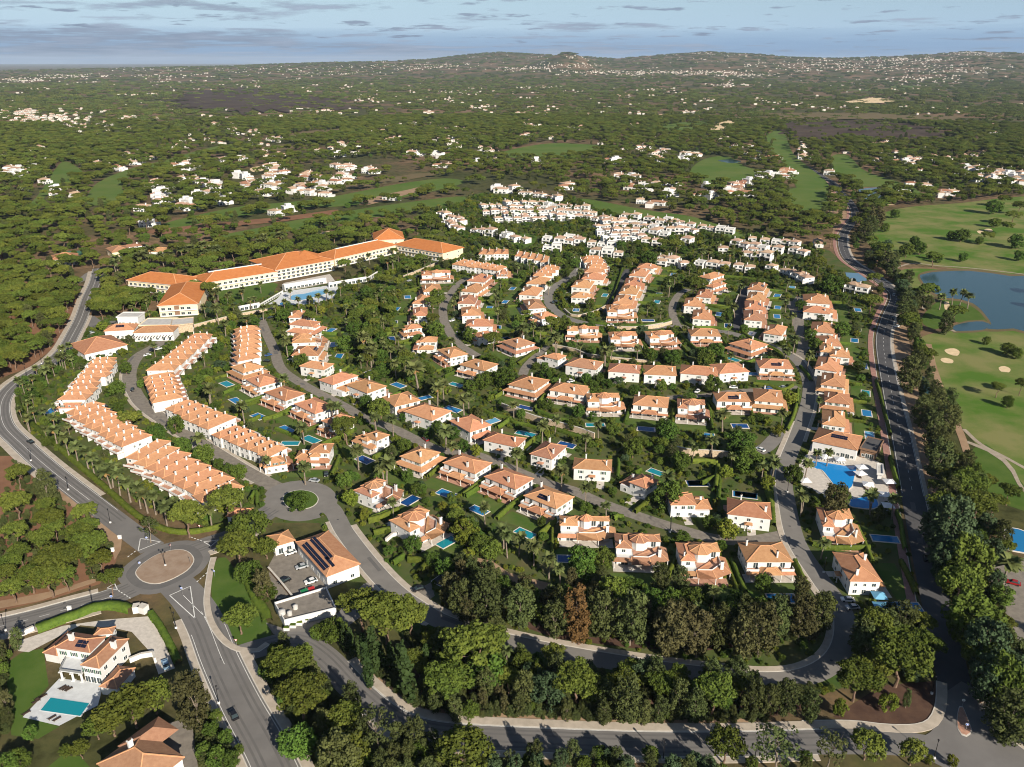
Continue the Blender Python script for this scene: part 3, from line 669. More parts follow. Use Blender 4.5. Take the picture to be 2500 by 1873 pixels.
_mb = MB(); _mb.box(-.42, .42, -.26, .26, 0, 2.6, 0); _mb.box(-.5, .5, -.34, .34, 2.35, 2.55, 0); _mb.box(-.3, .3, -.16, .16, 2.6, 2.9, 1)
CHIM = _mb.mesh('chimney', [M['wall_white'], M['wood_dark']])
_mb = MB(); _mb.tube((0, 0, 0), (0, 0, 1), .16, .14, 8); _mb.box(-.24, .24, -.24, .24, 0, .08); _mb.box(-.24, .24, -.24, .24, .93, 1)
COLM = _mb.mesh('column', M['wall_white'])
_mb = MB(); _mb.box(-.83, .83, -.5, .5, -.02, .03, 0)
PANEL = _mb.mesh('solar_panel', M['solar'])
def chimney(parent, x, y, z, s=1.0): return put('chimney', CHIM, parent, (x, y, z), random.choice((0, math.pi / 2)), (s, s, s))
def column(parent, x, y, z, h): return put('column', COLM, parent, (x, y, z), 0, (1, 1, h))
def roof_z(x, y, w, d, z, pitch=.40):
    return z + pitch * max(0, min(w/2 - abs(x), d/2 - abs(y)))
def solar(parent, x, y, w, d, z, nx, ny, pitch=.40):
    """Panels laid on the slope that faces local -y."""
    a = math.atan(pitch)
    for i in range(nx):
        for j in range(ny):
            yy = y + j * 1.06
            o = put('solar_panel', PANEL, parent, (x + (i - (nx-1)/2) * 1.72, yy, roof_z(0, yy, 99, d, z, pitch) + .14)); o.rotation_euler = (a, 0, 0)
def frame3(view, p, z):
    """Centre, x axis, width and depth of the rectangle of eaves whose near edge is L-F and whose right end is R."""
    L, Fp = at2(view, p[0], p[1], z), at2(view, p[2], p[3], z)
    ux = Fp - L; w = np.hypot(*ux); ux = ux / w; uy = np.array([-ux[1], ux[0]])
    if len(p) == 6:
        d = float(np.dot(at2(view, p[4], p[5], z) - Fp, uy)); 
    else: d = p[4]
    d = max(d, 3.0)
    return (L + Fp) / 2 + uy * d / 2, ux, w, d
def turn(c, ux, w, d, g):
    """Turn the frame so that the garden side is local -y."""
    uy = np.array([-ux[1], ux[0]])
    Y = {'f': uy, 'b': -uy, 'r': -ux, 'l': ux}[g]
    if g in 'rl': w, d = d, w
    X = np.array([Y[1], -Y[0]])
    return c, math.atan2(X[1], X[0]), w, d
def walls(parent, w, d, z1, z0=0.0, cx=0.0, cy=0.0, m='wall_white', name='wall'):
    mb = MB(); mb.box(cx - w/2, cx + w/2, cy - d/2, cy + d/2, z0, z1); return mb.obj(name, M[m], parent)
def win_rows(parent, w, d, z_up=4.0, z_lo=1.4, faces='frbl', door='f', cx=0.0, cy=0.0):
    for f in faces:
        L = w if f in 'fb' else d; n = 3 if L > 8.5 else 2
        for i in range(n):
            t = (i - (n - 1) / 2) * L / n * .92
            x, y = {'f': (t, -d/2), 'b': (-t, d/2), 'r': (w/2, t), 'l': (-w/2, -t)}[f]
            if z_up: window(parent, 'd' if f == door else random.choice(('m', 's', 'sh')), x + cx, y + cy, z_up if f != door else z_up + .05, f)
            if z_lo: window(parent, 'w' if f == door else random.choice(('m', 's')), x + cx, y + cy, z_lo if f != door else 1.15, f)
def balcony(parent, x0, x1, y0, y1, z, name='balcony'):
    mb = MB(); mb.box(x0, x1, y0, y1, z - .2, z, 1); t = .14
    mb.box(x0, x1, y0, y0 + t, z + .002, z + .85); mb.box(x0, x0 + t, y0 + t, y1, z + .002, z + .85); mb.box(x1 - t, x1, y0 + t, y1, z + .002, z + .85)
    return mb.obj(name, [M['wall_white'], M['terracotta_paving']], parent)
def octagon(parent, r, z, cx, cy, h, mname='roof_tile', wall_to=None):
    P = [(cx + r * math.cos(math.pi/8 + k * math.pi/4), cy + r * math.sin(math.pi/8 + k * math.pi/4)) for k in range(8)]
    Q = [(cx + (r - .5) * math.cos(math.pi/8 + k * math.pi/4), cy + (r - .5) * math.sin(math.pi/8 + k * math.pi/4)) for k in range(8)]
    mb = MB(); mb.prism(Q, 0, z); mb.obj('tower_wall', M['wall_white'], parent)
    V = [(x, y, z - .15) for x, y in P] + [(x, y, z) for x, y in P] + [(cx, cy, z + h)]
    F = [tuple(range(8))[::-1]] + [(i, (i+1)%8, 8+(i+1)%8, 8+i) for i in range(8)] + [(8+i, 8+(i+1)%8, 16) for i in range(8)]
    o = put('tower_roof', mesh('tower_roof', V, F, M[mname]), parent)
    rb = MB()
    for x, y in P: rb.bar((x, y, z + .03), (cx, cy, z + h + .05), .26, .14)
    rb.obj('ridge_cap', M['ridge_tile'], o)
def apron_roof(parent, x0, x1, y0, y1, z, rise, mname, side=1.0, name='verandah_roof'):
    """Lean-to tiles against the garden wall, mitred at both ends: high edge at y1, low edge at y0."""
    V = [(x0, y0, z), (x1, y0, z), (x1 - side, y1, z + rise), (x0 + side, y1, z + rise), (x0, y1, z), (x1, y1, z)]
    F = [(0,1,2,3), (1,5,2), (4,0,3), (0,4,5,1), (4,3,2,5)]
    o = put(name, mesh(name, V, F, M[mname]), parent)
    return o
def villa(view, p, kind, g, label, group, ze=5.7, mname='roof_tile', pv=0, name='villa', terrace=True, short=None):
    c, ux, w, d = frame3(view, p, ze)
    kf = 1.09 + .11 * min(1, max(0, (c[1] - 260) / 220)); w = min(max(w, 6.5), 26) * kf; d = min(max(d, 6.0), 19) * (kf - .02); mname = 'roof_old' if mname == 'roof_tile' and random.random() < .12 else mname
    c, rz, w, d = turn(c, ux, w, d, g)
    t = thing(name, (c[0], c[1], 0), rz); tag(t, label, 'villa', group)
    cs, sn = math.cos(rz), math.sin(rz)
    def wp(x, y): return (c[0] + x * cs - y * sn, c[1] + x * sn + y * cs)
    o = .5; rough = random.random()
    ww, dd = w - 2 * o, d - 2 * o
    if kind in 'ad':
        walls(t, ww, dd, ze - .1); roof(t, w, d, ze, mname)
        win_rows(t, ww, dd, faces='frbl')
        chimney(t, w * .18, -d * .34, roof_z(w * .18, -d * .34, w, d, ze) - .3); chimney(t, -w * .36, d * .22, roof_z(-w * .36, d * .22, w, d, ze) - .3)
        if kind == 'a':
            vd = 3.6; y0 = -dd/2 - vd
            bw = w * .27
            rw = MB(); add_hip(rw, w * .46, vd + 1.6, 2.95, .42, 0, -dd/2 - vd/2 + .2); rr = rw.obj('verandah_roof', M[mname], t)
            rb = MB(); ridge_bars(rb, w * .46, vd + 1.6, 2.95, .42, 0, -dd/2 - vd/2 + .2); rb.obj('ridge_cap', M['ridge_tile'], rr)
            for s in (-1, 1):
                x0, x1 = sorted((s * w * .24, s * (w * .24 + bw)))
                balcony(t, x0, x1, -dd/2 - 2.1, -dd/2, 2.95)
                apron_roof(t, x0 - .2, x1 + .4, -dd/2 - 3.5, -dd/2 - 2.1, 2.35, .45, mname, .3, 'eaves_roof')
                column(t, s * w * .20, y0 - .3, 0, 2.8); column(t, s * w * .46, -dd/2 - 3.2, 0, 2.35)
        else:
            pr = MB(); add_hip(pr, 3.0, 2.2, 2.8, .5, 0, dd/2 + .8); pr.obj('porch_roof', M[mname], t)
            for s in (-1, 1): column(t, s * 1.2, dd/2 + 1.6, 0, 2.7)
            apron_roof(t, -w * .42, w * .42, -dd/2 - 2.8, -dd/2, 2.6, 1.0, mname)
            for s in (-1, 0, 1): column(t, s * w * .38, -dd/2 - 2.5, 0, 2.55)
        if pv: solar(t, 0, -d * .34, w, d, ze, pv, 2)
        ext = (w/2, dd/2 + 3.8)
    elif kind == 'b':
        sk = 2.6
        lw = MB(); lw.box(-ww/2 - .8, ww/2 + .8, -dd/2 - .8, dd/2 + .8, 0, 2.8); lw.obj('ground_floor_wall', M['wall_white'], t)
        walls(t, ww, dd, ze - .1, 2.8, name='upper_wall'); roof(t, w, d, ze, mname)
        V = []; a, b = ww/2 + sk, dd/2 + sk
        V = [(-a,-b,2.75),(a,-b,2.75),(a,b,2.75),(-a,b,2.75),(-ww/2-.02,-dd/2-.02,3.85),(ww/2+.02,-dd/2-.02,3.85),(ww/2+.02,dd/2+.02,3.85),(-ww/2-.02,dd/2+.02,3.85)]
        sr = put('skirt_roof', mesh('skirt_roof', V, [(0,1,5,4),(1,2,6,5),(2,3,7,6),(3,0,4,7),(3,2,1,0)], M[mname]), t)
        for i in range(4): rb = MB(); rb.bar(V[i], V[i+4], .26, .14); rb.obj('ridge_cap', M['ridge_tile'], sr)
        for sx in (-1, 1):
            for sy in (-1, 1): column(t, sx * (a - .4), sy * (b - .4), 0, 2.7)
        for f in 'frbl': 
            win_rows(t, ww, dd, 4.75, 0, faces=f, door='')
            win_rows(t, ww + 1.6, dd + 1.6, 0, 1.35, faces=f, door='f')
        chimney(t, w * .25, -d * .25, roof_z(w * .25, -d * .25, w, d, ze) - .3); chimney(t, -w * .1, d * .36, roof_z(-w * .1, d * .36, w, d, ze) - .4)
        ext = (a, b)
    elif kind == 'c':
        lw = MB(); lw.box(-ww/2, ww/2, -dd/2 - 1.2, dd/2, 0, 2.95); lw.obj('ground_floor_wall', M['wall_white'], t)
        # upper floor: a block to the left, one behind, the octagonal tower between them, a roof terrace in the open corner
        bl = w * .36; bd = d * .86
        walls(t, bl - .8, bd - .8, ze - .25, 2.95, -w/2 + bl/2, .05 * d, name='upper_wall')
        roof(t, bl, bd, ze - .15, mname, .40, -w/2 + bl/2, .05 * d)
        b2 = d * .46
        walls(t, w * .66, b2 - .8, ze - .12, 2.95, w * .16, d/2 - b2/2, name='upper_wall'); roof(t, w * .70, b2, ze - .02, mname, .40, w * .15, d/2 - b2/2)
        octagon(t, min(w, d) * .33, ze + .85, w * .03, d * .10, 1.7, mname)
        P = [(-w * .12, -d/2 - .7), (w * .20, -d/2 - .7), (w * .46, -d * .26), (w * .46, d * .05), (-w * .12, d * .05)]
        tb = MB(); tb.prism(P, 2.95, 3.05, 1)
        for i in range(3): tb.bar((*P[i], 3.42), (*P[i+1], 3.42), .16, .84, 0)
        tb.obj('roof_terrace', [M['wall_white'], M['terracotta_paving']], t)
        x0, x1, yl, yh = -w/2 - .9, w/2 + 2.2, -d/2 - 4.4, -d/2 - .75
        V = [(-w * .16, yl, 2.6), (w * .26, yl, 2.6), (x1, yl + 3.4, 2.6), (x1, d * .12, 2.6), (-w * .16, yh, 3.5), (w * .21, yh, 3.5), (w * .475, -d * .28, 3.5), (w * .475, d * .12, 3.5)]
        lr = put('verandah_roof', mesh('verandah_roof', V, [(0,1,5,4),(1,2,6,5),(2,3,7,6),(0,4,7,3,2,1)], M[mname]), t)
        for i, j in ((1, 5), (2, 6), (0, 4)): rb = MB(); rb.bar(V[i], V[j], .26, .14); rb.obj('ridge_cap', M['ridge_tile'], lr)
        apron_roof(t, x0, -w * .16, -d/2 - 3.0, -d/2 - 1.2, 2.6, .8, mname, .5)
        for x, y in ((-w * .14, yl + .3), (w * .25, yl + .3), (x1 - .4, yl + 3.6), (x1 - .4, d * .08), (x0 + .4, -d/2 - 2.8)): column(t, x, y, 0, 2.6)
        window(t, 'd', w * .18, d/2 - b2 + .4, 4.3, 'f'); window(t, 'd', w * .34, d/2 - b2 + .4, 4.3, 'f'); window(t, 'm', -w/2 + bl/2, .05 * d - bd/2 + .4, 4.2, 'f')
        for x in (-.3, 0, .3): window(t, 'w', x * w, -dd/2 - 1.2, 1.15, 'f')
        for y in (-.2, .2): window(t, 'm', -ww/2, y * d, 1.4, 'l'); window(t, 'm', ww/2, y * d, 1.4, 'r'); window(t, 's', -w/2 + .4, y * d + .05 * d, 4.2, 'l')
        for x in (-.3, .05, .33): window(t, 'm', x * w, dd/2, 1.4, 'b'); window(t, 's', x * w, d/2 - .4, 4.2, 'b')
        chimney(t, w * .44, -d * .46, 2.9, 1.25); chimney(t, -w * .40, -d * .22, ze + .1, .8)
        ext = (w/2 + 2, d/2 + 4.4)
    else:   # 'e': a two-storey block beside low tiled wings
        s = random.choice((-1, 1))
        uw = ww * .62; ox = s * (ww - uw) / 2
        walls(t, ww, dd, 2.9, name='ground_floor_wall')
        walls(t, uw, dd * .86, ze - .1, 2.9, ox, dd * .07, name='upper_wall'); roof(t, uw + .9, dd * .86 + .9, ze, mname, .4, ox, dd * .07)
        lw = ww - uw; roof(t, lw + 1.6, dd * .8, 3.0, mname, .42, -s * (ww/2 - lw/2 + .4), 0, name='wing_roof')
        apron_roof(t, -w * .48, w * .5, -dd/2 - 2.6, -dd/2 + .55, 2.5, 1.05, mname)
        roof(t, w * .3, 4.2, ze - .7, mname, .42, ox - s * uw * .18, dd * .07 - dd * .43 - .6, name='gable_roof')
        walls(t, w * .3 - .8, 3.4, ze - .8, 0, ox - s * uw * .18, dd * .07 - dd * .43 - .6, name='bay_wall')
        win_rows(t, uw, dd * .86, 4.3, 0, 'frbl', '', ox, dd * .07); win_rows(t, ww, dd, 0, 1.35, 'frbl', 'f')
        for x in (-.42, 0, .42): column(t, x * w, -dd/2 - 2.3, 0, 2.45)
        chimney(t, ox + s * uw * .3, -dd * .2, ze + .1); chimney(t, -s * ww * .34, -dd * .1, 3.4)
        ext = (w/2, dd/2 + 3)
    if terrace:
        mb = MB(); mb.box(-w * .55, w * .55, -ext[1] - .5, -d/2 + 1, 0, .09); mb.obj('terrace', M[random.choice(('terracotta_paving', 'stone_paving'))], t)
    mb = MB(); q_ = random.uniform(-.25, .25) * w; mb.box(q_ - 1.6, q_ + 1.6, d/2 - .4, d/2 + random.uniform(4, 7), 0, .07); mb.obj('forecourt', M['stone_paving'], t)
    A, Bq = w/2 + .6, d/2 + .6
    occ_poly([wp(-A, -ext[1] - 1.2), wp(A, -ext[1] - 1.2), wp(A, Bq), wp(-A, Bq)], B_HOUSE)
    LAND.append((short or 'the ' + label, c[0], c[1]))
    VILLAS.append((t, c, rz, w, d, ext[1]))
    return t
VILLAS = []
ROWS = [
 ('the row above the dark tree belt', 'f', [('R7', (1225, 395, 1470, 400, 1490, 345), 'c', 'f'), ('B5', (470, 960, 860, 975, 895, 830), 'c', 'f'), ('B5', (1060, 1080, 1420, 1085, 1432, 905), 'c', 'f'), ('B5', (1645, 1070, 2030, 1070, 1985, 900), 'a', 'f')]),
 ('the garden side below the cobbled lane', 'l', [('B4', (170, 425, 345, 497, 540, 385), 'c', 'r'), ('B4', (490, 695, 690, 810, 970, 690), 'c', 'r'), ('B4', (590, 125, 765, 185, 920, 90), 'b', 'f'), ('B4', (980, 185, 1245, 275, 1375, 180), 'a', 'f'), ('B4', (1350, 310, 1610, 415, 1755, 320), 'a', 'f'), ('B4', (1705, 480, 1975, 590, 2130, 490), 'a', 'f')]),
 ('the upper side of the cobbled lane', 'l', [('B1', (160, 60, 390, 95, 530, 45), 'd', 'b'), ('B1', (375, 210, 590, 285, 850, 185), 'e', 'b'), ('B1', (665, 265, 865, 345, 1040, 270), 'd', 'b'), ('B1', (1050, 400, 1170, 490, 1400, 410), 'd', 'r'), ('B1', (1290, 550, 1560, 640, 1740, 540), 'd', 'b'), ('B1', (1780, 655, 1975, 765, 2110, 650), 'd', 'r'),
    ('B2', (150, 1300, 480, 1370, 620, 1290), 'd', 'b'), ('B2', (650, 1445, 870, 1500, 1110, 1390), 'd', 'b'), ('B5', (85, 230, 400, 250, 470, 165), 'd', 'b'), ('B5', (500, 325, 720, 410, 880, 340), 'e', 'b'), ('B5', (960, 560, 1300, 560, 1325, 445), 'e', 'b'), ('B5', (1470, 640, 1840, 685, 1825, 545), 'd', 'b')]),
 ('the pool gardens behind the terraced houses', 'l', [('A3', (655, 690, 770, 745, 985, 695), 'b', 'f'), ('A3', (810, 820, 945, 895, 1150, 830), 'a', 'f'), ('A3', (1020, 965, 1220, 1045, 1400, 970), 'a', 'f'), ('A3', (1340, 1090, 1540, 1185, 1735, 1110), 'a', 'f'), ('B1', (390, 650, 520, 700, 700, 610), 'a', 'f'), ('B1', (740, 785, 945, 870, 1090, 800), 'e', 'f'), ('B1', (110, 1010, 440, 1010, 560, 900), 'e', 'f')]),
 ('the row below the crossing lane', 'l', [('B2', (425, 700, 680, 755, 790, 650), 'b', 'f'), ('B2', (870, 760, 1200, 810, 1225, 720), 'a', 'f'), ('B2', (1280, 890, 1600, 890, 1620, 800), 'c', 'f'), ('B2', (1765, 915, 2100, 945, 2105, 845), 'a', 'f'), ('B3', (215, 800, 440, 815, 450, 730), 'c', 'f'), ('B3', (570, 730, 840, 735, 805, 660), 'a', 'f'), ('B3', (905, 725, 1140, 745, 1160, 650), 'b', 'f')]),
 ('the row above the crossing lane', 'l', [('B2', (725, 380, 930, 430, 1045, 390), 'e', 'b'), ('B2', (1040, 490, 1330, 535, 1395, 460), 'd', 'b'), ('B2', (1500, 555, 1800, 575, 1820, 500), 'd', 'b'), ('B2', (1885, 585, 2195, 600, 2200, 515), 'd', 'b'), ('B3', (245, 480, 540, 505, 505, 435), 'd', 'b'), ('B3', (590, 480, 825, 465, 760, 393), 'd', 'b'), ('B3', (955, 430, 1220, 440, 1195, 370), 'a', 'f')]),
 ('the row under the curving upper road', 'l', [('B2', (350, 240, 490, 300, 630, 240), 'b', 'f'), ('B2', (1060, 120, 1350, 130, 1390, 85), 'c', 'f'), ('B2', (1530, 215, 1790, 215, 1785, 140), 'c', 'f'), ('A6', (70, 1360, 380, 1350, 380, 1260), 'c', 'f'), ('A6', (620, 1320, 965, 1325, 940, 1245), 'a', 'f'), ('A6', (1140, 1430, 1400, 1510, 1585, 1440), 'b', 'f')]),
 ('the row beside the red footpath', 't', [('R5', (905, 715, 1040, 725, 1040, 665), 'd', 'r'), ('R5', (900, 775, 1060, 790, 1070, 720), 'e', 'r'), ('B3', (1410, 100, 1590, 120, 1575, 45), 'd', 'r'), ('B3', (1490, 225, 1660, 235, 1660, 165), 'd', 'r'), ('B3', (1490, 285, 1600, 295, 1690, 240), 'd', 'r'), ('B3', (1580, 325, 1740, 340, 1770, 290), 'd', 'r'), ('B3', (1445, 440, 1620, 465, 1680, 365), 'd', 'r'), ('B3', (1500, 580, 1690, 605, 1740, 515), 'b', 'r'), ('B3', (1535, 735, 1740, 760, 1790, 680), 'b', 'r'), ('B3', (1510, 935, 1700, 960, 1780, 850), 'd', 'r')]),
 ('the column beside the dark row lane', 't', [('A6', (1370, 690, 1560, 710, 1590, 635), 'd', 'r'), ('A6', (1355, 835, 1570, 855, 1585, 765), 'd', 'r'), ('A6', (1335, 955, 1545, 970, 1565, 880), 'd', 'r'), ('A6', (1325, 1100, 1540, 1115, 1565, 1010), 'd', 'r'), ('A6', (1590, 1280, 1800, 1310, 1865, 1210), 'd', 'l')]),
 ('the column beside the large round pine', 't', [('A6', (715, 525, 860, 555, 920, 485), 'd', 'r'), ('A6', (800, 650, 900, 672, 945, 600), 'd', 'r'), ('A6', (675, 790, 850, 805, 905, 725), 'd', 'r'), ('A6', (510, 910, 710, 925, 760, 840), 'd', 'r'), ('A6', (630, 1085, 850, 1100, 880, 1000), 'd', 'r')]),
 ('the column beside the walled dark lane', 't', [('A5', (1875, 400, 2090, 415, 2105, 345), 'e', 'r'), ('A5', (1760, 510, 1950, 525, 1985, 440), 'd', 'r'), ('A5', (1695, 640, 1890, 650, 1925, 565), 'd', 'r'), ('A5', (1625, 745, 1830, 760, 1870, 675), 'd', 'r'), ('A5', (1550, 880, 1770, 895, 1805, 800), 'd', 'r'), ('A5', (1480, 1005, 1790, 1010, 1800, 920), 'c', 'f')]),
 ('the column inside the hairpin bend', 't', [('A5', (1130, 550, 1380, 565, 1410, 505), 'd', 'r'), ('A5', (985, 660, 1200, 675, 1225, 595), 'd', 'r'), ('A5', (980, 800, 1190, 810, 1260, 725), 'e', 'r')]),
 ('the column outside the hairpin bend', 't', [('A5', (380, 615, 600, 630, 610, 550), 'd', 'l'), ('A5', (280, 760, 490, 775, 490, 683), 'd', 'l'), ('A5', (395, 950, 600, 940, 520, 845), 'd', 'l'), ('A5', (465, 1035, 570, 1090, 785, 1075), 'a', 'f')]),
 ('the column on the right of the palm lane', 't', [('A4', (1570, 580, 1770, 595, 1810, 515), 'd', 'r'), ('A4', (1480, 715, 1680, 735, 1730, 645), 'd', 'r'), ('A4', (1440, 880, 1640, 885, 1670, 795), 'd', 'r'), ('A4', (1495, 1045, 1720, 1040, 1660, 950), 'd', 'r'), ('A4', (1560, 1190, 1870, 1190, 1810, 1115), 'd', 'r'), ('A4', (1720, 1345, 1920, 1310, 1860, 1260), 'd', 'r')]),
 ('the column on the left of the palm lane', 't', [('A4', (965, 510, 1300, 500, 1285, 450), 'c', 'f'), ('A4', (975, 725, 1190, 715, 1195, 640), 'd', 'l'), ('A4', (825, 880, 970, 885, 1005, 795), 'd', 'l'), ('A4', (835, 1050, 1000, 1045, 1058, 950), 'd', 'l'), ('A4', (745, 1260, 950, 1235, 1015, 1160), 'e', 'l'), ('A4', (880, 1440, 1110, 1440, 1175, 1350), 'e', 'l'), ('A4', (1175, 1520, 1320, 1610, 1540, 1570), 'a', 'f'), ('B1', (1890, 45, 2120, 105, 2215, 30), 'a', 'f')]),
 ('the column right of the parked-car street', 't', [('A3', (1265, 150, 1375, 150, 1350, 90), 'd', 'r'), ('A3', (1240, 255, 1490, 280, 1500, 200), 'e', 'r'), ('A3', (1310, 420, 1560, 410, 1575, 330), 'c', 'r'), ('A3', (1310, 560, 1560, 560, 1570, 475), 'd', 'r')]),
]
KIND_TXT = {'a': 'twin-balcony villa', 'b': 'skirt-roofed villa', 'c': 'octagon-towered villa', 'd': 'plain hip-roofed villa', 'e': 'stepped-roof villa'}
for row, end, L in ROWS:
    e = {'l': 'left', 't': 'top', 'f': 'left'}[end]
    for i, (v, p, k, g) in enumerate(L):
        lab = '%s, %s from %s in %s' % (KIND_TXT[k], ORD[i + 1], e, row)
        villa(v, p, k, g, lab, 'orange-roofed villas', pv=3 if random.random() < .22 else 0, short='the %s villa in %s' % (ORD[i + 1], row))
villa('B6', (420, 770, 710, 795, 720, 610), 'c', 'f', 'villa with octagonal tower right below the resort swimming pools', 'orange-roofed villas')
villa('B6', (650, 1240, 920, 1245, 800, 1000), 'd', 'r', 'villa with blue parasols beside two parked white cars', 'orange-roofed villas')
villa('A1', (130, 750, 420, 745, 500, 682), 'd', 'l', 'low villa with a pool at the end of the upper terraced houses', 'orange-roofed villas', ze=3.4)
villa('A2', (1750, 800, 1990, 760, 2060, 650), 'd', 'r', 'corner house closing the terrace next to the small roundabout', 'orange-roofed villas', ze=3.6)
villa('A4', (1955, 515, 2090, 515, 2140, 445), 'd', 'r', 'low villa at the right end of the long terrace below the hotel', 'orange-roofed villas', ze=3.4)

# ------------------------------------------------------------------ terraced houses
def terrace_row(view, g0, g1, s0, s1, n, where, ze=5.6, hz=0.0, chim=3, mname='roof_terrace'):
    """Houses side by side between a garden-side line g0-g1 and a street-side line s0-s1 (eaves seen in the view)."""
    G0, G1, S0, S1 = (at2(view, *q, ze) for q in (g0, g1, s0, s1))
    for i in range(n):
        a, b = i / n, (i + 1) / n
        P = [G0 + (G1 - G0) * a, G0 + (G1 - G0) * b, S0 + (S1 - S0) * b, S0 + (S1 - S0) * a]
        c = sum(P) / 4; X = (P[2] + P[3]) / 2 - (P[0] + P[1]) / 2; L = np.hypot(*X); X = X / L
        Y = np.array([-X[1], X[0]]); wd = abs(np.dot((P[1] + P[2]) / 2 - (P[0] + P[3]) / 2, Y))
        c = c + X * random.uniform(-.7, .7)
        t = thing('terraced_house', (c[0], c[1], 0), math.atan2(X[1], X[0]))
        lab = 'terraced house, %s from the top in %s' % (ORD[i + 1], where)
        tag(t, lab, 'house', 'terraced houses')
        if i == n // 2: LAND.append((where, c[0], c[1]))
        z = ze + random.uniform(-.25, .25) - .12 * i * hz
        walls(t, L - 1.2, wd - .04, z - .12); roof(t, L, wd - .06, z, mname, .52)
        for k in range(chim):
            x = L * (-.30 + .28 * k) + random.uniform(-.5, .5)
            chimney(t, x, -wd * .12, roof_z(x, -wd * .12, L, wd, z, .52) - .5, .82)
        sgn = -1
        for s, f in ((-1, 'l'), (1, 'r')):
            for zz in (1.3, 4.1):
                for q in (-.26, .26): window(t, 'd' if zz < 2 else 'm', s * (L - 1.2) / 2, q * wd, zz - (.15 if zz < 2 else 0), f)
        # garden side: white lower terrace with parapet
        balcony(t, -L/2 - 2.4, -(L - 1.2) / 2, -wd * .42, wd * .42, 2.9)
        mb = MB(); mb.box(-L/2 - 2.3, -L/2 + .5, -wd * .40, -wd * .36, 0, 2.7); mb.obj('party_wall', M['wall_white'], t)
        if i == n - 1:
            for q in (-.12, .05): window(t, 's', q * L, -(wd - .04) / 2 * 1.0, 3.7, 'f')
        occ_poly(P, B_HOUSE, 2.6)
terrace_row('A1', (590, 90), (400, 320), (920, 68), (790, 330), 4, 'the upper left terrace by the hotel restaurant')
terrace_row('A1', (370, 340), (150, 645), (700, 322), (545, 645), 4, 'the left terrace ending at a pool')
terrace_row('A1', (215, 815), (960, 1290), (640, 657), (1375, 1130), 8, 'the upper terrace behind the palm hedge')
terrace_row('A2', (265, 690), (1090, 1170), (610, 482), (1560, 1000), 8, 'the lower terrace behind the palm hedge')
terrace_row('R3', (1290, 900), (1040, 1118), (1155, 905), (868, 1120), 7, 'the terrace beside the restaurant courtyard')
terrace_row('A1', (1700, 268), (1785, 605), (1285, 335), (1360, 690), 6, 'the middle terrace across the inner street')
terrace_row('A2', (930, 72), (1440, 265), (672, 172), (1120, 402), 5, 'the stepped terrace above the round trees')
terrace_row('A2', (1470, 332), (1995, 585), (1182, 440), (1780, 695), 6, 'the terrace nearest the small roundabout')
terrace_row('A3', (690, 280), (680, 640), (945, 240), (935, 590), 7, 'the terrace facing the parked-car street', chim=2)
terrace_row('A4', (1500, 305), (2090, 395), (1345, 365), (1970, 445), 6, 'the long terrace below the hotel wing')
terrace_row('A4', (1725, 165), (2105, 165), (1700, 228), (2110, 218), 4, 'the short terrace past the hotel lawn', chim=2)
terrace_row('A5', (230, 185), (670, 265), (205, 240), (640, 345), 5, 'the terrace beside the lone round pines')
terrace_row('A5', (570, 395), (440, 520), (815, 400), (700, 525), 3, 'the short terrace at the head of the hairpin', chim=4)
terrace_row('A5', (1370, 265), (1410, 335), (1090, 270), (1130, 340), 2, 'the far end of the many-chimney terrace', chim=5)
terrace_row('A5', (1440, 350), (1425, 470), (1180, 345), (1138, 468), 3, 'the near end of the many-chimney terrace', chim=5)

# ------------------------------------------------------------------ hotel
def big_hip(t, view, p, ze, mname, pitch=.36, floors=2, cream=True, wname='wing'):
    c, ux, w, d = frame3(view, p, ze); rz = math.atan2(ux[1], ux[0])
    rel = c - HC
    mb = MB(); mb.box(-w/2 + .9, w/2 - .9, -d/2 + .9, d/2 - .9, 0, ze - .1); wl = mb.obj('wall', M['wall_cream' if cream else 'wall_white'], t, loc=(rel[0], rel[1], 0), rz=rz)
    mb = MB(); add_hip(mb, w, d, ze, pitch); ro = mb.obj('roof', M[mname], t, loc=(rel[0], rel[1], 0), rz=rz)
    mb = MB(); ridge_bars(mb, w, d, ze, pitch, s=.5); mb.obj('ridge_cap', M['ridge_tile'], ro)
    mb = MB(); mb.box(-w/2 + .1, w/2 - .1, -d/2 + .1, -d/2 + .88, ze - .5, ze - .17); mb.obj('fascia', M['wall_white'], wl)
    n = int((w - 4) / 4.2)
    for f in range(floors):
        z = 1.6 + f * (ze - 1) / floors
        mb = MB(); mb.box(-w/2 + 1.5, w/2 - 1.5, -d/2 - .35, -d/2 + .85, z - 1.25, z - 1.05); mb.box(-w/2 + 1.5, w/2 - 1.5, -d/2 - .35, -d/2 - .2, z - 1.05, z - .35); mb.obj('balcony', M['wall_white'], wl)
        for i in range(n): put('glass_door', WIN['w'], wl, (-w/2 + 3.6 + i * 4.2, -d/2 + .9, z), 0)
    for f in range(floors):
        for q in (-.25, .25):
            put('window', WIN['m'], wl, (-w/2 + .9, q * d, 1.8 + f * (ze - 1) / floors), -math.pi / 2)
            put('window', WIN['m'], wl, (w/2 - .9, q * d, 1.8 + f * (ze - 1) / floors), math.pi / 2)
    occ_poly([c + ux * sx * (w/2 + 1) + np.array([-ux[1], ux[0]]) * sy * (d/2 + 1) for sx, sy in ((-1,-1),(1,-1),(1,1),(-1,1))], B_HOUSE)
    uy_ = np.array([-ux[1], ux[0]]); occ_poly([c + ux * sx * (w/2) - uy_ * (d/2 + q_) for sx, q_ in ((-1, 0), (1, 0), (1, 17), (-1, 17))], B_HOUSE)
    return wl, ro, w, d
HC = at2('D', 600, 600)
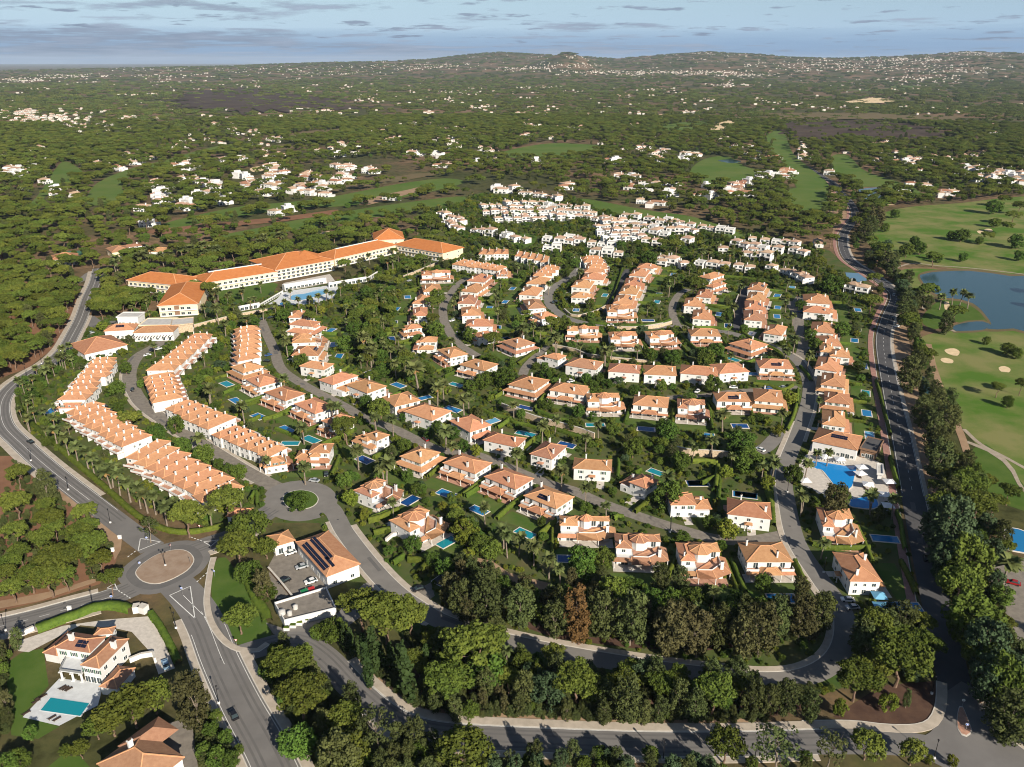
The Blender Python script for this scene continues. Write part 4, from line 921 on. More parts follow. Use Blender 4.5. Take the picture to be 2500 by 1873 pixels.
hotel = thing('hotel', (HC[0], HC[1], 0)); tag(hotel, 'long cream hotel with many-winged bright orange tiled roof', 'hotel'); LAND.append(('the orange-roofed hotel', HC[0], HC[1]))
big_hip(hotel, 'R3', (755, 575, 1060, 606, 26.0), 8.2, 'roof_hotel')
wl, ro, w, d = big_hip(hotel, 'R3', (940, 730, 1190, 716, 1258, 590), 8.4, 'roof_hotel')
mb = MB(); mb.box(-w/2 + w * .08, -w/2 + w * .30, -d * .20, d * .32, 0, .1)
glz = mb.obj('roof_glazing', mat('roof_glass', (0.16, 0.22, 0.34), 0.15, spec=.6), ro, loc=(0, 0, 8.4 + .36 * w * .19 + .08)); glz.rotation_euler = (0, -math.atan(.36), 0)
mb = MB(); mb.box(-1.6, 1.6, -.4, .3, 0, 6.6); mb.obj('stair_recess', M['timber'], wl, loc=(-.2 * w * .2, -d/2 + .9, 1.0))
wl, ro, w, d = big_hip(hotel, 'R3', (1225, 592, 1670, 522, 26.0), 8.2, 'roof_hotel')
def skylight(ro, w, L, z):
    mb = MB(); mb.box(-L/2, L/2, -.8, .8, 0, .8, 0); mb.box(-L/2 + .3, L/2 - .3, -.5, .5, .8, .9, 1); mb.obj('ridge_skylight', [M['wall_white'], M['glass']], ro, loc=(0, 0.4, z))
skylight(ro, w, w * .72, 8.2 + .36 * 13 - .35)
big_hip(hotel, 'R3', (1650, 516, 2010, 452, 46.0), 9.4, 'roof_hotel', .30, 3)
wl, ro, w, d = big_hip(hotel, 'R4', (40, 448, 420, 362, 26.0), 8.2, 'roof_hotel'); skylight(ro, w, w * .66, 8.2 + .36 * 13 - .35)
big_hip(hotel, 'R4', (390, 362, 690, 414, 30.0), 8.2, 'roof_hotel')
big_hip(hotel, 'R4', (276, 335, 462, 328, 34.0), 10.5, 'roof_hotel', .5)
# octagonal centre roof with lantern
c = at2('R3', 1830, 430, 12); lw = thing('x', (0, 0, 0)); bpy.data.objects.remove(lw)
P = [(c[0] - HC[0] + 15 * math.cos(k * math.pi/4 + .39), c[1] - HC[1] + 15 * math.sin(k * math.pi/4 + .39)) for k in range(8)]
V = [(x, y, 11.6) for x, y in P] + [(c[0] - HC[0], c[1] - HC[1], 17.0)]
put('centre_roof', mesh('centre_roof', V, [(i, (i+1)%8, 8) for i in range(8)] + [tuple(range(8))[::-1]], M['roof_hotel']), hotel)
# terraces and pool deck below the hotel
deck = sheet('pool_deck', pts('R3', '1610,720 1660,690 1700,650 1740,640 1960,610 2030,620 2010,680 1900,715 1700,735'), .16, M['pale_paving'], B_OPEN)
for s in ('1740,690 1760,665 1830,658 1900,635 1960,632 1958,658 1900,672 1850,690 1780,698', '1680,715 1720,708 1730,722 1690,728'):
    P = smooth(pts('R3', s), 2, True); cc = P.mean(0)
    t = thing('hotel_pool', (cc[0], cc[1], 0)); tag(t, 'free-form blue hotel pool among palms below the white terrace' if s[0:4] == '1740' else 'small round hotel pool beside the free-form pool', 'pool')
    mb = MB(); mb.prism((P - cc) * 1.06, 0, .26); mb.obj('coping', M['pool_coping'], t); mb = MB(); mb.prism(P - cc, .1, .275); mb.obj('water', M['pool_water_pale' if s[0] == '1' and s[1] == '7' else 'pool_water'], t)
tw = thing('hotel_terrace', (*at2('R3', 1860, 600), 0)); tag(tw, 'white arcaded terrace wall between the hotel and its pool', 'terrace')
def terrace_wall(view, a, b, h, dep):
    A, Bq = at2(view, *a), at2(view, *b); d_ = Bq - A; L = np.hypot(*d_); rz = math.atan2(d_[1], d_[0]); o = A - np.array(tw.location[:2])
    mb = MB(); mb.box(0, L, 0, dep, 0, h, 0); mb.box(0, L, -.15, .15, h + .002, h + .9, 0); w_ = mb.obj('arcade_wall', M['wall_white'], tw, loc=(o[0], o[1], 0), rz=rz)
    for i in range(int(L / 3.2)): put('arch_opening', WIN['w'], w_, (1.8 + i * 3.2, 0, 1.3), 0)
    occ_line([A, Bq], 8, B_HOUSE)
terrace_wall('R3', (1710, 640), (1960, 598), 4.2, 5); terrace_wall('R3', (1975, 622), (2200, 585), 3.4, 2); terrace_wall('R3', (1440, 762), (1560, 740), 3.0, 3); terrace_wall('R4', (235, 585), (300, 545), 2.4, 1.5); terrace_wall('R3', (1560, 738), (1700, 655), 1.6, 1.0)
sheet('lawn', pts('R3', '1290,640 1450,615 1640,590 1670,600 1640,650 1540,700 1400,720 1310,690'), .05, M['lawn'], B_OPEN)
sheet('terrace_floor', pts('R3', '1700,600 1980,545 2010,585 1960,602 1720,640'), .9, M['stone_paving'], B_OPEN)
LAND.append(('the hotel pool', *at2('R3', 1850, 660)))
# hotel restaurant group
def low_building(view, p, ze, label, mname='roof_tile', wallm='wall_white', pitch=.40, flat=False, nwin=6, name='building', cat='building', pv=None, deckm='concrete'):
    c, ux, w, d = frame3(view, p, ze); rz = math.atan2(ux[1], ux[0])
    t = thing(name, (c[0], c[1], 0), rz); tag(t, label, cat)
    walls(t, w - 1, d - 1, ze - .1, m=wallm)
    if flat:
        mb = MB(); mb.box(-w/2 + .3, w/2 - .3, -d/2 + .3, d/2 - .3, ze - .098, ze + .12, 1)
        for x0, x1, y0, y1 in ((-w/2, w/2, -d/2, -d/2 + .3), (-w/2, w/2, d/2 - .3, d/2), (-w/2, -w/2 + .3, -d/2 + .3, d/2 - .3), (w/2 - .3, w/2, -d/2 + .3, d/2 - .3)): mb.box(x0, x1, y0, y1, ze - .3, ze + .6, 0)
        mb.obj('flat_roof', [M[wallm], M[deckm]], t)
    else: roof(t, w, d, ze, mname, pitch)
    for i in range(nwin): window(t, random.choice(('m', 'd')), (i + .5) / nwin * (w - 2) - w/2 + 1, -d/2 + .5, 1.4, 'f')
    for q in (-.25, .25): window(t, 'm', w/2 - .5, q * d, 1.5, 'r'); window(t, 'm', -w/2 + .5, q * d, 1.5, 'l')
    if pv: solar(t, pv[2], pv[3], w, d, ze, pv[0], pv[1], pitch)
    occ_poly([c + ux * sx * (w/2 + 1) + np.array([-ux[1], ux[0]]) * sy * (d/2 + 1) for sx, sy in ((-1,-1),(1,-1),(1,1),(-1,1))], B_HOUSE)
    LAND.append(('the ' + label, c[0], c[1]))
    return t, w, d
low_building('R3', (505, 1022, 768, 962, 742, 888), 4.5, 'orange-roofed restaurant beside the parked cars at the hotel gate')
low_building('R3', (620, 882, 805, 872, 815, 838), 6.0, 'orange-roofed hall with rooftop solar panels near the hotel gate', pv=(3, 2, 0, -3.0))
t, w, d = low_building('R3', (795, 892, 1040, 885, 1043, 850), 6.0, 'white hall with pergola and orange roof near the hotel gate')
mb = MB()
for i in range(14): x = -w/2 + (i + .5) * w / 14; mb.box(x - .12, x + .12, -d/2 - 3.5, -d/2 + .4, 3.6, 3.85)
mb.obj('pergola', M['wood_dark'], t)
low_building('R3', (695, 800, 828, 800, 828, 770), 6.0, 'white flat-roofed pavilion at the foot of the hotel', flat=True)
low_building('R3', (830, 850, 1020, 848, 1020, 805), 5.0, 'cream flat-roofed loading building under the hotel', flat=True, wallm='wall_cream')
low_building('R3', (1025, 850, 1160, 838, 1165, 800), 5.5, 'cream retaining block below the hotel end wall', flat=True, wallm='stone_wall', nwin=0)
# tan villas by the hotel drive
for q, (v, p, lab) in enumerate((('R3', (670, 410, 790, 395, 835, 360), 'tan villa left of the trees behind the hotel'), ('R3', (890, 405, 1000, 405, 1010, 385), 'white villa with two low wings behind the hotel'), ('R3', (305, 455, 470, 440, 465, 415), 'white villa with pale roof beside the green court'))):
    low_building(v, p, 6.0, lab, 'roof_tile' if q else 'roof_old', wallm='wall_white' if q else 'wall_cream', name='country_villa', cat='villa')
# gatehouse between the roundabouts
low_building('R6', (1180, 345, 1290, 350, 1300, 300), 3.4, 'small orange-roofed gatehouse between the two roundabouts', nwin=2, name='gatehouse', cat='gatehouse')
# reception building
t, w, d = low_building('R6', (1545, 478, 1706, 662, 1887, 592), 5.2, 'orange-roofed reception building with rows of solar panels', nwin=5, name='reception_building')
for r_, (n_, x0, y0) in enumerate(((11, 0.5, -d * .41), (11, 0.5, -d * .41 + 1.1), (9, -1.0, -d * .41 + 3.0), (9, -1.0, -d * .41 + 4.1))):
    solar(t, x0, y0, w, d, 5.2, n_, 1)
solar(t, w * .30, -d * .20, w, d, 5.2, 4, 1)
low_building('R6', (1432, 505, 1548, 470, 1640, 375), 4.2, 'low tiled wing with open garage beside the reception yard', nwin=2)
def deck_building():
    P = pts('R6', '1440,835 1492,928 1762,862 1712,752'); c = sum(P) / 4
    t = thing('deck_building', (c[0], c[1], 0)); tag(t, 'white flat-roofed deck with round tanks below the reception yard', 'building'); LAND.append(('the white deck with round tanks', c[0], c[1]))
    Q = [p - c for p in P][::-1]
    mb = MB(); mb.prism(Q, 0, 2.2, 0); mb.obj('wall', M['wall_white'], t); mb = MB(); mb.prism([q * .97 for q in Q], 2.1, 2.28); mb.obj('deck_floor', M['cobble'], t)
    mb = MB()
    for a, b in zip(Q, Q[1:] + Q[:1]): mb.bar((*(a * .985), 2.6), (*(b * .985), 2.6), .3, .9)
    mb.obj('parapet', M['wall_white'], t)
    for x, y, r in ((1475, 845, 1.1), (1515, 850, .8), (1545, 818, .8)):
        q = at2('R6', x, y, 3.0) - c; mb = MB(); mb.tube((q[0], q[1], 2.2), (q[0], q[1], 3.5), r, r, 14); mb.tube((q[0], q[1], 3.5), (q[0], q[1], 3.8), r, .2, 14); mb.obj('tank', M['concrete'], t)
    for x in range(5):
        q = at2('R6', 1510 + x * 30, 908 - x * 12, 1.5) - c; mb = MB(); mb.box(-.9, .9, -.5, .5, 0, 1.0, 0); mb.box(-.8, .8, -.4, .4, 1.0, 1.35, 1); mb.obj('planter', [M['wall_white'], M['leaf_hedge']], t, loc=(q[0] * 1.12, q[1] * 1.12, 0))
    occ_poly(P, B_HOUSE, 2)
deck_building()
for nm, m_, s, lab in (('crate_container', 'crate_green', '1572,752 1608,738 1625,778 1590,790', 'green topped skip next to the white deck'), ('crate_container', 'sign_red', '1612,738 1645,728 1660,762 1628,775', 'red topped skip next to the white deck')):
    P = pts('R6', s); c = sum(P) / 4; t = thing(nm, (c[0], c[1], 0)); tag(t, lab, 'skip', 'skips in the reception yard'); Q = [p - c for p in P][::-1]
    mb = MB(); mb.prism(Q, 0, 1.5); mb.obj('body', M['wall_white'], t); mb = MB(); mb.prism([q * .96 for q in Q], 1.5, 1.58); mb.obj('cover', M[m_], t)

# ------------------------------------------------------------------ large villa, bottom left
def manor():
    c0 = at2('Z4', 900, 650, 6.0)
    t = thing('manor_villa', (c0[0], c0[1], 0)); tag(t, 'large white villa with old tile roofs and turquoise pool', 'villa'); LAND.append(('the white villa with the turquoise pool', c0[0], c0[1]))
    def wing(p, ze, pitch=.42, m='roof_old', win=True):
        c, ux, w, d = frame3('Z4', p, ze); rz = math.atan2(ux[1], ux[0]); rel = (c[0] - c0[0], c[1] - c0[1], 0)
        mb = MB(); mb.box(-w/2 + .35, w/2 - .35, -d/2 + .35, d/2 - .35, 0, ze - .1); wl = mb.obj('wall', M['wall_white'], t, loc=rel, rz=rz)
        mb = MB(); add_hip(mb, w, d, ze, pitch); ro = mb.obj('roof', M[m], t, loc=rel, rz=rz); mb = MB(); ridge_bars(mb, w, d, ze, pitch, s=.28); mb.obj('ridge_cap', M['ridge_tile'], ro)
        if win:
            for i in range(3): window(wl, 'sh', (i - 1) * w * .3, -d/2 + .35, ze - 1.9, 'f'); window(wl, 'd', (i - 1) * w * .3, -d/2 + .35, 1.2, 'f')
            for i in (-.3, 0, .3): window(wl, 'm', w/2 - .35, i * d, ze - 1.9, 'r'); window(wl, 'm', w/2 - .35, i * d, 1.3, 'r'); window(wl, 'm', -w/2 + .35, i * d, ze - 1.9, 'l')
        occ_poly([c + ux * sx * (w/2 + 1) + np.array([-ux[1], ux[0]]) * sy * (d/2 + 1) for sx, sy in ((-1,-1),(1,-1),(1,1),(-1,1))], B_HOUSE)
        return ro, w, d, ze
    ro, w, d, ze = wing((380, 595, 1030, 690, 1130, 375), 6.4)
    for i in range(2):
        for j in range(2):
            o = put('solar_panel', PANEL, ro, (1.1 + i * 1.75, -d * .3 + j * 1.08, roof_z(0, -d * .3 + j * 1.08, 99, d, ze, .42) + .13)); o.rotation_euler = (math.atan(.42), 0, 0)
    put('chimney', CHIM, ro, (-1.8, -d * .12, ze + 1.2), 0, (1.6, 1.8, .9))
    ro, w, d, ze = wing((850, 910, 1195, 972, 1665, 425), 6.2)
    put('chimney', CHIM, ro, (w * .30, d * .12, ze + .2), 0, (1.6, 1.8, 1.0))
    wing((1090, 372, 1430, 345, 1562, 205), 6.6)
    wing((170, 690, 440, 745, 640, 300), 3.2, win=False)
    wing((1185, 1300, 1515, 1345, 1828, 955), 3.0, win=False)
    P = [at2('Z4', *q, 3.2) - c0 for q in ((490, 1010), (870, 1065), (1010, 720), (600, 790))]
    mb = MB(); mb.prism(P, 2.9, 3.2, 1)
    mb.bar((*P[0], 3.6), (*P[1], 3.6), .08, .8, 2); mb.bar((*P[3], 3.6), (*P[0], 3.6), .08, .8, 2)
    mb.obj('balcony', [M['wall_white'], M['pale_paving'], M['metal_grey']], t)
    for q in ((500, 1020), (700, 1045), (860, 1060)): p = at2('Z4', *q, 3.0) - c0; column(t, p[0], p[1], 0, 2.9).scale = (2.2, 2.2, 2.9)
    Q = [at2('R6', *q) for q in ((118, 1397), (310, 1195), (545, 1218), (512, 1335), (310, 1442))]
    sheet('pool_terrace', Q, .10, M['pale_paving'], B_OPEN)
    P = [at2('R6', *q) for q in ((213, 1362), (266, 1296), (468, 1326), (420, 1392))]; c = sum(P) / 4
    p_ = thing('swimming_pool', (c[0], c[1], 0)); tag(p_, 'turquoise rectangular pool on grey paving of the large white villa', 'pool', 'garden pools')
    mb = MB(); mb.prism([(q - c) * 1.05 for q in P][::-1], 0, .20); mb.obj('coping', M['pale_paving'], p_); mb = MB(); mb.prism([q - c for q in P][::-1], .05, .215); mb.obj('water', M['pool_water_teal'], p_)
manor()
t, w, d = low_building('R6', (505, 1640, 720, 1800, 880, 1545), 5.0, 'old tiled house roof cut off by the bottom edge', 'roof_old', nwin=3, name='country_villa', cat='villa', pitch=.5)
chimney(t, -w * .2, 0, 6.2, 1.4)
mb = MB(); add_hip(mb, w * .5, d * .9, 5.0, .5, -w * .3, d * .42); mb.obj('wing_roof', M['roof_old'], t)

# ------------------------------------------------------------------ restaurant and resort pools by the main road
t, w, d = low_building('B3', (1405, 1092, 1820, 1178, 1845, 1045), 5.5, 'orange-roofed poolside restaurant beside the red footpath', nwin=9, name='restaurant', pv=(4, 2, 1.0, -3.5))
low_building('B3', (1835, 1160, 1990, 1198, 2000, 1080), 4.4, 'dark flat-roofed annex of the poolside restaurant', flat=True, wallm='timber', nwin=3, deckm='asphalt_dark')
sheet('pool_deck', pts('B3', '1380,1190 1400,1120 1850,1220 2050,1300 2110,1560 2180,1657 1800,1680 1600,1640 1300,1480 1290,1290'), .13, M['stone_paving'], B_OPEN)
def shaped_pool(view, s, label, wm, z=.3, cop='pool_coping'):
    P = smooth(pts(view, s), 1.2, True); c = P.mean(0); t = thing('swimming_pool', (c[0], c[1], 0)); tag(t, label, 'pool', 'garden pools')
    A = sum(P[i][0] * P[i-1][1] - P[i-1][0] * P[i][1] for i in range(len(P)))
    P = P if A < 0 else P[::-1]
    N_ = P - c; L = np.linalg.norm(N_, axis=1, keepdims=True)
    mb = MB(); mb.prism(N_ * (L + .6) / L, 0, z - .03); mb.obj('coping', M[cop], t); mb = MB(); mb.prism(N_, .05, z - .012); mb.obj('water', M[wm], t)
    occ_poly(P, B_POOL, 1.5); LAND.append(('the ' + label, c[0], c[1])); return t
shaped_pool('B3', '1380,1300 1420,1280 1560,1298 1700,1320 1800,1330 1785,1430 1760,1510 1700,1532 1620,1500 1560,1430 1500,1360 1420,1335', 'large curved blue resort pool beside white parasols', 'resort_water')
shaped_pool('B6', '655,520 700,510 800,495 880,520 890,580 820,600 720,590 650,575', 'blue splash pool below the large resort pool', 'resort_water')
shaped_pool('B6', '2035,800 2075,780 2150,785 2230,830 2240,980 2160,985 2060,960 1965,895 2040,865', 'kidney-shaped blue pool right of the tall trees', 'pool_water')
def parasol_mesh():
    mb = MB(); mb.add([(-2.2,-2.2,2.5),(2.2,-2.2,2.5),(2.2,2.2,2.5),(-2.2,2.2,2.5),(0,0,3.4)], [(0,1,4),(1,2,4),(2,3,4),(3,0,4)]); return mb
PAR_W = parasol_mesh().mesh('canopy', M['canvas_white']); PAR_B = parasol_mesh().mesh('canopy', M['canvas_blue'])
_mb = MB(); _mb.tube((0,0,0),(0,0,3.3),.06,.05,6); _mb.box(-.4,.4,-.4,.4,0,.12); PAR_P = _mb.mesh('pole', M['metal_grey'])
_mb = MB(); _mb.box(-.95,.95,-.33,.33,.28,.40); _mb.box(-.95,-.85,-.3,-.2,0,.28); _mb.box(.85,.95,-.3,-.2,0,.28); _mb.box(-.95,-.85,.2,.3,0,.28); _mb.box(.85,.95,.2,.3,0,.28)
_mb.add([(-.95,-.33,.40),(-.95,.33,.40),(-1.35,.33,.85),(-1.35,-.33,.85)], [(0,1,2,3)]); LOUN = {k: _mb.mesh('lounger_frame', M[k]) for k in ('canvas_white', 'wood_dark')}
LOUN['x'] = LOUN['canvas_white']
PARA = [('B3', 1530, 1225, 'w', 'leftmost of the upper white parasols by the curved resort pool'), ('B3', 1660, 1248, 'w', 'second of the upper white parasols by the curved resort pool'), ('B3', 1855, 1320, 'w', 'upper of two joined white parasols right of the resort pool'), ('B3', 1845, 1375, 'w', 'lower of two joined white parasols right of the resort pool'),
        ('B3', 1915, 1475, 'w', 'white parasol at the lower right corner of the resort pool'), ('B3', 2060, 1565, 'w', 'white parasol nearest the red footpath'), ('B3', 1345, 1440, 'w', 'white parasol left of the resort pool among shrubs'), ('B6', 990, 560, 'w', 'white parasol right of the splash pool'),
        ('B6', 910, 1370, 'b', 'upper blue parasol beside the villa pool'), ('B6', 925, 1465, 'b', 'lower blue parasol beside the villa pool'), ('B6', 1000, 345, 'w', 'small white cabana parasol by the pool fence')]
for v, x, y, k, lab in PARA:
    p = at2(v, x, y, 2.8); t = thing('parasol', (p[0], p[1], 0), random.uniform(-.3, .3)); tag(t, lab, 'parasol', 'pool parasols'); put('canopy', PAR_W if k == 'w' else PAR_B, t); put('pole', PAR_P, t)
LN = 0
for i, (x, y) in enumerate([(1480 + 24 * k, 1258 + 4.6 * k) for k in range(10)] + [(1820, 1418), (1840, 1425), (1870, 1510), (1890, 1530), (1910, 1545)]):
    p = at2('B3', x, y); o = put('sun_lounger', LOUN['wood_dark' if i > 9 else 'canvas_white'], None, (p[0], p[1], .14), 1.4)
    tag(o, 'sun lounger, %s from the left along the curved resort pool' % ORD[i + 1], 'sun lounger', 'loungers at the resort pool')
for i, (x, y) in enumerate(((330, 1245), (345, 1250), (362, 1254), (205, 1300), (228, 1290), (192, 1318), (275, 1402), (300, 1410), (140, 1378))):
    p = at2('R6', x, y); o = put('sun_lounger', LOUN['wood_dark'], None, (p[0], p[1], .11), .9)
    tag(o, 'dark sun lounger by the turquoise villa pool, %s from the house' % ORD[i + 1], 'sun lounger', 'loungers at the turquoise pool')
low_building('B3', (1990, 1390, 2050, 1400, 2055, 1310), 3.2, 'white walled pool bar right of the resort pool', flat=True, nwin=0)
low_building('R5', (955, 355, 1015, 358, 1015, 330), 4, 'small tan-roofed hut beside the main road', 'roof_tan', nwin=1)
# tennis court
P = pts('R5', '1140,530 1240,535 1280,575 1215,590 1150,565'); c = sum(P) / len(P)
sheet('tennis_court', P, .12, mat('court_blue', (0.10, 0.20, 0.30), .8), B_OPEN); LAND.append(('the blue tennis court', c[0], c[1]))
P = pts('R3', '310,430 380,405 570,395 560,420 430,432'); sheet('tennis_court', P, .3, mat('court_green', (0.05, 0.14, 0.09), .8), B_OPEN)
P = pts('R7', '540,685 590,650 640,680 590,712'); sheet('tennis_court', P, .08, M['asphalt_dark'], B_OPEN)
for a, b in zip(P, P[1:] + P[:1]): marking(np.array([a, (a + b) / 2, b]), 0, .25, z=.10)
for nm, x, y in (('the main roundabout', *RC), ('the small roundabout', *C2), ('the lake', *at2('R5', 1900, 620)), ('the traffic island', *TD.mean(0)), ('the bare dark plot', *at2('R8', 1350, 1310)), ('the paved forecourt', *at2('R8', 1880, 850)),
                 ('the reception lawn', *at2('R6', 1260, 860)), ('the villa lawn', *at2('R6', 120, 1250)), ('the road bend', *at2('D', 8, 900)), ('the hotel gate', *at2('R3', 500, 800)), ('the shaded road', *at2('R8', 1500, 900)), ('the loop bend', *at2('D', 1815, 1400)),
                 ('the bottom road', *at2('D', 1200, 1600)), ('the left edge', *at2('D', 10, 1200)), ('the lower fairway', *at2('R5', 1950, 1150)), ('the upper fairway', *at2('R5', 1600, 250)), ('the round pond', *at2('R5', 990, 90)), ('the golf track', *at2('R5', 1700, 1180))):
    LAND.append((nm, x, y))
# ------------------------------------------------------------------ swimming pools
POOLS = {'A3': '590,875,t 690,1055,b 935,1225,b 1235,1365,b 1500,1475,t 1275,1515,t 1510,210,b 1715,295,b 1800,578,b 1745,450,d 2160,755,b', 'B1': '1205,270,b 1470,410,b 1790,530,b 1830,265,t 840,1075,d 1330,1515,d 1720,1440,b 2070,1620,b',
 'B2': '590,955,d 1890,1185,d 210,1105,p 590,1235,t 1030,1355,d 1340,1140,t 270,95,b 400,215,b', 'B3': '760,960,d 870,490,b 700,360,t 1790,190,b 1815,90,t 1900,845,b 1925,1045,p 1890,665,t 1870,420,d 380,1475,d 805,1580,b 450,1040,b', 'B4': '1700,820,t 1000,900,t 2100,1050,d',
 'B5': '825,275,t 1190,370,d 1620,475,b 1945,1405,b', 'B6': '960,870,b 1100,1490,b', 'A4': '745,805,b 595,965,b 570,1150,d 545,1370,d 660,1580,b 1850,950,b 2060,870,b 2160,690,b 1960,1220,b 2110,1380,b', 'A5': '1420,780,t 2120,870,t 2000,1120,d 1030,980,b 2150,770,t',
 'A6': '1755,785,b 1760,945,b 1750,1065,b 970,1035,b 1090,1190,d 1410,1300,d 350,500,b', 'A1': '40,790,b', 'R5': '820,620,p 1215,755,b 1210,870,t'}
def near_land(x, y, n=1, most=9):
    L = sorted((math.hypot(a - x, b - y), nm, a, b) for nm, a, b in LAND if len(nm.split()) <= most)
    return L[:n]
POOL_POS = []
for v, s in POOLS.items():
    for q in s.split():
        x, y, k = q.split(','); p = at2(v, float(x), float(y))
        vt = min(VILLAS, key=lambda V_: math.hypot(V_[1][0] - p[0], V_[1][1] - p[1])); rz = vt[2]
        L, Wd = random.uniform(7.5, 9.5), random.uniform(3.6, 4.4)
        if (v, x) == ('B6', '1100'): L, Wd, rz = 13.0, 5.5, rz + math.pi / 2
        t = thing('swimming_pool', (p[0], p[1], 0), rz)
        mb = MB(); mb.box(-L/2 - .45, L/2 + .45, -Wd/2 - .45, Wd/2 + .45, 0, .17); mb.obj('coping', M['pool_coping'], t)
        mb = MB(); mb.box(-L/2, L/2, -Wd/2, Wd/2, .05, .185); mb.obj('water', M[{'b': 'pool_water', 't': 'pool_water_teal', 'd': 'pool_water_deep', 'p': 'pool_water_pale'}[k]], t)
        occ_disc(p + np.array([0, -5.5]), 4.5, B_POOL); occ_disc(p + np.array([0, -10.5]), 3.0, B_POOL); POOL_POS.append((t, p, k)); cs, sn = math.cos(rz), math.sin(rz)
        occ_poly([(p[0] + a * cs - b * sn, p[1] + a * sn + b * cs) for a, b in ((-L/2-1,-Wd/2-1),(L/2+1,-Wd/2-1),(L/2+1,Wd/2+1),(-L/2-1,Wd/2+1))], B_POOL)
def rank_labels(items, desc, cat, group, most=9, noun=None):
    """items: (object, x, y): each is described by its rank of nearness to the landmark closest to it."""
    A = np.array([(i[1], i[2]) for i in items]); lm = [q for q in LAND if len(q[0].split()) <= most]
    LP = np.array([(q[1], q[2]) for q in lm])
    RK = {}
    for i, (o, x, y) in enumerate(items):
        j = int(np.argmin(np.hypot(LP[:, 0] - x, LP[:, 1] - y)))
        if j not in RK:
            d = np.hypot(A[:, 0] - LP[j, 0], A[:, 1] - LP[j, 1]); order = np.argsort(d, kind='stable'); rk = np.empty(len(A), int); rk[order] = np.arange(len(A)); RK[j] = rk
        n = RK[j][i] + 1
        dd = desc(o, i) if callable(desc) else desc
        tag(o, ('%s nearest to %s' % (dd, lm[j][0])) if n == 1 else '%s %s nearest to %s' % (dd, ordinal(n), lm[j][0]), cat, group)
PD = {'b': 'blue', 't': 'teal', 'd': 'dark blue', 'p': 'pale blue'}
rank_labels([(t, p[0], p[1]) for t, p, k in POOL_POS], lambda o, i: PD[POOL_POS[i][2]] + ' pool', 'pool', 'garden pools')

# lawns in the villa gardens
LZ = .040
for i, (t, c, rz, w, d, ey) in enumerate(VILLAS):
    cs, sn = math.cos(rz), math.sin(rz); y0 = -ey - 1.5
    R_ = [(-w * .62, y0), (-w * .62, y0 - random.uniform(5, 9)), (w * .62, y0 - random.uniform(5, 9)), (w * .62, y0)]
    P = [(c[0] + a * cs - b * sn, c[1] + a * sn + b * cs) for a, b in R_]
    if sum(occupied(p[0], p[1], B_ROAD | B_HOUSE) for p in P) < 3:
        sheet('garden_lawn', [np.array(p) for p in P], LZ, M['lawn_villa']); LZ += .0009
        OCC_P = P; occ_poly(P, 32)

# ------------------------------------------------------------------ leaves
def quads(P, Nn, s, rng):
    """Leaf-spray quads at points P facing Nn."""
    n = len(P); r = rng.normal(size=(n, 3)); u = np.cross(Nn, r); u /= np.linalg.norm(u, axis=1, keepdims=True) + 1e-9; v = np.cross(Nn, u)
    s = np.asarray(s).reshape(-1, 1); k = rng.uniform(.6, 1.25, (n, 1))
    V = np.stack([P - u * s - v * s * k * .6, P + u * s * .8 - v * s * k, P + u * s + v * s * k * .7, P - u * s * .7 + v * s * k], 1).reshape(-1, 3)
    F = np.arange(n * 4).reshape(-1, 4)
    return V, F
def fast_mesh(name, V, F, mats, mi=None):
    m = bpy.data.meshes.new(name); nf = len(F)
    m.vertices.add(len(V)); m.vertices.foreach_set('co', np.asarray(V, np.float32).ravel())
    m.loops.add(nf * 4); m.loops.foreach_set('vertex_index', np.asarray(F, np.int32).ravel())
    m.polygons.add(nf); m.polygons.foreach_set('loop_start', np.arange(nf, dtype=np.int32) * 4)
    try: m.polygons.foreach_set('loop_total', np.full(nf, 4, np.int32))
    except Exception: pass
    for x in (mats if isinstance(mats, (list, tuple)) else [mats]): m.materials.append(x)
    if mi is not None: m.polygons.foreach_set('material_index', np.asarray(mi, np.int32))
    m.update(calc_edges=True); m.validate()
    return m
def lobes_crown(name, C, R, per, size, m, seed, flat=1.0, up=.25, jit=.45):
    """A crown of leafy lobes: quads over the shell of each lobe, thinner below."""
    rng = np.random.default_rng(seed); VV = []; FF = []; b = 0
    for c, r in zip(C, R):
        d = rng.normal(size=(per, 3)); d[:, 2] = d[:, 2] * .9 + up; d /= np.linalg.norm(d, axis=1, keepdims=True)
        rad = r * rng.uniform(.72, 1.06, (per, 1)); P = np.asarray(c) + d * rad * np.array([1, 1, flat])
        nn = d + rng.normal(size=(per, 3)) * jit; nn /= np.linalg.norm(nn, axis=1, keepdims=True)
        V, F = quads(P, nn, size * rng.uniform(.7, 1.3, per), rng); VV.append(V); FF.append(F + b); b += len(V)
    return fast_mesh(name, np.concatenate(VV), np.concatenate(FF), m)
def ell_lobes(rng, n, a, b, z0, rl, lo=-.3):
    C = []; R = []
    while len(C) < n:
        d = rng.normal(size=3); d /= np.linalg.norm(d)
        if d[2] < lo: continue
        k = rng.uniform(.4, 1.12) ** .6
        C.append((d[0] * a * k, d[1] * a * k, z0 + d[2] * b * k)); R.append(rl * rng.uniform(.75, 1.3))
    return C, R
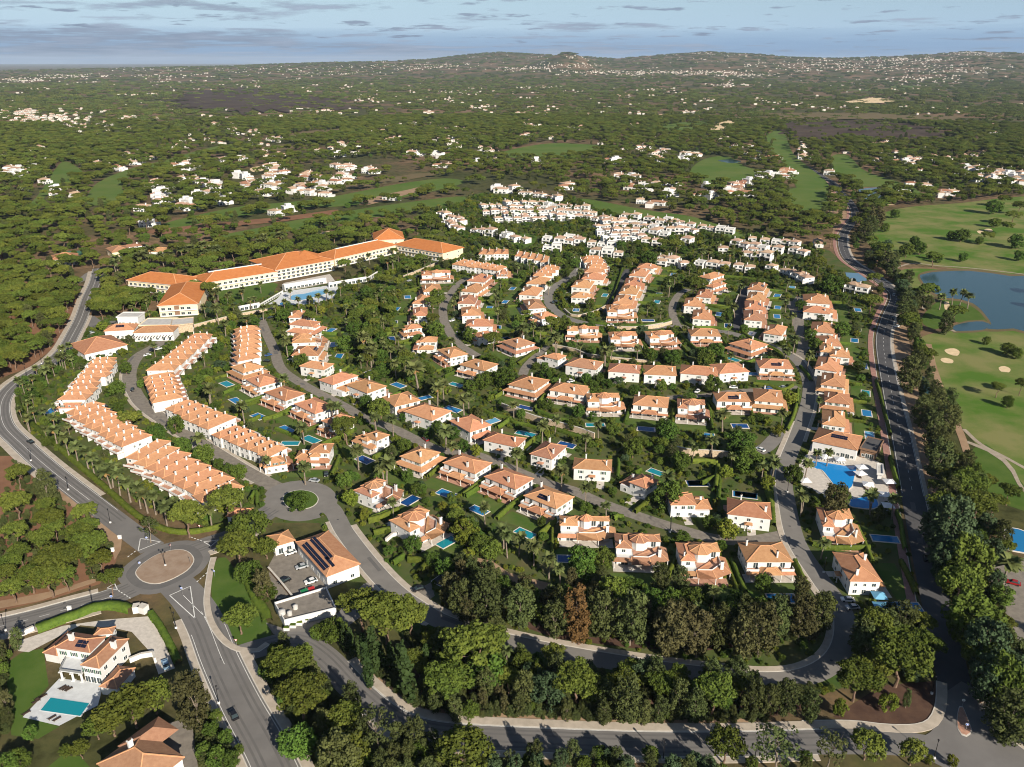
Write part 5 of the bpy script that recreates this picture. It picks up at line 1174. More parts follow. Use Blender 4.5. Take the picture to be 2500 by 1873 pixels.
def trunk_mesh(name, seed, h, r, m, limbs=4, spread=2.6, top=2.0, lean=.4, fork=.75):
    rng = np.random.default_rng(seed); mb = MB(); p = np.array([0., 0., -.2]); pr = r * 1.25
    n = 5; pth = [(p, pr)]
    for i in range(1, n + 1):
        q = np.array([rng.normal() * lean * i / n, rng.normal() * lean * i / n, h * fork * i / n]); qr = r * (1 - .45 * i / n)
        mb.tube(p, q, pr, qr, 7, cap=False); p, pr = q, qr
    for k in range(limbs):
        t = 2 * math.pi * k / limbs + rng.uniform(-.4, .4); s = spread * rng.uniform(.7, 1.15)
        mid = p + np.array([math.cos(t) * s * .5, math.sin(t) * s * .5, top * .45]); e = p + np.array([math.cos(t) * s, math.sin(t) * s, top * rng.uniform(.8, 1.2)])
        mb.tube(p, mid, pr * .8, pr * .5, 6, cap=False); mb.tube(mid, e, pr * .5, pr * .14, 5, cap=False)
    return mb.mesh(name, m)
PROTO = {}
def proto(kind, trunks, crowns, r, h): PROTO[kind] = (trunks, crowns, r, h)
def make_protos():
    # stone pine: bare trunk, parasol crown
    tr = [trunk_mesh('trunk', 10 + i, 8, .30, M['bark'], 6, 3.2, 2.6, .5, .72) for i in range(3)]
    cr = []
    for i in range(4):
        rng = np.random.default_rng(100 + i); C = []; R = []
        for k in range(74):
            a = rng.uniform(0, 2 * math.pi); rr = 5.0 * math.sqrt(rng.uniform(0, 1)) * .86; wob = 1 + .14 * math.sin(3 * a + i) + .10 * math.sin(5 * a + 2 * i)
            z = 7.3 + 2.1 * math.sqrt(max(0, 1 - (rr / 5.0) ** 2)) + rng.normal() * .22
            C.append((rr * wob * math.cos(a), rr * wob * math.sin(a), z)); R.append(rng.uniform(.6, 1.15))
        for k in range(10):
            a = rng.uniform(0, 2 * math.pi); rr = rng.uniform(2, 4.4); C.append((rr * math.cos(a), rr * math.sin(a), 7.0 + rng.normal() * .2)); R.append(.8)
        cr.append(lobes_crown('crown', C, R, 54, .20, M['leaf_pine'], 200 + i, .78, .30))
    proto('pine', tr, cr, 5.0, 10.2)
    def leafy(kind, leaf, n, a, b, z0, rl, per, sz, bark='bark', th=4.5, tr_r=.22, seeds=3, flat=.9, up=.2, lo=-.75):
        tr = [trunk_mesh('trunk', 30 + i, th, tr_r, M[bark], 5, a * .55, b * .9, .25, .7) for i in range(2)]; cr = []
        for i in range(seeds):
            rng = np.random.default_rng(300 + i + len(PROTO) * 17); C, R = ell_lobes(rng, n, a, b, z0, rl, lo)
            cr.append(lobes_crown('crown', C, R, per, sz, M[leaf], 400 + i, flat, up))
        proto(kind, tr, cr, a + rl * .7, z0 + b + rl * .6)
    leafy('broad', 'leaf_broad', 66, 3.1, 3.1, 4.1, .85, 50, .185, lo=-.9)
    leafy('bright', 'leaf_bright', 56, 2.7, 2.7, 3.6, .75, 46, .175, seeds=2, lo=-.9)
    leafy('olive', 'leaf_olive', 92, 2.9, 5.0, 5.9, .75, 44, .17, 'bark_grey', 6.0, .22, 3, .9, .2, -.98)
    leafy('brown', 'leaf_brown', 92, 2.7, 5.2, 6.1, .7, 44, .17, 'bark_grey', 6.0, .22, 2, .9, .2, -.98)
    leafy('rust', 'leaf_rust', 92, 2.3, 6.6, 7.6, .7, 44, .17, 'bark', 8.0, .26, 1, .9, .2, -.98)
    leafy('blue', 'leaf_blue', 80, 3.2, 4.3, 5.2, .85, 48, .19, 'bark', 5.5, .26, 2, .9, .2, -.95)
    leafy('euc', 'leaf_olive', 40, 3.2, 3.8, 7.0, .7, 22, .17, 'bark_grey', 9.0, .20, 2, .9, .1)
    leafy('ball', 'leaf_pine', 64, 2.8, 2.3, 4.9, .72, 50, .165, 'bark', 4.0, .20, 2, .9, .25, -.35)
    # Italian cypress
    tr = [trunk_mesh('trunk', 61, 3, .18, M['bark'], 2, .2, 1, .05, .8)]; cr = []
    for i in range(2):
        rng = np.random.default_rng(500 + i); C = []; R = []
        for k in range(30):
            z = .6 + 9.0 * k / 30; q = math.sin(math.pi * min(1, (z / 10.4)) ** .75) * .62 + .12
            C.append((rng.normal() * .18, rng.normal() * .18, z)); R.append(q * rng.uniform(.85, 1.15))
        cr.append(lobes_crown('crown', C, R, 26, .20, M['leaf_cypress'], 510 + i, 1.3, .3))
    proto('cypress', tr, cr, .8, 10.0)
    # fan palm
    tr = []; cr = []
    for i in range(3):
        rng = np.random.default_rng(600 + i); mb = MB(); p = np.array([0., 0, -.2]); lx, ly = rng.normal() * .25, rng.normal() * .25
        for k in range(5):
            q = np.array([lx * ((k + 1) / 5) ** 2, ly * ((k + 1) / 5) ** 2, 7.6 * (k + 1) / 5]); mb.tube(p, q, .30 - .03 * k, .28 - .03 * k, 7, cap=False); p = q
        tr.append(mb.mesh('trunk', M['bark_grey']))
        V = []; F = []; MI = []; top = p
        def frond(az, el, L, mi, droop):
            d = np.array([math.cos(az) * math.cos(el), math.sin(az) * math.cos(el), math.sin(el)]); sd = np.array([-math.sin(az), math.cos(az), 0]); P = top.copy(); seg = 5; prev = None
            for k in range(seg + 1):
                t_ = k / seg; wd = (.10 if k == 0 else .62 * math.sin(math.pi * min(.97, .12 + .86 * t_)) * (1 if mi == 0 else .7)) + .03
                up_ = np.array([0, 0, .16 * wd]); cur = [P + sd * wd + up_, P - sd * wd + up_, P.copy()]
                if prev is not None:
                    b = len(V); V.extend([prev[0], prev[2], cur[2], cur[0], prev[2], prev[1], cur[1], cur[2]]); F.extend([(b, b+1, b+2, b+3), (b+4, b+5, b+6, b+7)]); MI.extend([mi, mi])
                prev = cur; P = P + d * (L / seg); d = d + np.array([0, 0, -droop]); d /= np.linalg.norm(d)
        for k in range(46): frond(rng.uniform(0, 6.28), rng.uniform(-.25, 1.25), rng.uniform(2.3, 3.1), 0, rng.uniform(.14, .30))
        for k in range(14): frond(rng.uniform(0, 6.28), rng.uniform(-1.1, -.45), rng.uniform(1.2, 1.9), 1, .25)
        cr.append(fast_mesh('crown', np.array(V), np.array(F), [M['leaf_palm'], M['leaf_dry']], MI))
    proto('palm', tr, cr, 2.4, 9.2)
make_protos()
TREES = {}
ANN = []
def tree(kind, x, y, r=None, h=None, z=0.0, force=False):
    """Plant a tree of crown radius r and height h; only remembered here, built when all are known."""
    _, _, r0, h0 = PROTO[kind]
    r = r or r0 * random.uniform(.8, 1.2); h = h or h0 * (r / r0) ** .7
    TREES.setdefault(kind, []).append((x, y, r, h, force))
def crown_at(view, kind, x, y, wpx, hs=None):
    """A tree whose crown is centred at a spot of the view and is wpx wide there."""
    _, _, r0, h0 = PROTO[kind]
    r = (1.15 if kind == 'palm' else 1) * wpx / 2 * depth_px(view, x, y, 4.0)
    for _ in range(2):
        h = (hs or 1.0) * h0 * (r / r0) ** .75
        zc = h * {'pine': .80, 'palm': .84}.get(kind, .62); r = (1.15 if kind == 'palm' else 1) * wpx / 2 * depth_px(view, x, y, zc)
    h = (hs or 1.0) * h0 * (r / r0) ** .75
    zc = h * {'pine': .80, 'palm': .84}.get(kind, .62)
    p = at2(view, x, y, zc); tree(kind, p[0], p[1], r, h, force=True)
    occ_disc(p, max(1.5, r * .75), B_TREE)
KEY = {'p': 'pine', 'l': 'ball', 'g': 'broad', 'y': 'bright', 'o': 'olive', 'n': 'brown', 'R': 'rust', 'u': 'blue', 'e': 'euc', 'c': 'cypress', 'f': 'palm', 'O': 'olive', 'U': 'blue', 'G': 'broad', 'P': 'pine'}
ANNOT = {
 'R6': 'p85,115,130 o230,170,110 p80,265,150 p235,275,118 p440,315,135 p245,350,165 p75,410,150 p455,385,135 p290,400,120 p215,455,135 p400,430,150 p100,520,120 p455,490,200 p300,555,230 p512,560,142 p40,565,120 p570,658,140 p150,640,160 p250,650,180 p20,640,120 p60,705,130 p340,650,120 '
       'e775,405,95 l1295,405,215 l1240,500,190 l1390,500,115 g1300,620,150 n1375,680,95 g1400,725,100 l1250,870,175 p1505,1110,245 p1570,1260,310 g1560,1500,220 l1810,1385,160 l1820,1580,240 l690,1330,260 l580,1400,190 l800,1280,200 l500,1440,130 n1020,1290,205 p970,325,205 p1190,245,205 g1560,250,120 g1660,945,80 g1720,925,120 '
       'g1100,1450,90 l1130,1400,70 g1180,1500,80 g1060,1560,90 g1130,1600,110 g1210,1610,90 g1250,1560,60 l420,1560,90 g100,1600,110 g30,1640,120 g340,1560,70',
 'R7': 'p170,800,240 p300,840,300 p430,860,200 g40,930,150 o700,760,140 o830,740,190 o1000,785,165 n745,800,110 y1110,840,95 o1190,850,150 R1320,840,150 o1450,830,170 o1590,850,200 g1500,730,180 n1780,900,180 n1880,900,150 g1700,770,140 p760,1020,330 p620,1170,260 g850,1130,220 o1010,1230,120 u1150,1230,190 p1300,1180,240 g1400,1240,180 o1570,1270,180 p1750,1210,170 o1850,1270,130 '
       'l720,1560,290 l80,1410,165 e260,1450,210 o60,1580,230 l1690,1585,95 l1460,1630,52 o1090,1570,75 e960,1600,90 y1860,1645,85 y720,420,150 g790,480,130 g860,510,110 g620,600,110 g550,560,90 o900,920,90 g1330,560,150 g1440,560,110 g1340,620,110 g1560,700,110 '
       'c85,960,34 c120,980,34 c158,1005,30 c182,1000,30 c245,1010,60 c292,1050,34 c318,1065,34 c350,1080,30 c382,1072,34 c430,1140,80 c212,1095,60 c510,1070,30 f920,410,75 f940,462,65 f1000,448,70 f1080,508,75 f1160,568,70 f1222,618,60 f1225,110,65 f1350,195,60 f820,300,50 f290,80,75 f990,20,60 f935,1045,60 y640,1300,40 g750,1350,90 o560,1280,90 o420,1260,60 o680,1330,90 o1000,1320,70 o1250,1340,80 o1450,1340,90 o1650,1360,80',
 'R8': 'n80,900,180 n230,920,170 o330,900,160 n560,900,200 o640,860,150 n770,850,140 o860,820,150 n460,960,150 g100,760,150 g200,770,150 g430,790,150 g560,810,140 p50,1220,140 p310,1255,215 o510,1270,130 o690,1270,130 o590,1300,110 p1060,1170,235 p1290,1070,290 p1150,900,190 p1380,900,140 p1180,1120,180 p1400,1000,150 l370,1540,205 e660,1555,235 e920,1550,185 l1110,1530,175 l1350,1570,145 y1560,1620,60 y1440,1615,50 '
       'p1640,150,200 P1510,270,190 p1690,260,200 U1570,370,240 G1640,540,260 G1690,850,270 U1740,1000,240 G1820,1190,260 O1880,1350,230 U1540,470,190 P1610,700,230 G1770,1100,210 o1490,30,150 p1560,130,150 G1850,1400,150 G1630,900,170 P1680,1030,170 U1510,560,150 U1470,380,150 G1560,640,170 U1740,1180,180 f60,140,70 f620,60,65 f780,240,65 f1140,240,60 f1255,260,65 f880,480,60 f1850,580,110 n950,240,140 y1220,1310,110 o1320,1290,50 y970,1340,90 o820,1310,110 y380,400,130 y370,100,80 g130,40,110 y590,160,70 g720,110,110 g470,60,110',
 'R5': 'g1340,370,80 u1390,360,70 g1510,390,90 g1590,375,90 n1330,190,90 o1250,270,80 o1290,230,90 g1840,295,90 g2120,975,90 g2170,1005,70 g2040,125,110 g2040,220,70 p2120,240,80 f1795,650,50 f1840,655,46 f1890,665,50 f1720,672,50 o1760,810,90 o1500,690,90 o1490,760,90 p1540,790,110 g1560,850,80 p1300,690,140 p1030,195,80 p980,460,110 g1060,590,140 p1100,560,130 g1580,950,80 o1540,1110,150 o1560,1050,130 o1610,1330,130 o1750,1390,140 o1680,1440,130 o1690,1540,140 u1480,600,90 u1530,650,80 o1400,440,90 o1430,490,80 g2180,330,110 g1120,860,110 g930,900,90 l230,600,120 p330,370,0 g1700,440,50 g1850,430,60 p2000,300,80 p2150,180,90 p2190,120,90 g1780,300,60 g1950,330,50 p2100,80,80 g2190,420,70 g1660,420,50 g1560,330,60 p2060,1210,90 p2200,1190,100 g2120,1300,70 g1990,930,50 g1440,170,60 g1380,250,60' ,
 'R3': 'f1700,700,36 f1790,694,36 f1850,680,36 f1910,668,36 f1955,645,36 f1990,655,36 f1740,640,30 f1650,722,36 f1300,640,36 f1380,650,36 f1450,630,36 f1560,600,30 g1350,690,50 f1500,690,36',
 'A1': 'g1030,200,170 g900,470,230 g870,650,130 g920,730,150 p1090,860,290 g1690,960,260 g1460,1070,220 g1800,1240,220 g2080,1350,290 g1230,410,110 f2150,480,130 f40,900,120 f60,1040,150 f220,1170,170 f340,1260,160 f480,1340,150 f560,1420,150 f660,1500,160 f810,1560,170 f900,1600,150 g280,110,130 f130,80,120',
 'A2': 'f60,850,140 f150,890,140 f260,950,150 f370,1020,150 f450,1080,140 f540,1110,130 f660,1220,140 f760,1180,110 f1150,1250,140 f1040,470,140 g1080,640,210 g1250,760,140 g1360,820,140 g1460,830,160 g860,560,180 g590,410,180 f1510,150,100 f2150,350,110 g2050,700,80 f1760,720,90 f1480,1100,100',
 'A3': 'f380,920,130 f760,1130,120 f1410,1340,110 f1230,410,110 g1380,600,170 g1190,120,150 p1480,120,140 g1870,420,200 f2060,390,150 f2140,520,110 g1960,200,160 p1850,1300,260 f2000,1590,120 f2180,1240,90 f1720,1130,110 g2080,1050,140 f1200,830,110 f560,210,90 f480,60,110 f350,40,70 f800,170,90 g900,190,100 f970,50,80 g640,220,90',
 'A4': 'p360,520,170 p470,540,160 p620,570,150 g230,770,220 y600,750,150 g460,830,180 f740,410,70 f230,240,70 p560,160,110 g920,270,220 g1080,210,130 p820,400,150 g1160,770,230 p1080,850,220 g1140,1230,240 p1080,1060,200 g120,1330,240 f250,1450,140 f100,1370,130 f660,1500,120 g260,960,180 f420,860,80 g330,1100,120 g400,1330,160 p1900,1330,280 g1600,1290,200 f1380,890,90 f1390,800,80 f1930,730,100 f2000,600,60 f1620,500,60 f1960,1000,90 g50,1000,170 g60,1150,170 g200,1180,160 g470,1450,150 f1340,1390,120',
 'A5': 'p790,310,220 g940,240,130 g1020,330,140 p1070,150,150 g1640,90,150 p1780,310,190 g2030,270,220 g900,460,110 f1075,470,90 y760,540,110 g1220,880,150 p690,1140,230 g860,1130,180 f300,1250,120 f770,1360,130 f1420,1530,120 f1090,1470,90 f1510,1480,90 f1860,1490,80 g1240,1500,140 g2030,1560,200 p360,1010,140 g1490,660,80 g300,480,130 f240,380,80 f400,350,70 y880,900,90 f660,620,90',
 'A6': 'p670,600,290 f300,650,100 f380,520,80 f1200,930,110 f1260,660,90 f1880,870,80 f2040,760,80 f1970,1060,90 g1310,1210,110 g1070,1060,160 f760,180,120 f830,170,110 f960,80,80 g590,380,130 p400,90,220 p200,50,160 f1120,230,110 f1260,240,90 f1740,230,90 f1850,290,110 f2070,430,90 f1890,590,80 g380,1560,180 g900,1480,200 g760,1530,170 f1850,1500,90 f1130,1600,90 g2080,890,150 f1890,1560,80',
 'B1': 'f1410,80,170 f1170,30,110 g1060,70,150 f1620,290,130 f1690,260,120 f1910,440,120 f1960,390,110 g1540,780,130 g1620,690,130 f1710,750,150 f1790,920,120 f1060,1130,160 f760,980,130 g1010,480,280 p640,720,270 f960,620,110 f1140,640,110 y1240,890,90 g620,1280,170 y690,1480,170 g1460,1370,120 g2110,200,200 g1900,900,140 y2040,960,140 y800,590,70 f170,730,110 f180,1140,130 g1250,600,90 f560,520,110',
 'B2': 'g180,620,180 g370,590,260 f550,110,130 f920,200,140 g1300,720,180 g1250,620,120 g1370,630,130 g980,600,110 g860,560,110 g1760,750,120 g1850,580,130 f460,920,90 f910,1080,90 f1240,1270,100 f1380,1150,90 f500,1430,130 g1750,1370,220 g2090,1140,200 g1100,1110,140 g2060,700,130 f1180,290,80 f1450,350,110 f1520,310,80 f1800,320,80 g1940,370,150 f770,1160,130 y820,1220,90 g980,1540,100 f980,1610,120 y210,840,80 g540,1000,110 g1310,1030,100',
 'B3': 'g440,330,170 g150,330,150 g550,260,150 g800,70,80 g530,570,170 y1220,690,130 g110,960,230 g770,1100,270 g830,1230,230 f520,1090,100 f340,1150,80 g240,1260,170 y1110,990,120 f690,1240,70 f970,1310,90 f1070,1260,80 y1000,1480,100 y640,1370,100 g120,1560,260 f620,850,110 f1150,850,80 f1170,290,70 g400,1020,100 f1460,1200,70 f1560,1190,80 f1330,1600,110 f1360,1300,90 g1640,1570,220 f1960,1570,90 g1440,210,150 f1380,320,90 f1250,180,80 g1830,400,110 g1880,680,90 f1480,740,60 g1600,880,70',
 'B4': 'g690,890,180 g460,960,100 g1040,480,90 y960,560,90 g1200,760,190 g1390,900,130 g720,410,110 y130,480,150 y260,640,110 f510,550,80 f450,200,120 f190,70,110 g640,290,110 g560,250,90 g1850,700,90 f1340,610,80 g1270,850,160',
}
for v, s in ANNOT.items():
    for q in s.split():
        x, y, w_ = (float(t) for t in q[1:].split(','))
        if w_ > 0: crown_at(v, KEY[q[0]], x, y, w_, {'n': 1.15, 'o': 1.15, 'O': 1.1, 'U': 1.3, 'G': 1.3, 'P': 1.2}.get(q[0], 1.0))
# ------------------------------------------------------------------ hedges and garden walls
def hedge_mesh(P, w, h, seed):
    rng = np.random.default_rng(seed); C = smooth([np.asarray(p) for p in P], 1.3); N_ = normals(C); n = len(C)
    prof = [(-.5, 0), (-.52, .55), (-.40, .95), (0, 1.04), (.40, .95), (.52, .55), (.5, 0)]; V = []; F = []
    for i in range(n):
        for a, b in prof:
            q = C[i] + N_[i] * (a * w * rng.uniform(.86, 1.14)); V.append((q[0], q[1], b * h * rng.uniform(.92, 1.08)))
    k = len(prof)
    for i in range(n - 1):
        for j in range(k - 1): F.append((i*k+j, i*k+j+1, (i+1)*k+j+1, (i+1)*k+j))
    V = np.array(V); F = np.array(F); L = np.hypot(*np.diff(C, axis=0).T).sum(); m_ = int(L * 14)
    t = rng.uniform(0, n - 1.001, m_); i0 = t.astype(int); fr = (t - i0)[:, None]; cc = C[i0] * (1 - fr) + C[i0 + 1] * fr; nn = N_[i0]; a = rng.uniform(0, math.pi, m_)
    P3 = np.c_[cc + nn * (np.cos(a) * w * .55)[:, None], .25 + np.sin(a) * h * .80 + rng.uniform(0, .1, m_)]
    D3 = np.c_[nn * np.cos(a)[:, None], np.sin(a) + .2] + rng.normal(size=(m_, 3)) * .4; D3 /= np.linalg.norm(D3, axis=1, keepdims=True)
    V2, F2 = quads(P3, D3, np.full(m_, .26), rng)
    return fast_mesh('hedge', np.concatenate([V, V2]), np.concatenate([F, F2 + len(V)]), M['leaf_hedge'])
HEDGES = []
def hedge(P, w=1.4, h=1.9, label=None):
    P = [np.asarray(p) for p in P]; c = P[len(P) // 2]
    o = put('hedge', hedge_mesh([p - c for p in P], w, h, len(HEDGES)), None, (c[0], c[1], 0)); occ_line(P, w + .6, B_TREE)
    if label: tag(o, label, 'hedge', 'hedges'); 
    else: HEDGES.append((o, c[0], c[1]))
    return o
hedge(pts('R6', '300,-20 430,95 560,205 700,330 800,392 900,428 1000,432 1090,418 1170,398'), 2.2, 1.6, 'long clipped hedge between the palms and the main roundabout')
hedge(pts('R3', '105,1290 120,1340 170,1420 260,1500 340,1570'), 2.2, 1.6, 'clipped hedge round the inside of the road bend')
hedge(pts('R6', '195,945 300,905 420,862 500,832 600,822 690,842'), 3.2, 2.0, 'hedge in front of the large white villa along the road')
hedge(pts('R6', '792,862 840,930 890,1020 935,1120'), 2.0, 1.8, 'hedge on the right side of the large white villa drive')
hedge(pts('R6', '1300,690 1340,780 1385,850 1400,900'), 3.0, 1.5, 'hedge between the reception lawn and the yard')
hedge(pts('A5', '1170,1080 1200,1130 1300,1165 1450,1180'), 1.8, 1.6, 'rounded hedge on the outside of the hairpin bend')
hedge(pts('A5', '1580,1190 1750,1210 1950,1195 2150,1170 2300,1120'), 1.8, 1.6, 'long hedge below the corner pool of the walled lane')
hedge(pts('A6', '470,1090 560,1170 640,1220 760,1225 900,1225 1050,1250 1150,1230'), 1.8, 1.6, 'hedge below the end villa beside the upper road')
hedge(pts('A6', '1280,1290 1400,1370 1560,1440 1750,1540 1850,1640'), 1.8, 1.6, 'dark hedge under the upper road near the junction')
hedge(pts('B3', '1230,600 1150,640 1000,600 880,585'), 1.8, 1.6, 'hedge at the end of the crossing lane')
for v, s in (('B1', '570,930 620,1010 690,1100'), ('B1', '940,1070 1050,1000 1160,950'), ('B4', '1440,700 1560,590 1680,500'), ('B4', '1820,860 1900,790 1970,720'), ('B4', '300,700 430,650 560,610'), ('B4', '1140,490 1250,410 1330,350'), ('B4', '330,150 430,110 520,70'), ('B4', '830,320 900,260 960,200'),
             ('B5', '620,640 720,560 780,480'), ('B5', '900,1240 950,1150 980,1080'), ('B5', '990,330 930,300 960,270'), ('B5', '1370,230 1360,330 1350,430'), ('B5', '1840,360 1850,480 1860,640 1870,760'), ('B5', '2060,1080 2110,1190 2160,1290'), ('B5', '430,700 470,680 520,690'),
             ('B2', '500,490 600,420 720,330 800,250'), ('B2', '680,990 740,900 820,800'), ('B2', '1660,1120 1690,1030 1710,960'), ('B2', '130,990 250,1040 380,1070 460,1120 600,1150 720,1190'), ('B2', '700,1000 900,1080 1100,1130'), ('B2', '280,1180 360,1130 420,1080'), ('B2', '880,1180 1050,1240 1300,1310'), ('B2', '560,1420 620,1360 690,1300'),
             ('B3', '850,720 860,830 870,900'), ('B3', '590,930 560,850 520,790 480,740'), ('B3', '1280,640 1270,760 1230,900 1180,1010'), ('B3', '190,110 260,190 340,260 380,300'), ('B3', '990,250 1080,310 1150,350'), ('B3', '250,10 280,50 360,90'), ('B3', '1300,430 1350,480 1400,560'), ('B3', '560,1300 420,1290 330,1290'), ('B3', '560,1400 570,1520 560,1640'), ('B3', '980,1500 1010,1600 1040,1680'), ('B3', '1980,560 2020,700 2060,860 2110,1050'),
             ('B6', '1060,640 1100,760 1120,900 1140,980'), ('B6', '310,930 450,960 640,965 820,960'), ('B6', '1100,1080 1180,1240 1240,1380'), ('B6', '1000,150 1040,300 1080,430'),
             ('A3', '1750,180 1850,200'), ('A3', '1600,330 1750,345 1880,330'), ('A3', '1700,600 1850,630 1950,640'), ('A3', '550,985 650,940 740,900'), ('A3', '980,1270 1150,1220 1290,1150'), ('A3', '1120,1370 1250,1420 1380,1490'), ('A3', '820,1300 950,1240'), ('A3', '1450,1230 1600,1170'), ('A3', '430,700 560,660'), ('A3', '250,820 400,800'),
             ('A4', '700,740 780,730 900,700'), ('A4', '500,1210 620,1200'), ('A4', '500,1420 640,1440 780,1400'), ('A4', '1680,840 1800,830 1900,830'), ('A4', '1720,990 1800,990 1920,990'), ('A4', '2000,900 1990,760 2050,640'), ('A4', '1960,1260 2080,1280'), ('A5', '1450,400 1550,380'), ('A5', '1660,400 1600,600 1540,780 1470,920'), ('A5', '1480,420 1560,480'), ('A5', '430,1300 640,1310'), ('A5', '640,1380 560,1480 480,1560'), ('A5', '2020,640 2180,680'), ('A5', '1900,1030 2100,1070'), ('A6', '40,660 240,680'), ('A6', '0,800 230,790'), ('A6', '830,930 1000,960 1130,950'), ('A6', '1010,780 1120,800'), ('A6', '1020,600 1180,640'), ('A6', '1620,840 1780,830'), ('A6', '1650,990 1800,1000'), ('A6', '940,530 1300,560 1600,620 1800,690 2200,760'), ('A6', '270,460 450,470'),
             ('R3', '1160,850 1300,820 1460,780 1650,750'), ('R3', '870,790 940,770'), ('R6', '1310,270 1340,230 1350,300'), ('R7', '480,650 520,590 420,580'), ('R7', '340,600 400,560'), ('R7', '210,380 280,360 370,320'), ('R7', '240,440 330,420'), ('R8', '240,180 330,150 330,260'), ('R8', '570,130 590,230 610,320')):
    hedge(pts(v, s), random.uniform(1.2, 1.9), random.uniform(1.5, 2.3))
for (t_, c_, rz_, w_, d_, ey_) in VILLAS:
    cs, sn = math.cos(rz_), math.sin(rz_)
    for sd in (-1, 1):
        Q = [(sd * (w_ / 2 + 2.6), -ey_ - 7), (sd * (w_ / 2 + 2.8), -ey_ - 1), (sd * (w_ / 2 + 2.6), d_ * .2)]
        Q = [np.array((c_[0] + a * cs - b * sn, c_[1] + a * sn + b * cs)) for a, b in Q]
        if any(occupied(q[0], q[1], 1 | 2 | 4 | 8 | 16) for q in (Q[0], (Q[0] + Q[1]) / 2, Q[1], (Q[1] + Q[2]) / 2, Q[2])): continue
        hedge(Q, random.uniform(.9, 1.5), random.uniform(1.3, 2.1))
rank_labels(HEDGES, 'hedge', 'hedge', 'hedges')
def garden_wall(view, s, h, label, m='stone_wall', th=.6):
    P = smooth(pts(view, s), 3.0); c = P[len(P) // 2]; mb = MB()
    for a, b in zip(P[:-1], P[1:]): mb.bar((*(a - c), h / 2), (*(b - c), h / 2), th, h, 0); mb.bar((*(a - c), h + .06), (*(b - c), h + .06), th + .16, .12, 1)
    o = mb.obj('garden_wall', [M[m], M['kerb_stone']], None, loc=(c[0], c[1], 0)); tag(o, label, 'wall'); occ_line(P, 3, B_TREE)
garden_wall('B2', '330,960 480,1020 700,1100 850,1140 1000,1180 1200,1240 1330,1290', 3.0, 'sandy stone retaining wall curving above the lower gardens')
garden_wall('B3', '140,1190 300,1225 480,1235 650,1250', 3.4, 'sandy stone retaining wall beside the turning area')
garden_wall('B2', '880,295 1000,320 1120,345 1240,395 1400,420', 1.8, 'pale stone wall under the towered villas')
garden_wall('B2', '1500,430 1650,445 1850,462 2010,470', 1.6, 'pale stone wall with a row of young shrubs')
garden_wall('A5', '870,985 960,1060 1050,1075 1200,1040 1320,1000 1430,940', 1.6, 'stone wall on the inside of the hairpin bend')
garden_wall('A5', '1580,1235 1800,1245 2000,1225 2200,1190', 2.2, 'sandy retaining wall below the corner pool hedge')
garden_wall('A6', '10,1235 160,1215 330,1165', 2.2, 'sandy retaining wall at the side lane corner')
garden_wall('A4', '690,555 850,490 1000,430 1150,365 1320,300', 2.4, 'long pale wall sloping down from the hotel garden')
garden_wall('R3', '1165,860 1300,825 1450,790 1640,755', 2.0, 'pale wall between the hotel garden and the terraces')
garden_wall('A6', '1230,790 1190,900 1160,1020', 1.4, 'sandy wall beside the dark row lane')
garden_wall('R6', '80,985 180,942', 1.7, 'white gate wall of the large villa by the road', 'wall_white', .7)
garden_wall('R6', '700,845 735,840 770,850', 2.4, 'white entrance wall at the large villa gate', 'wall_white', 2.2)
garden_wall('R6', '680,1110 740,1085 805,1075 815,1110', 1.6, 'curving white garden wall beside the large villa', 'wall_white', .6)
garden_wall('R7', '305,480 340,450 390,440', 1.5, 'curving white wall at a villa drive above the loop road', 'wall_white', .6)
garden_wall('R6', '1405,625 1470,700 1530,775', 1.2, 'timber fence beside the reception yard', 'timber', .5)

# ------------------------------------------------------------------ vehicles
def car_meshes(L=4.4, Wd=1.8, H=1.48):
    prof = [(-L/2, .35), (-L/2, .78), (-L/2 + .15, .88), (-L/2 + 1.05, .95), (L/2 - .75, .98), (L/2 - .06, .86), (L/2, .6), (L/2, .35)]
    mb = MB(); n = len(prof); V = [(x, -Wd/2, z) for x, z in prof] + [(x, Wd/2, z) for x, z in prof]
    mb.add(V, [tuple(range(n)), tuple(range(n, 2*n))[::-1]] + [(i, n+i, n+(i+1)%n, (i+1)%n) for i in range(n)], 0)
    body = mb
    a, b, c, d = -L/2 + 1.0, -L/2 + 1.75, L/2 - 1.15, L/2 - .35; y0, y1 = Wd/2 - .06, Wd/2 - .24; z0, z1 = .93, H
    V = [(a,-y0,z0),(d,-y0,z0),(d,y0,z0),(a,y0,z0),(b,-y1,z1),(c,-y1,z1),(c,y1,z1),(b,y1,z1)]
    gl = MB(); gl.add(V, [(0,1,5,4),(1,2,6,5),(2,3,7,6),(3,0,4,7)])
    tp = MB(); tp.box(b - .03, c + .03, -y1 - .02, y1 + .02, z1 - .01, z1 + .05)
    wh = MB(); wh.tube((0, -.11, 0), (0, .11, 0), .33, .33, 12)
    hd = MB(); hd.box(-.03, .03, -.2, .2, -.08, .08)
    return body, gl, tp, wh, hd
CB, CG, CT, CW, CH = car_meshes()
CARM = {k: (CB.mesh('body', M['paint_' + k]), CT.mesh('roof_panel', M['paint_' + k])) for k in ('black', 'white', 'silver', 'blue', 'red', 'pale_blue')}
CARG, CARW, CARH = CG.mesh('glasshouse', M['glass']), CW.mesh('wheel', M['tyre']), CH.mesh('headlight', M['frame_white'])
CARS = []
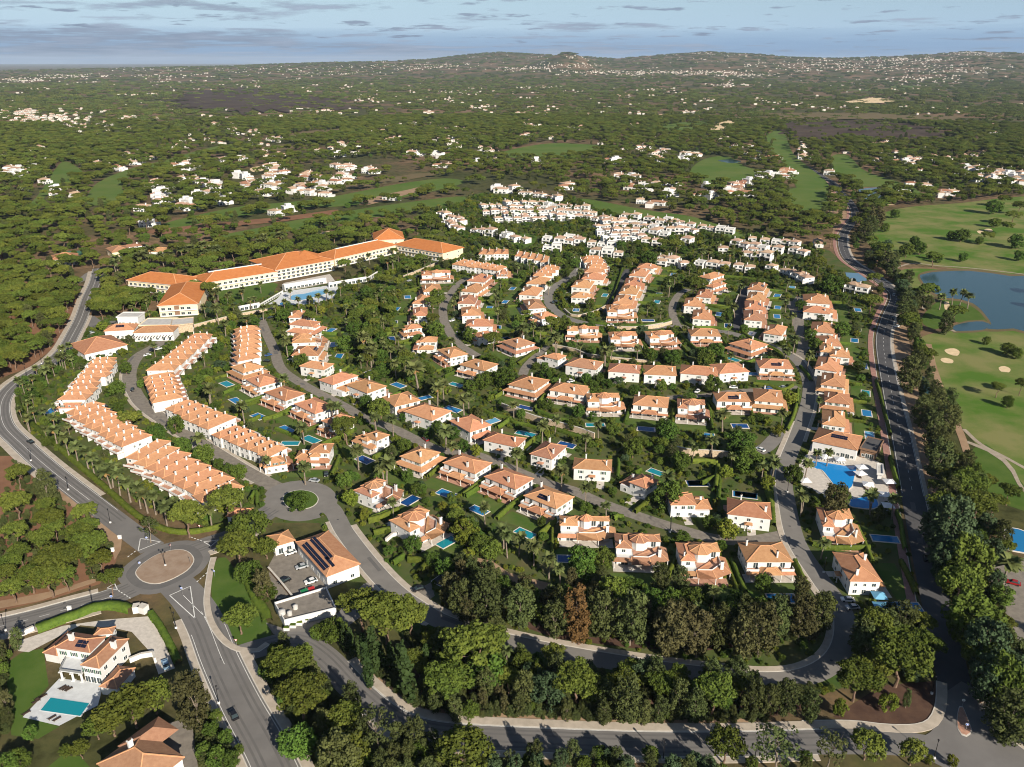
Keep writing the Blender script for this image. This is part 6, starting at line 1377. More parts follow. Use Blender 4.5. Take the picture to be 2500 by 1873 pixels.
def car(view, x, y, x2, y2, colr):
    p, q = at2(view, x, y), at2(view, x2, y2); d = q - p; rz = math.atan2(d[1], d[0])
    t = thing('parked_car', (p[0], p[1], .10), rz); put('body', CARM[colr][0], t); put('roof_panel', CARM[colr][1], t); put('glasshouse', CARG, t)
    for sx in (-1.4, 1.35):
        for sy in (-.82, .82): put('wheel', CARW, t, (sx, sy, .33))
    for sy in (-.6, .6): put('headlight', CARH, t, (-2.19, sy, .68))
    CARS.append((t, p[0], p[1], colr)); occ_disc(p, 3, B_ROAD)
for v, x, y, x2, y2, cl in (('R6', 1222, 1392, 1250, 1440, 'black'), ('R6', 1580, 615, 1615, 605, 'silver'), ('R6', 1520, 542, 1555, 530, 'white'), ('R6', 1628, 692, 1665, 680, 'white'), ('R6', 868, 1128, 880, 1165, 'pale_blue'), ('R6', 1645, 163, 1678, 168, 'silver'), ('R6', 1708, 130, 1708, 108, 'black'), ('R6', 1475, 790, 1505, 775, 'black'),
    ('R7', 475, 732, 510, 722, 'black'), ('R8', 1005, 788, 1045, 790, 'white'), ('R8', 1030, 828, 1065, 826, 'silver'), ('R8', 1872, 700, 1920, 712, 'red'), ('R8', 1415, 572, 1420, 600, 'black'), ('R3', 795, 1240, 800, 1225, 'black'), ('R3', 375, 998, 385, 985, 'white'), ('R3', 458, 1000, 485, 998, 'black'), ('R3', 515, 945, 540, 940, 'silver'), ('R3', 545, 897, 565, 893, 'silver'),
    ('R3', 1610, 1030, 1625, 1026, 'blue'), ('R3', 1600, 1066, 1615, 1068, 'black'), ('R3', 185, 1552, 205, 1562, 'black'), ('R3', 950, 993, 970, 988, 'white'), ('R3', 885, 1031, 905, 1028, 'white'), ('R3', 655, 1365, 680, 1372, 'black'), ('R3', 630, 1338, 650, 1348, 'black'), ('R3', 1010, 968, 1030, 962, 'black'), ('R3', 38, 630, 55, 628, 'white'), ('R3', 1570, 815, 1585, 812, 'black'), ('R3', 1625, 805, 1640, 802, 'black'),
    ('R5', 1428, 668, 1425, 650, 'silver'), ('R5', 1424, 808, 1426, 790, 'black'), ('R5', 1450, 858, 1465, 852, 'white'), ('R5', 870, 770, 885, 772, 'blue'), ('B3', 942, 1180, 968, 1190, 'white'), ('B3', 1180, 1362, 1178, 1390, 'silver'), ('B3', 1010, 628, 1050, 626, 'blue'), ('B3', 1140, 620, 1180, 616, 'silver'), ('A5', 1495, 1195, 1530, 1195, 'white'), ('A5', 712, 888, 735, 905, 'black'), ('A5', 752, 870, 775, 885, 'black'),
    ('A4', 1345, 1132, 1390, 1118, 'white'), ('A6', 515, 735, 530, 715, 'blue'), ('B1', 1500, 862, 1530, 885, 'red'), ('B2', 1075, 680, 1100, 672, 'white'), ('B3', 380, 655, 400, 640, 'white'), ('R6', 1490, 690, 1510, 680, 'black'), ('B3', 700, 620, 740, 622, 'white'), ('A4', 770, 590, 800, 580, 'silver'), ('A4', 880, 535, 910, 525, 'black')):
    car(v, x, y, x2, y2, cl)
CN = {'pale_blue': 'pale blue'}
rank_labels([(t, x, y) for t, x, y, c in CARS], lambda o, i: CN.get(CARS[i][3], CARS[i][3]) + ' parked car', 'car', 'parked cars')

# ------------------------------------------------------------------ lamps and signs
_mb = MB(); _mb.tube((0,0,0),(0,0,.55),.42,.36,12); LBASE = _mb.mesh('base', M['wall_white'])
_mb = MB(); _mb.tube((0,0,.5),(0,0,5.6),.11,.06,8); _mb.tube((0,0,.55),(0,0,1.4),.17,.12,8); LPOLE = _mb.mesh('pole', M['metal_black'])
_mb = MB(); _mb.tube((0,0,0),(0,0,.5),.14,.26,8); _mb.tube((0,0,.5),(0,0,.72),.30,.05,8); LHEAD = _mb.mesh('lantern', M['metal_black'])
_mb = MB(); _mb.bar((-.7,0,5.3),(.7,0,5.3),.07,.07); LARM = _mb.mesh('crossarm', M['metal_black'])
LAMPS = []
def lamp(view, x, y, double=False):
    p = at2(view, x, y); t = thing('street_lamp', (p[0], p[1], .18)); put('base', LBASE, t); put('pole', LPOLE, t)
    if double:
        put('crossarm', LARM, t)
        for s in (-.7, .7): put('lantern', LHEAD, t, (s, 0, 5.35))
    else: put('lantern', LHEAD, t, (0, 0, 5.55))
    LAMPS.append((t, p[0], p[1]))
for v, x, y in (('R6', 358, 208), ('R6', 578, 380), ('R6', 162, 55), ('R6', 486, 812), ('R6', 922, 932), ('R6', 490, 668), ('R6', 30, 945), ('R6', 1145, 1325), ('R8', 1458, 1612), ('R8', 520, 1612), ('R7', 1755, 1620), ('R8', 40, 1622), ('R3', 160, 1158), ('R3', 250, 1078), ('R8', 1445, 1275), ('R7', 1790, 430), ('R8', 80, 420), ('R8', 690, 220), ('R5', 1300, 640), ('R5', 1525, 1560), ('R8', 880, 640)):
    lamp(v, x, y)
rank_labels(LAMPS, 'black street lamp', 'street lamp', 'street lamps')
LAMPS = []; lamp('Z2', 1150, 905, True); tag(LAMPS[0][0], 'double-headed black lamp standing on the main roundabout island', 'street lamp', 'street lamps')
_mb = MB(); _mb.tube((0,0,0),(0,0,2.6),.05,.05,6); SPOLE = _mb.mesh('pole', M['metal_grey'])
def disc(m0, m1, arrow=True):
    mb = MB(); mb.tube((0,-.03,0),(0,.03,0),.42,.42,20,0); mb.tube((0,-.036,0),(0,-.031,0),.36,.36,20,1)
    if arrow: mb.box(-.05,.05,-.045,-.037,-.22,.14,0); mb.add([(-.17,-.041,.08),(.17,-.041,.08),(0,-.041,.27)], [(0,1,2)], 0)
    return mb.mesh('sign_face', [m0, m1])
SFACE = disc(M['frame_white'], M['sign_blue'])
_mb = MB(); _mb.add([(-.5,-.02,.45),(.5,-.02,.45),(0,-.02,-.42)], [(0,1,2)], 0); _mb.add([(-.34,-.03,.36),(.34,-.03,.36),(0,-.03,-.24)], [(0,1,2)], 1); _mb.add([(-.5,.0,.45),(.5,.0,.45),(0,.0,-.42)], [(2,1,0)], 2); SYIELD = _mb.mesh('sign_face', [M['sign_red'], M['frame_white'], M['metal_grey']])
for v, x, y, k, rz, lab in (('R6', 772, 485, 'b', .2, 'blue round sign on the painted island above the roundabout'), ('R6', 1125, 662, 'b', -.3, 'blue round sign at the right kerb of the roundabout'), ('R6', 955, 752, 'b', 0, 'blue round sign on the painted island below the roundabout'), ('R6', 588, 795, 'b', .4, 'blue round sign left of the roundabout by the road'), ('R6', 1048, 425, 'y', 0, 'triangular give way sign before the gatehouse'), ('R6', 1240, 1028, 'y', 0, 'triangular give way sign at the tip of the reception lawn'),
                     ('R8', 1622, 1470, 'b', -.3, 'blue round sign on the teardrop traffic island'), ('R8', 1604, 1345, 'b', 2.8, 'white-backed round sign at the tip of the traffic island'), ('R6', 735, 618, 'b', .5, 'chevron post sign at the left edge of the roundabout island'), ('R6', 895, 528, 'y', 1.5, 'small sign at the top edge of the roundabout island'), ('R6', 997, 592, 'y', -1.2, 'yellow-faced small sign at the right edge of the island'), ('R8', 1420, 185, 'y', 0, 'white triangular sign lying near the tall trees')):
    p = at2(v, x, y); t = thing('traffic_sign', (p[0], p[1], .2), rz); tag(t, lab, 'traffic sign', 'traffic signs'); put('pole', SPOLE, t); put('sign_face', SFACE if k == 'b' else SYIELD, t, (0, -.07, 2.3))
for v, x, y, lab in (('R6', 628, 462, 'white utility cabinet on the bare verge left of the roundabout'), ('R6', 590, 528, 'slim white cabinet beside the verge kerb'), ('R6', 365, 835, 'white cabinet beside the hedge of the large villa')):
    p = at2(v, x, y); mb = MB(); mb.box(-.6, .6, -.3, .3, 0, 1.3, 0); mb.box(-.68, .68, -.38, .38, 1.3, 1.4, 0); mb.box(-.03, .03, -.32, -.3, .2, 1.2, 1); o = mb.obj('utility_cabinet', [M['frame_white'], M['metal_grey']], None, loc=(p[0], p[1], .05)); tag(o, lab, 'cabinet', 'utility cabinets')

# ------------------------------------------------------------------ white apartments beyond the villas
def flat_protos():
    out = []
    for k in range(4):
        rg = random.Random(40 + k); w, d = 9.0, 8.5; parts = []
        h1 = 5.8; w2 = w * rg.uniform(.55, .75); s = rg.choice((-1, 1))
        mb = MB(); mb.box(-w/2, w/2, -d/2, d/2, 0, h1); parts.append(('wall', mb.mesh('wall', M['wall_white']), (0, 0, 0), 0))
        mb = MB(); mb.box(-w/2, w/2, -d/2 - 2.2, -d/2, 2.7, 2.9); mb.box(-w/2, w/2, -d/2 - 2.2, -d/2 - 2.05, 2.9, 3.8); mb.box(-w/2, -w/2 + .2, -d/2 - 2.05, -d/2, 0, 5.0); mb.box(w/2 - .2, w/2, -d/2 - 2.05, -d/2, 0, 5.0); parts.append(('balcony', mb.mesh('balcony', M['wall_white']), (0, 0, 0), 0))
        if k < 3:
            mb = MB(); add_hip(mb, w + .6, d + .6, h1 + .1, .34); parts.append(('roof', mb.mesh('roof', M['roof_tan']), (0, 0, 0), 0))
        else:
            mb = MB(); mb.box(-w/2 + .3, w/2 - .3, -d/2 + .3, d/2 - .3, h1, h1 + .05, 1)
            for a in ((-w/2, w/2, -d/2, -d/2 + .3), (-w/2, w/2, d/2 - .3, d/2), (-w/2, -w/2 + .3, -d/2 + .3, d/2 - .3), (w/2 - .3, w/2, -d/2 + .3, d/2 - .3)): mb.box(*a, h1, h1 + .8, 0)
            parts.append(('flat_roof', mb.mesh('flat_roof', [M['wall_white'], M['concrete']]), (0, 0, 0), 0))
        parts.append(('chimney', CHIM, (s * w * .3, d * .1, h1 + .3), 0))
        for x in (-.25, .25):
            parts.append(('glass_door', WIN['w'], (x * w, -d/2, 1.2), 0)); parts.append(('glass_door', WIN['w'], (x * w, -d/2, 4.0), 0))
        parts.append(('window', WIN['m'], (w/2, 0, 4.2), math.pi/2)); parts.append(('window', WIN['m'], (-w/2, 0, 4.2), -math.pi/2))
        out.append(parts)
    return out
FLATP = flat_protos(); FLATS = []
def flat(p, rz, s=1.0):
    t = thing('apartment_house', (p[0], p[1], 0), rz); s *= random.uniform(.8, 1.08); t.scale = (s, s, s * random.uniform(.85, 1.25))
    for nm, me, lo, r_ in random.choice(FLATP): put(nm, me, t, lo, r_)
    FLATS.append((t, p[0], p[1])); occ_disc(p, 5.0, B_HOUSE)
FL = {'R4': '915,150 1230,130 1420,150 1600,160|930,190 1220,180 1480,190 1620,200|1000,235 1250,222 1500,215 1650,232 1780,255|1600,275 1800,265 2050,290|1610,310 1850,300 2060,322|1640,348 1900,336|690,195 820,250|712,242 800,290|870,290 1010,312|1060,330 1210,355|1300,352 1480,366 1570,372|1560,376 1740,386|1590,422 1790,442|1770,205 1900,216|1910,222 2120,246|1150,72 1290,85 1400,110|1040,165 1250,155 1450,170|1060,210 1240,202 1420,203|1640,250 1820,248 2000,270|1300,395 1420,400|1420,340 1540,345|1880,360 2040,365|1700,325 1900,318|2100,270 2212,300|1980,470 2130,490',
      'R5': '0,240 160,252|0,296 160,302|170,362 250,372|200,272 350,286 500,304|460,372 640,400 760,412|520,440 720,462|250,492 420,512 630,532|10,482 170,502|560,350 720,362 860,378|800,412 930,432|680,520 800,546 920,602|380,410 480,415|560,410 680,425|1150,640 1260,660'}
for v, s in FL.items():
    for ln in s.split('|'):
        C = smooth(pts(v, ln), 1.0); L = np.concatenate([[0], np.cumsum(np.hypot(*np.diff(C, axis=0).T))]); u = 4.0
        while u < L[-1]:
            p = np.array([np.interp(u, L, C[:, 0]), np.interp(u, L, C[:, 1])]); q = np.array([np.interp(u + 2, L, C[:, 0]), np.interp(u + 2, L, C[:, 1])]); d = q - p
            rz = math.atan2(d[1], d[0]) if np.hypot(*d) > .1 else 0
            flat(p + RNG.normal(size=2) * [.6, 2.2], rz + random.uniform(-.15, .15)); u += random.uniform(9.0, 11.6)
C_ = at2('R4', 1330, 190); LAND.append(('the courtyard pool of the white apartments', *C_))
LAND += [('the white apartment hill', *at2('R4', 1100, 180)), ('the lower white apartments', *at2('R4', 1800, 300)), ('the left group of white apartments', *at2('R4', 760, 240)), ('the apartments beside the tennis court', *at2('R5', 700, 430)), ('the apartments nearest the round pine', *at2('R5', 400, 510)), ('the apartments facing the main road', *at2('R5', 800, 380)), ('the apartments with a small pool', *at2('R5', 830, 590)), ('the upper edge apartments', *at2('R4', 1280, 85))]
rank_labels(FLATS, 'white apartment house', 'house', 'white apartment houses', 8)

# ------------------------------------------------------------------ scattered white villas and far towns
def on_terrain(view, x, y):
    d = ray(*px(view, x, y)); t = 0.0; o = np.array([0, 0, CAMZ]); step = 60.0
    if d[2] < 0: t = max(0.0, min(5000.0, CAMZ / -d[2] - 400))
    while t < 16500:
        p = o + d * t
        if p[2] <= terrain_z(p[0], p[1]):
            return p[0], p[1], terrain_z(p[0], p[1])
        t += step if t > 3000 else 15
    return None
VIEW['C4'] = (0, 244, .7876)
CL = {'C4': '500,300,5,18,6 495,325,6,20,6 440,350,4,14,6 590,340,7,26,8 600,255,4,22,5 635,265,3,14,5 665,272,3,12,5 770,260,5,22,8 860,230,5,20,6 850,250,5,22,6 860,272,5,24,5 940,295,5,20,6 960,245,5,24,6 990,280,6,26,6 1020,278,4,14,6 1055,242,4,18,6 1075,215,5,20,5 1140,230,4,16,6 1085,262,4,16,6 150,60,120,120,22 60,40,40,60,10 290,75,50,110,18 400,58,12,30,5 45,230,10,40,14 120,155,6,30,8 780,105,10,40,8 1210,130,6,30,10 610,212,3,20,4', 'R1': '690,860,6,40,20 830,790,5,50,10 930,815,2,10,5 1050,765,3,25,12 1085,815,4,40,10 1180,740,4,30,20 1200,785,5,45,8 1190,815,4,40,6 1340,770,5,40,10 1340,820,4,40,10 1480,770,6,50,15 1500,730,4,30,8 1590,750,3,20,8 1300,845,4,30,8 1420,815,3,30,8 150,650,3,40,10 70,745,7,60,30 340,585,6,80,15 550,515,6,40,6 930,540,4,40,8 1080,575,4,40,10 1010,560,3,30,6 800,730,2,20,5 1720,610,4,30,10 1790,670,3,25,8 1890,680,3,25,8 1780,535,4,25,6 1860,490,4,25,6 1950,620,7,45,20 1990,560,5,40,12 2080,470,5,40,8 1590,435,8,60,10 1950,400,45,180,9 1090,375,12,80,5 670,410,8,50,6 570,415,6,60,4 150,385,10,80,8 100,345,110,130,12 290,330,110,150,10 680,330,40,150,12 1100,268,70,80,7 1250,300,110,400,20 1800,290,140,300,16 1500,320,50,200,10 1900,440,14,150,20 1450,480,6,150,15 700,300,30,200,8 1650,560,6,120,40 2100,660,6,80,30',
      'R2': '40,495,5,35,10 150,490,4,25,10 110,550,10,60,8 285,560,10,50,12 60,595,8,50,10 180,660,3,30,4 480,650,2,15,8 560,655,4,30,10 650,660,5,40,15 780,670,4,30,10 610,690,4,35,6 440,705,3,30,5 500,780,6,50,15 560,820,5,45,12 670,850,3,25,10 830,855,5,40,12 950,820,9,60,25 1100,765,6,50,10 1190,755,5,35,12 1010,800,6,50,15 1250,640,9,35,35 770,490,8,50,8 850,470,3,20,5 660,505,4,30,6 540,545,4,25,6 630,600,6,40,10 90,380,25,110,5 470,415,8,50,8 1600,630,6,50,12 1720,700,8,60,15 1850,690,8,60,20 1990,680,6,45,12 2080,580,2,20,4 1990,745,8,60,15 2120,770,10,70,25 2050,790,6,50,15 1680,855,3,25,8 1880,845,4,50,8 2200,790,6,40,20 700,316,300,300,11 400,316,120,200,12 1000,325,110,200,10 1400,285,300,350,30 1700,258,200,300,10 1900,300,150,300,30 400,240,70,300,18 900,232,80,250,12 1400,245,110,250,12 2000,232,120,200,12 100,300,110,150,12 250,285,60,120,10 1750,345,70,200,18 950,370,24,80,6 1190,450,12,100,10 1390,470,8,100,8 650,390,12,100,8 1700,390,10,200,15'}
def house_protos():
    out = []
    for k, (w, d, h, rm) in enumerate(((13, 9, 5.6, 'roof_tan'), (11, 9, 6.2, 'flat'), (15, 8, 4.6, 'roof_old'), (10, 8, 5.8, 'roof_tan'))):
        P = []; mb = MB(); mb.box(-w/2, w/2, -d/2, d/2, 0, h); P.append(('wall', mb.mesh('wall', M['wall_white']), (0, 0, 0), 0))
        mb = MB()
        if rm == 'flat': mb.box(-w/2 - .2, w/2 + .2, -d/2 - .2, d/2 + .2, h, h + .5); mb.box(-w * .2, w * .3, -d * .2, d * .4, h + .5, h + 2.6); P.append(('roof', mb.mesh('roof', M['wall_white']), (0, 0, 0), 0))
        else: add_hip(mb, w + .8, d + .8, h + .1, .36); P.append(('roof', mb.mesh('roof', M[rm]), (0, 0, 0), 0))
        mb = MB(); mb.box(w/2, w/2 + 4.5, -d * .35, d * .3, 0, h * .55); P.append(('wing', mb.mesh('wing', M['wall_white']), (0, 0, 0), 0))
        for x in (-.3, 0, .3): P.append(('glass_door', WIN['w'], (x * w, -d/2, 1.2), 0))
        P.append(('window', WIN['m'], (-w * .25, -d/2, 4.0), 0)); P.append(('window', WIN['m'], (w * .25, -d/2, 4.0), 0)); P.append(('chimney', CHIM, (w * .3, 0, h + .2), 0))
        out.append(P)
    return out
NOH = np.array(pts('D', '-50,600 180,620 430,600 700,540 900,470 1050,420 1250,425 1480,465 1790,540 1850,450 1900,600 2300,560 2300,1700 -50,1700')).tolist()
HP = house_protos(); FAR = []; HCELL = set()
for v, s in CL.items():
    for q in s.split():
        x, y, n, sx, sy = (float(t) for t in q.split(','))
        for _ in range(int(n * (1.6 if n < 30 and v != 'C4' else 1.0))):
            r_ = on_terrain(v, x + max(-2, min(2, random.gauss(0, .5))) * sx, y + max(-2, min(2, random.gauss(0, .5))) * sy)
            if r_ is None or (occupied(r_[0], r_[1], 1 | 4 | 8 | 16)): continue
            cell = (int(r_[0] // 16), int(r_[1] // 16))
            if cell in HCELL: continue
            HCELL.add(cell); FAR.append((math.hypot(r_[0], r_[1]), *r_)); occ_disc(r_[:2], 9, B_HOUSE); occ_disc((r_[0], r_[1] - 15), 10, B_HOUSE)
for _ in range(170):
    r_ = math.sqrt(random.uniform(800 ** 2, 2000 ** 2)); a_ = math.radians(random.uniform(-33, 33)); x, y = r_ * math.sin(a_), r_ * math.cos(a_)
    for k_ in range(random.choice((1, 2, 3))):
        xx, yy = x + random.gauss(0, 16) * (k_ > 0), y + random.gauss(0, 20) * (k_ > 0); cell = (int(xx // 16), int(yy // 16))
        if cell in HCELL or occupied(xx, yy, 255) or (yy > 1700 and any(in1(xx, yy, P_.tolist()) for P_, lo_, hi_ in OPENP if lo_[0] <= xx <= hi_[0] and lo_[1] <= yy <= hi_[1])) or in1(xx, yy, NOH): continue
        HCELL.add(cell); FAR.append((math.hypot(xx, yy), xx, yy, terrain_z(xx, yy))); occ_disc((xx, yy), 9, B_HOUSE); occ_disc((xx, yy - 15), 10, B_HOUSE)
for _ in range(1500):
    r_ = math.sqrt(random.uniform(1900 ** 2, 11500 ** 2)); a_ = math.radians(random.uniform(-35, 35)); x, y = r_ * math.sin(a_), r_ * math.cos(a_)
    if random.random() > .35 + .9 * hnoise(x * .9 + 3000, y * .9) or any(in1(x, y, P_) for P_, lo_, hi_ in OPENP if lo_[0] <= x <= hi_[0] and lo_[1] <= y <= hi_[1]): continue
    for k_ in range(random.choice((1, 1, 2, 4))):
        xx, yy = x + random.gauss(0, 25) * (k_ > 0), y + random.gauss(0, 30) * (k_ > 0); cell = (int(xx // 16), int(yy // 16))
        if cell in HCELL: continue
        HCELL.add(cell); FAR.append((math.hypot(xx, yy), xx, yy, terrain_z(xx, yy)))
FAR.sort()
LAND += [('the hilltop of white houses at the far left', *at2('R1', 250, 510)), ('the left fairways', *at2('D', 300, 400)), ('the fairway behind the hotel', *at2('D', 700, 450)), ('the scarred sand bank', *at2('D', 1555, 280)), ('the burnt scrub', *at2('D', 1850, 285)), ('the upper road bend', *at2('R2', 1330, 755)), ('the far fairway', *at2('D', 1200, 325)), ('the middle fairway strip', *at2('D', 1700, 350)), ('the ponds by the upper road', *at2('R2', 1540, 825)),
         ('the golf houses beyond the lake', *at2('R2', 2050, 760)), ('the white villas above the pond', *at2('R2', 1010, 800)), ('the pink villas beyond the fairway', *at2('R1', 1350, 800)), ('the villas at the left edge', *at2('R1', 70, 745)), ('the small fairway pond', *at2('R2', 940, 698)), ('the blue pond in the forest', *at2('R1', 1850, 522)), ('the long white building', *at2('R2', 90, 380)), ('the sheds beside the upper road', *at2('R2', 1250, 640)), ('the fenced plot', *at2('R2', 180, 660))]
NT = 280; FT = []
for i, (r_, x, y, z) in enumerate(FAR[:NT]):
    t = thing('country_house', (x, y, z), random.choice((-.5, -.2, 0, .25, .6, 1.2))); s_ = random.uniform(.9, 1.45); t.scale = (s_, s_, random.uniform(.9, 1.3))
    P = random.choice(HP)
    for nm, me, lo, rr in (P if r_ < 1600 else P[:3]): put(nm, me, t, lo, rr)
    FT.append((t, x, y))
rank_labels(FT, 'white country house', 'house', 'white houses among the pines', 9)
mb = MB(); rg = random.Random(3)
for r_, x, y, z in FAR[NT:]:
    k = .95; w, d, h = rg.uniform(6, 14) * k, rg.uniform(6, 9) * k, rg.choice((3, 3.5, 5, 6, 7 if r_ > 4500 else 5)); b = len(mb.V); m_ = 0
    mb.box(x - w/2, x + w/2, y - d/2, y + d/2, z - 4, z + h, 0)
    if rg.random() < .55: mb.add([(x - w/2 - .4, y - d/2 - .4, z + h), (x + w/2 + .4, y - d/2 - .4, z + h), (x + w/2 + .4, y + d/2 + .4, z + h), (x - w/2 - .4, y + d/2 + .4, z + h), (x - w/4, y, z + h + 2), (x + w/4, y, z + h + 2)], [(0,1,5,4),(1,2,5),(2,3,4,5),(3,0,4)], 1)
    for q in (-.25, .25): mb.box(x + q * w - 1.0, x + q * w + 1.0, y - d/2 - .08, y - d/2 + .02, z + h * .3, z + h * .7, 2)
stuff('far_town', mb.mesh('far_town', [M['wall_far'], M['roof_tan'], M['glass']]), 'white houses of distant towns dotted over the plain and hills', 'town')
# ------------------------------------------------------------------ scattered trees
FOP = np.zeros((650, 650), bool)          # coarse map of open ground beyond the resort, 20 m cells
for P_, a_, b_ in OPENP:
    if a_[1] > 1400 and (b_[0] - a_[0]) > 300 and False: continue
    i0, i1 = max(0, int((a_[0] + 6500) / 20)), min(650, int((b_[0] + 6500) / 20) + 1); j0, j1 = max(0, int(a_[1] / 20)), min(650, int(b_[1] / 20) + 1)
    if i1 > i0 and j1 > j0:
        X_, Y_ = np.meshgrid(np.arange(i0, i1) * 20 - 6490, np.arange(j0, j1) * 20 + 10); FOP[j0:j1, i0:i1] |= inpoly(X_, Y_, P_)
def far_open(x, y):
    i, j = int((x + 6500) / 20), int(y / 20)
    return bool(FOP[j, i]) if 0 <= i < 650 and 0 <= j < 650 else False
def visible(x, y, m_=60):
    u, v, z = project((x, y, 5.0)); return z > 5 and -m_ < u < 2500 + m_ and v < 1873 + 2.5 * m_
GARDEN = np.array(pts('D', '180,690 430,660 700,612 900,560 1000,540 1250,500 1480,540 1760,560 1880,622 1893,700 1880,780 1915,950 1945,1100 1985,1300 2010,1420 1780,1500 1300,1470 900,1400 760,1290 690,1130 560,1130 480,1150 330,1100 60,935 45,860 110,800'))
WHITE = np.array(pts('D', '900,440 1050,420 1250,430 1480,470 1780,540 1770,620 1500,590 1250,560 1000,545'))
occ_poly(GARDEN, 64); occ_poly(WHITE, 128)
rg = random.Random(11)
# the wooded wedge between the villa columns
for view, s_, n, kinds in (('D', '735,655 800,625 850,650 870,720 885,830 905,900 850,880 790,815 760,740', 75, ['broad', 'ball', 'broad', 'pine', 'palm']),):
    PL = np.array(pts(view, s_)); a, b = PL.min(0), PL.max(0); PL = PL.tolist()
    for _ in range(n * 5):
        x, y = rg.uniform(a[0], b[0]), rg.uniform(a[1], b[1])
        if n <= 0 or not in1(x, y, PL) or occupied(x, y, 1 | 2 | 4): continue
        r = rg.uniform(2.6, 4.6); k_ = rg.choice(kinds); r = 2.3 if k_ == 'palm' else r; tree(k_, x, y, r, None if k_ != 'palm' else rg.uniform(7, 11)); occ_disc((x, y), r * .7, B_TREE); n -= 1
# gardens: small trees, palms and shrubs wherever nothing stands
x0, y0 = np.minimum(GARDEN.min(0), WHITE.min(0)); x1, y1 = np.maximum(GARDEN.max(0), WHITE.max(0)); cnt = {'f': 0, 'g': 0}
for _ in range(10500):
    x, y = rg.uniform(x0, x1), rg.uniform(y0, y1)
    if not (occupied(x, y, 64) or occupied(x, y, 128)): continue
    r = rg.uniform(1.2, 2.8) if rg.random() < .8 else rg.uniform(2.8, 4.2)
    if any(occupied(x + a * r * .9, y + b * r * .9, 31) for a, b in ((0, 0), (1, 0), (-1, 0), (0, 1), (0, -1))) or occupied(x, y, 32): continue
    q = rg.random()
    if q < .17 and cnt['f'] < 130: cnt['f'] += 1; tree('palm', x, y, rg.uniform(1.7, 2.5), rg.uniform(5.5, 10)); occ_disc((x, y), 2.0, B_TREE)
    elif q < .80: tree('broad' if q < .52 else 'bright' if q < .74 else 'blue', x, y, r, 1.5 * r + rg.uniform(.2, 1.0)); occ_disc((x, y), r * .8, B_TREE)
    else: tree('olive', x, y, r * .9, 1.9 * r + .8); occ_disc((x, y), r * .7, B_TREE)
# verges, belts beside the roads and the golf course
def belt(view, s, w, n, kinds, r0, r1):
    C = smooth(pts(view, s), 2.0)
    for _ in range(n):
        i = rg.randrange(len(C)); x, y = C[i] + np.array([rg.gauss(0, w / 2.4), rg.gauss(0, w / 2.4)])
        if occupied(x, y, 31): continue
        r = rg.uniform(r0, r1); tree(rg.choice(kinds), x, y, r, None); occ_disc((x, y), r * .6, B_TREE)
belt('R5', '1290,430 1400,520 1470,620 1500,700 1480,780 1530,900 1560,1000 1550,1100 1600,1250 1660,1420 1720,1560', 16, 130, ['olive', 'broad', 'blue', 'olive'], 2.2, 4.2)
belt('R5', '1200,110 1270,200 1290,300 1230,380', 12, 40, ['olive', 'broad', 'brown'], 2.2, 4.0)
belt('R5', '1560,420 1700,460 1900,470 2100,500 2210,520', 6, 40, ['broad', 'olive'], 1.2, 2.2)
belt('R8', '1500,120 1600,350 1650,600 1720,850 1800,1100 1870,1350 1900,1480', 22, 120, ['olive', 'broad', 'blue', 'pine'], 2.4, 4.6)
belt('R7', '620,660 800,760 1000,800 1200,860 1400,870 1600,880 1800,920 2000,930 2200,920 2400,900 2540,850', 15, 110, ['olive', 'olive', 'brown', 'broad'], 2.4, 3.6)
belt('R7', '520,1100 700,1170 900,1220 1100,1260 1300,1270 1500,1290 1700,1300 1900,1310 2200,1330', 13, 120, ['olive', 'broad', 'blue', 'pine'], 1.8, 3.6)
belt('R7', '420,1260 600,1330 800,1390 1100,1400 1500,1410 1900,1410', 9, 45, ['olive', 'broad', 'brown'], .8, 1.6)
belt('R7', '60,1480 200,1600 420,1640 600,1660', 14, 60, ['olive', 'broad'], 1.6, 3.0)
belt('R8', '980,1000 1150,1050 1350,1050 1420,1180', 16, 70, ['pine', 'olive', 'broad'], 2.4, 4.4)
belt('R6', '1450,1000 1560,1400 1750,1500 1880,1640', 12, 50, ['broad', 'olive'], 1.6, 3.2)
belt('R7', '-60,1650 300,1700 900,1690 1400,1680 1900,1690 2400,1680', 9, 110, ['olive', 'broad', 'blue'], 1.0, 2.4)
belt('R6', '-30,1020 -20,1200 10,1400 40,1560', 8, 50, ['brown', 'olive', 'broad'], 1.0, 2.0)
belt('R3', '110,1290 200,1440 330,1570', 10, 50, ['broad', 'palm', 'palm'], 1.6, 2.4)
belt('R3', '300,1080 420,1040 480,1060 260,1180 160,1270', 9, 70, ['palm', 'broad', 'broad'], 1.8, 2.6)
belt('R3', '640,720 760,680 860,690 700,740 560,760', 12, 60, ['pine', 'broad', 'pine'], 3.0, 5.0)
belt('R3', '900,690 850,760 780,740', 8, 30, ['palm', 'broad'], 1.8, 2.6)
belt('R3', '1300,620 1450,650 1600,610 1300,700 1500,720', 10, 70, ['palm', 'palm', 'broad'], 1.8, 2.8)
belt('R4', '100,480 250,470 420,470 560,450 700,430 400,520 600,500', 12, 110, ['broad', 'palm', 'broad', 'pine'], 2.0, 4.0)
belt('R3', '760,560 900,500 1200,480 1500,430 1700,380', 14, 80, ['pine', 'pine', 'palm'], 3.0, 5.5)
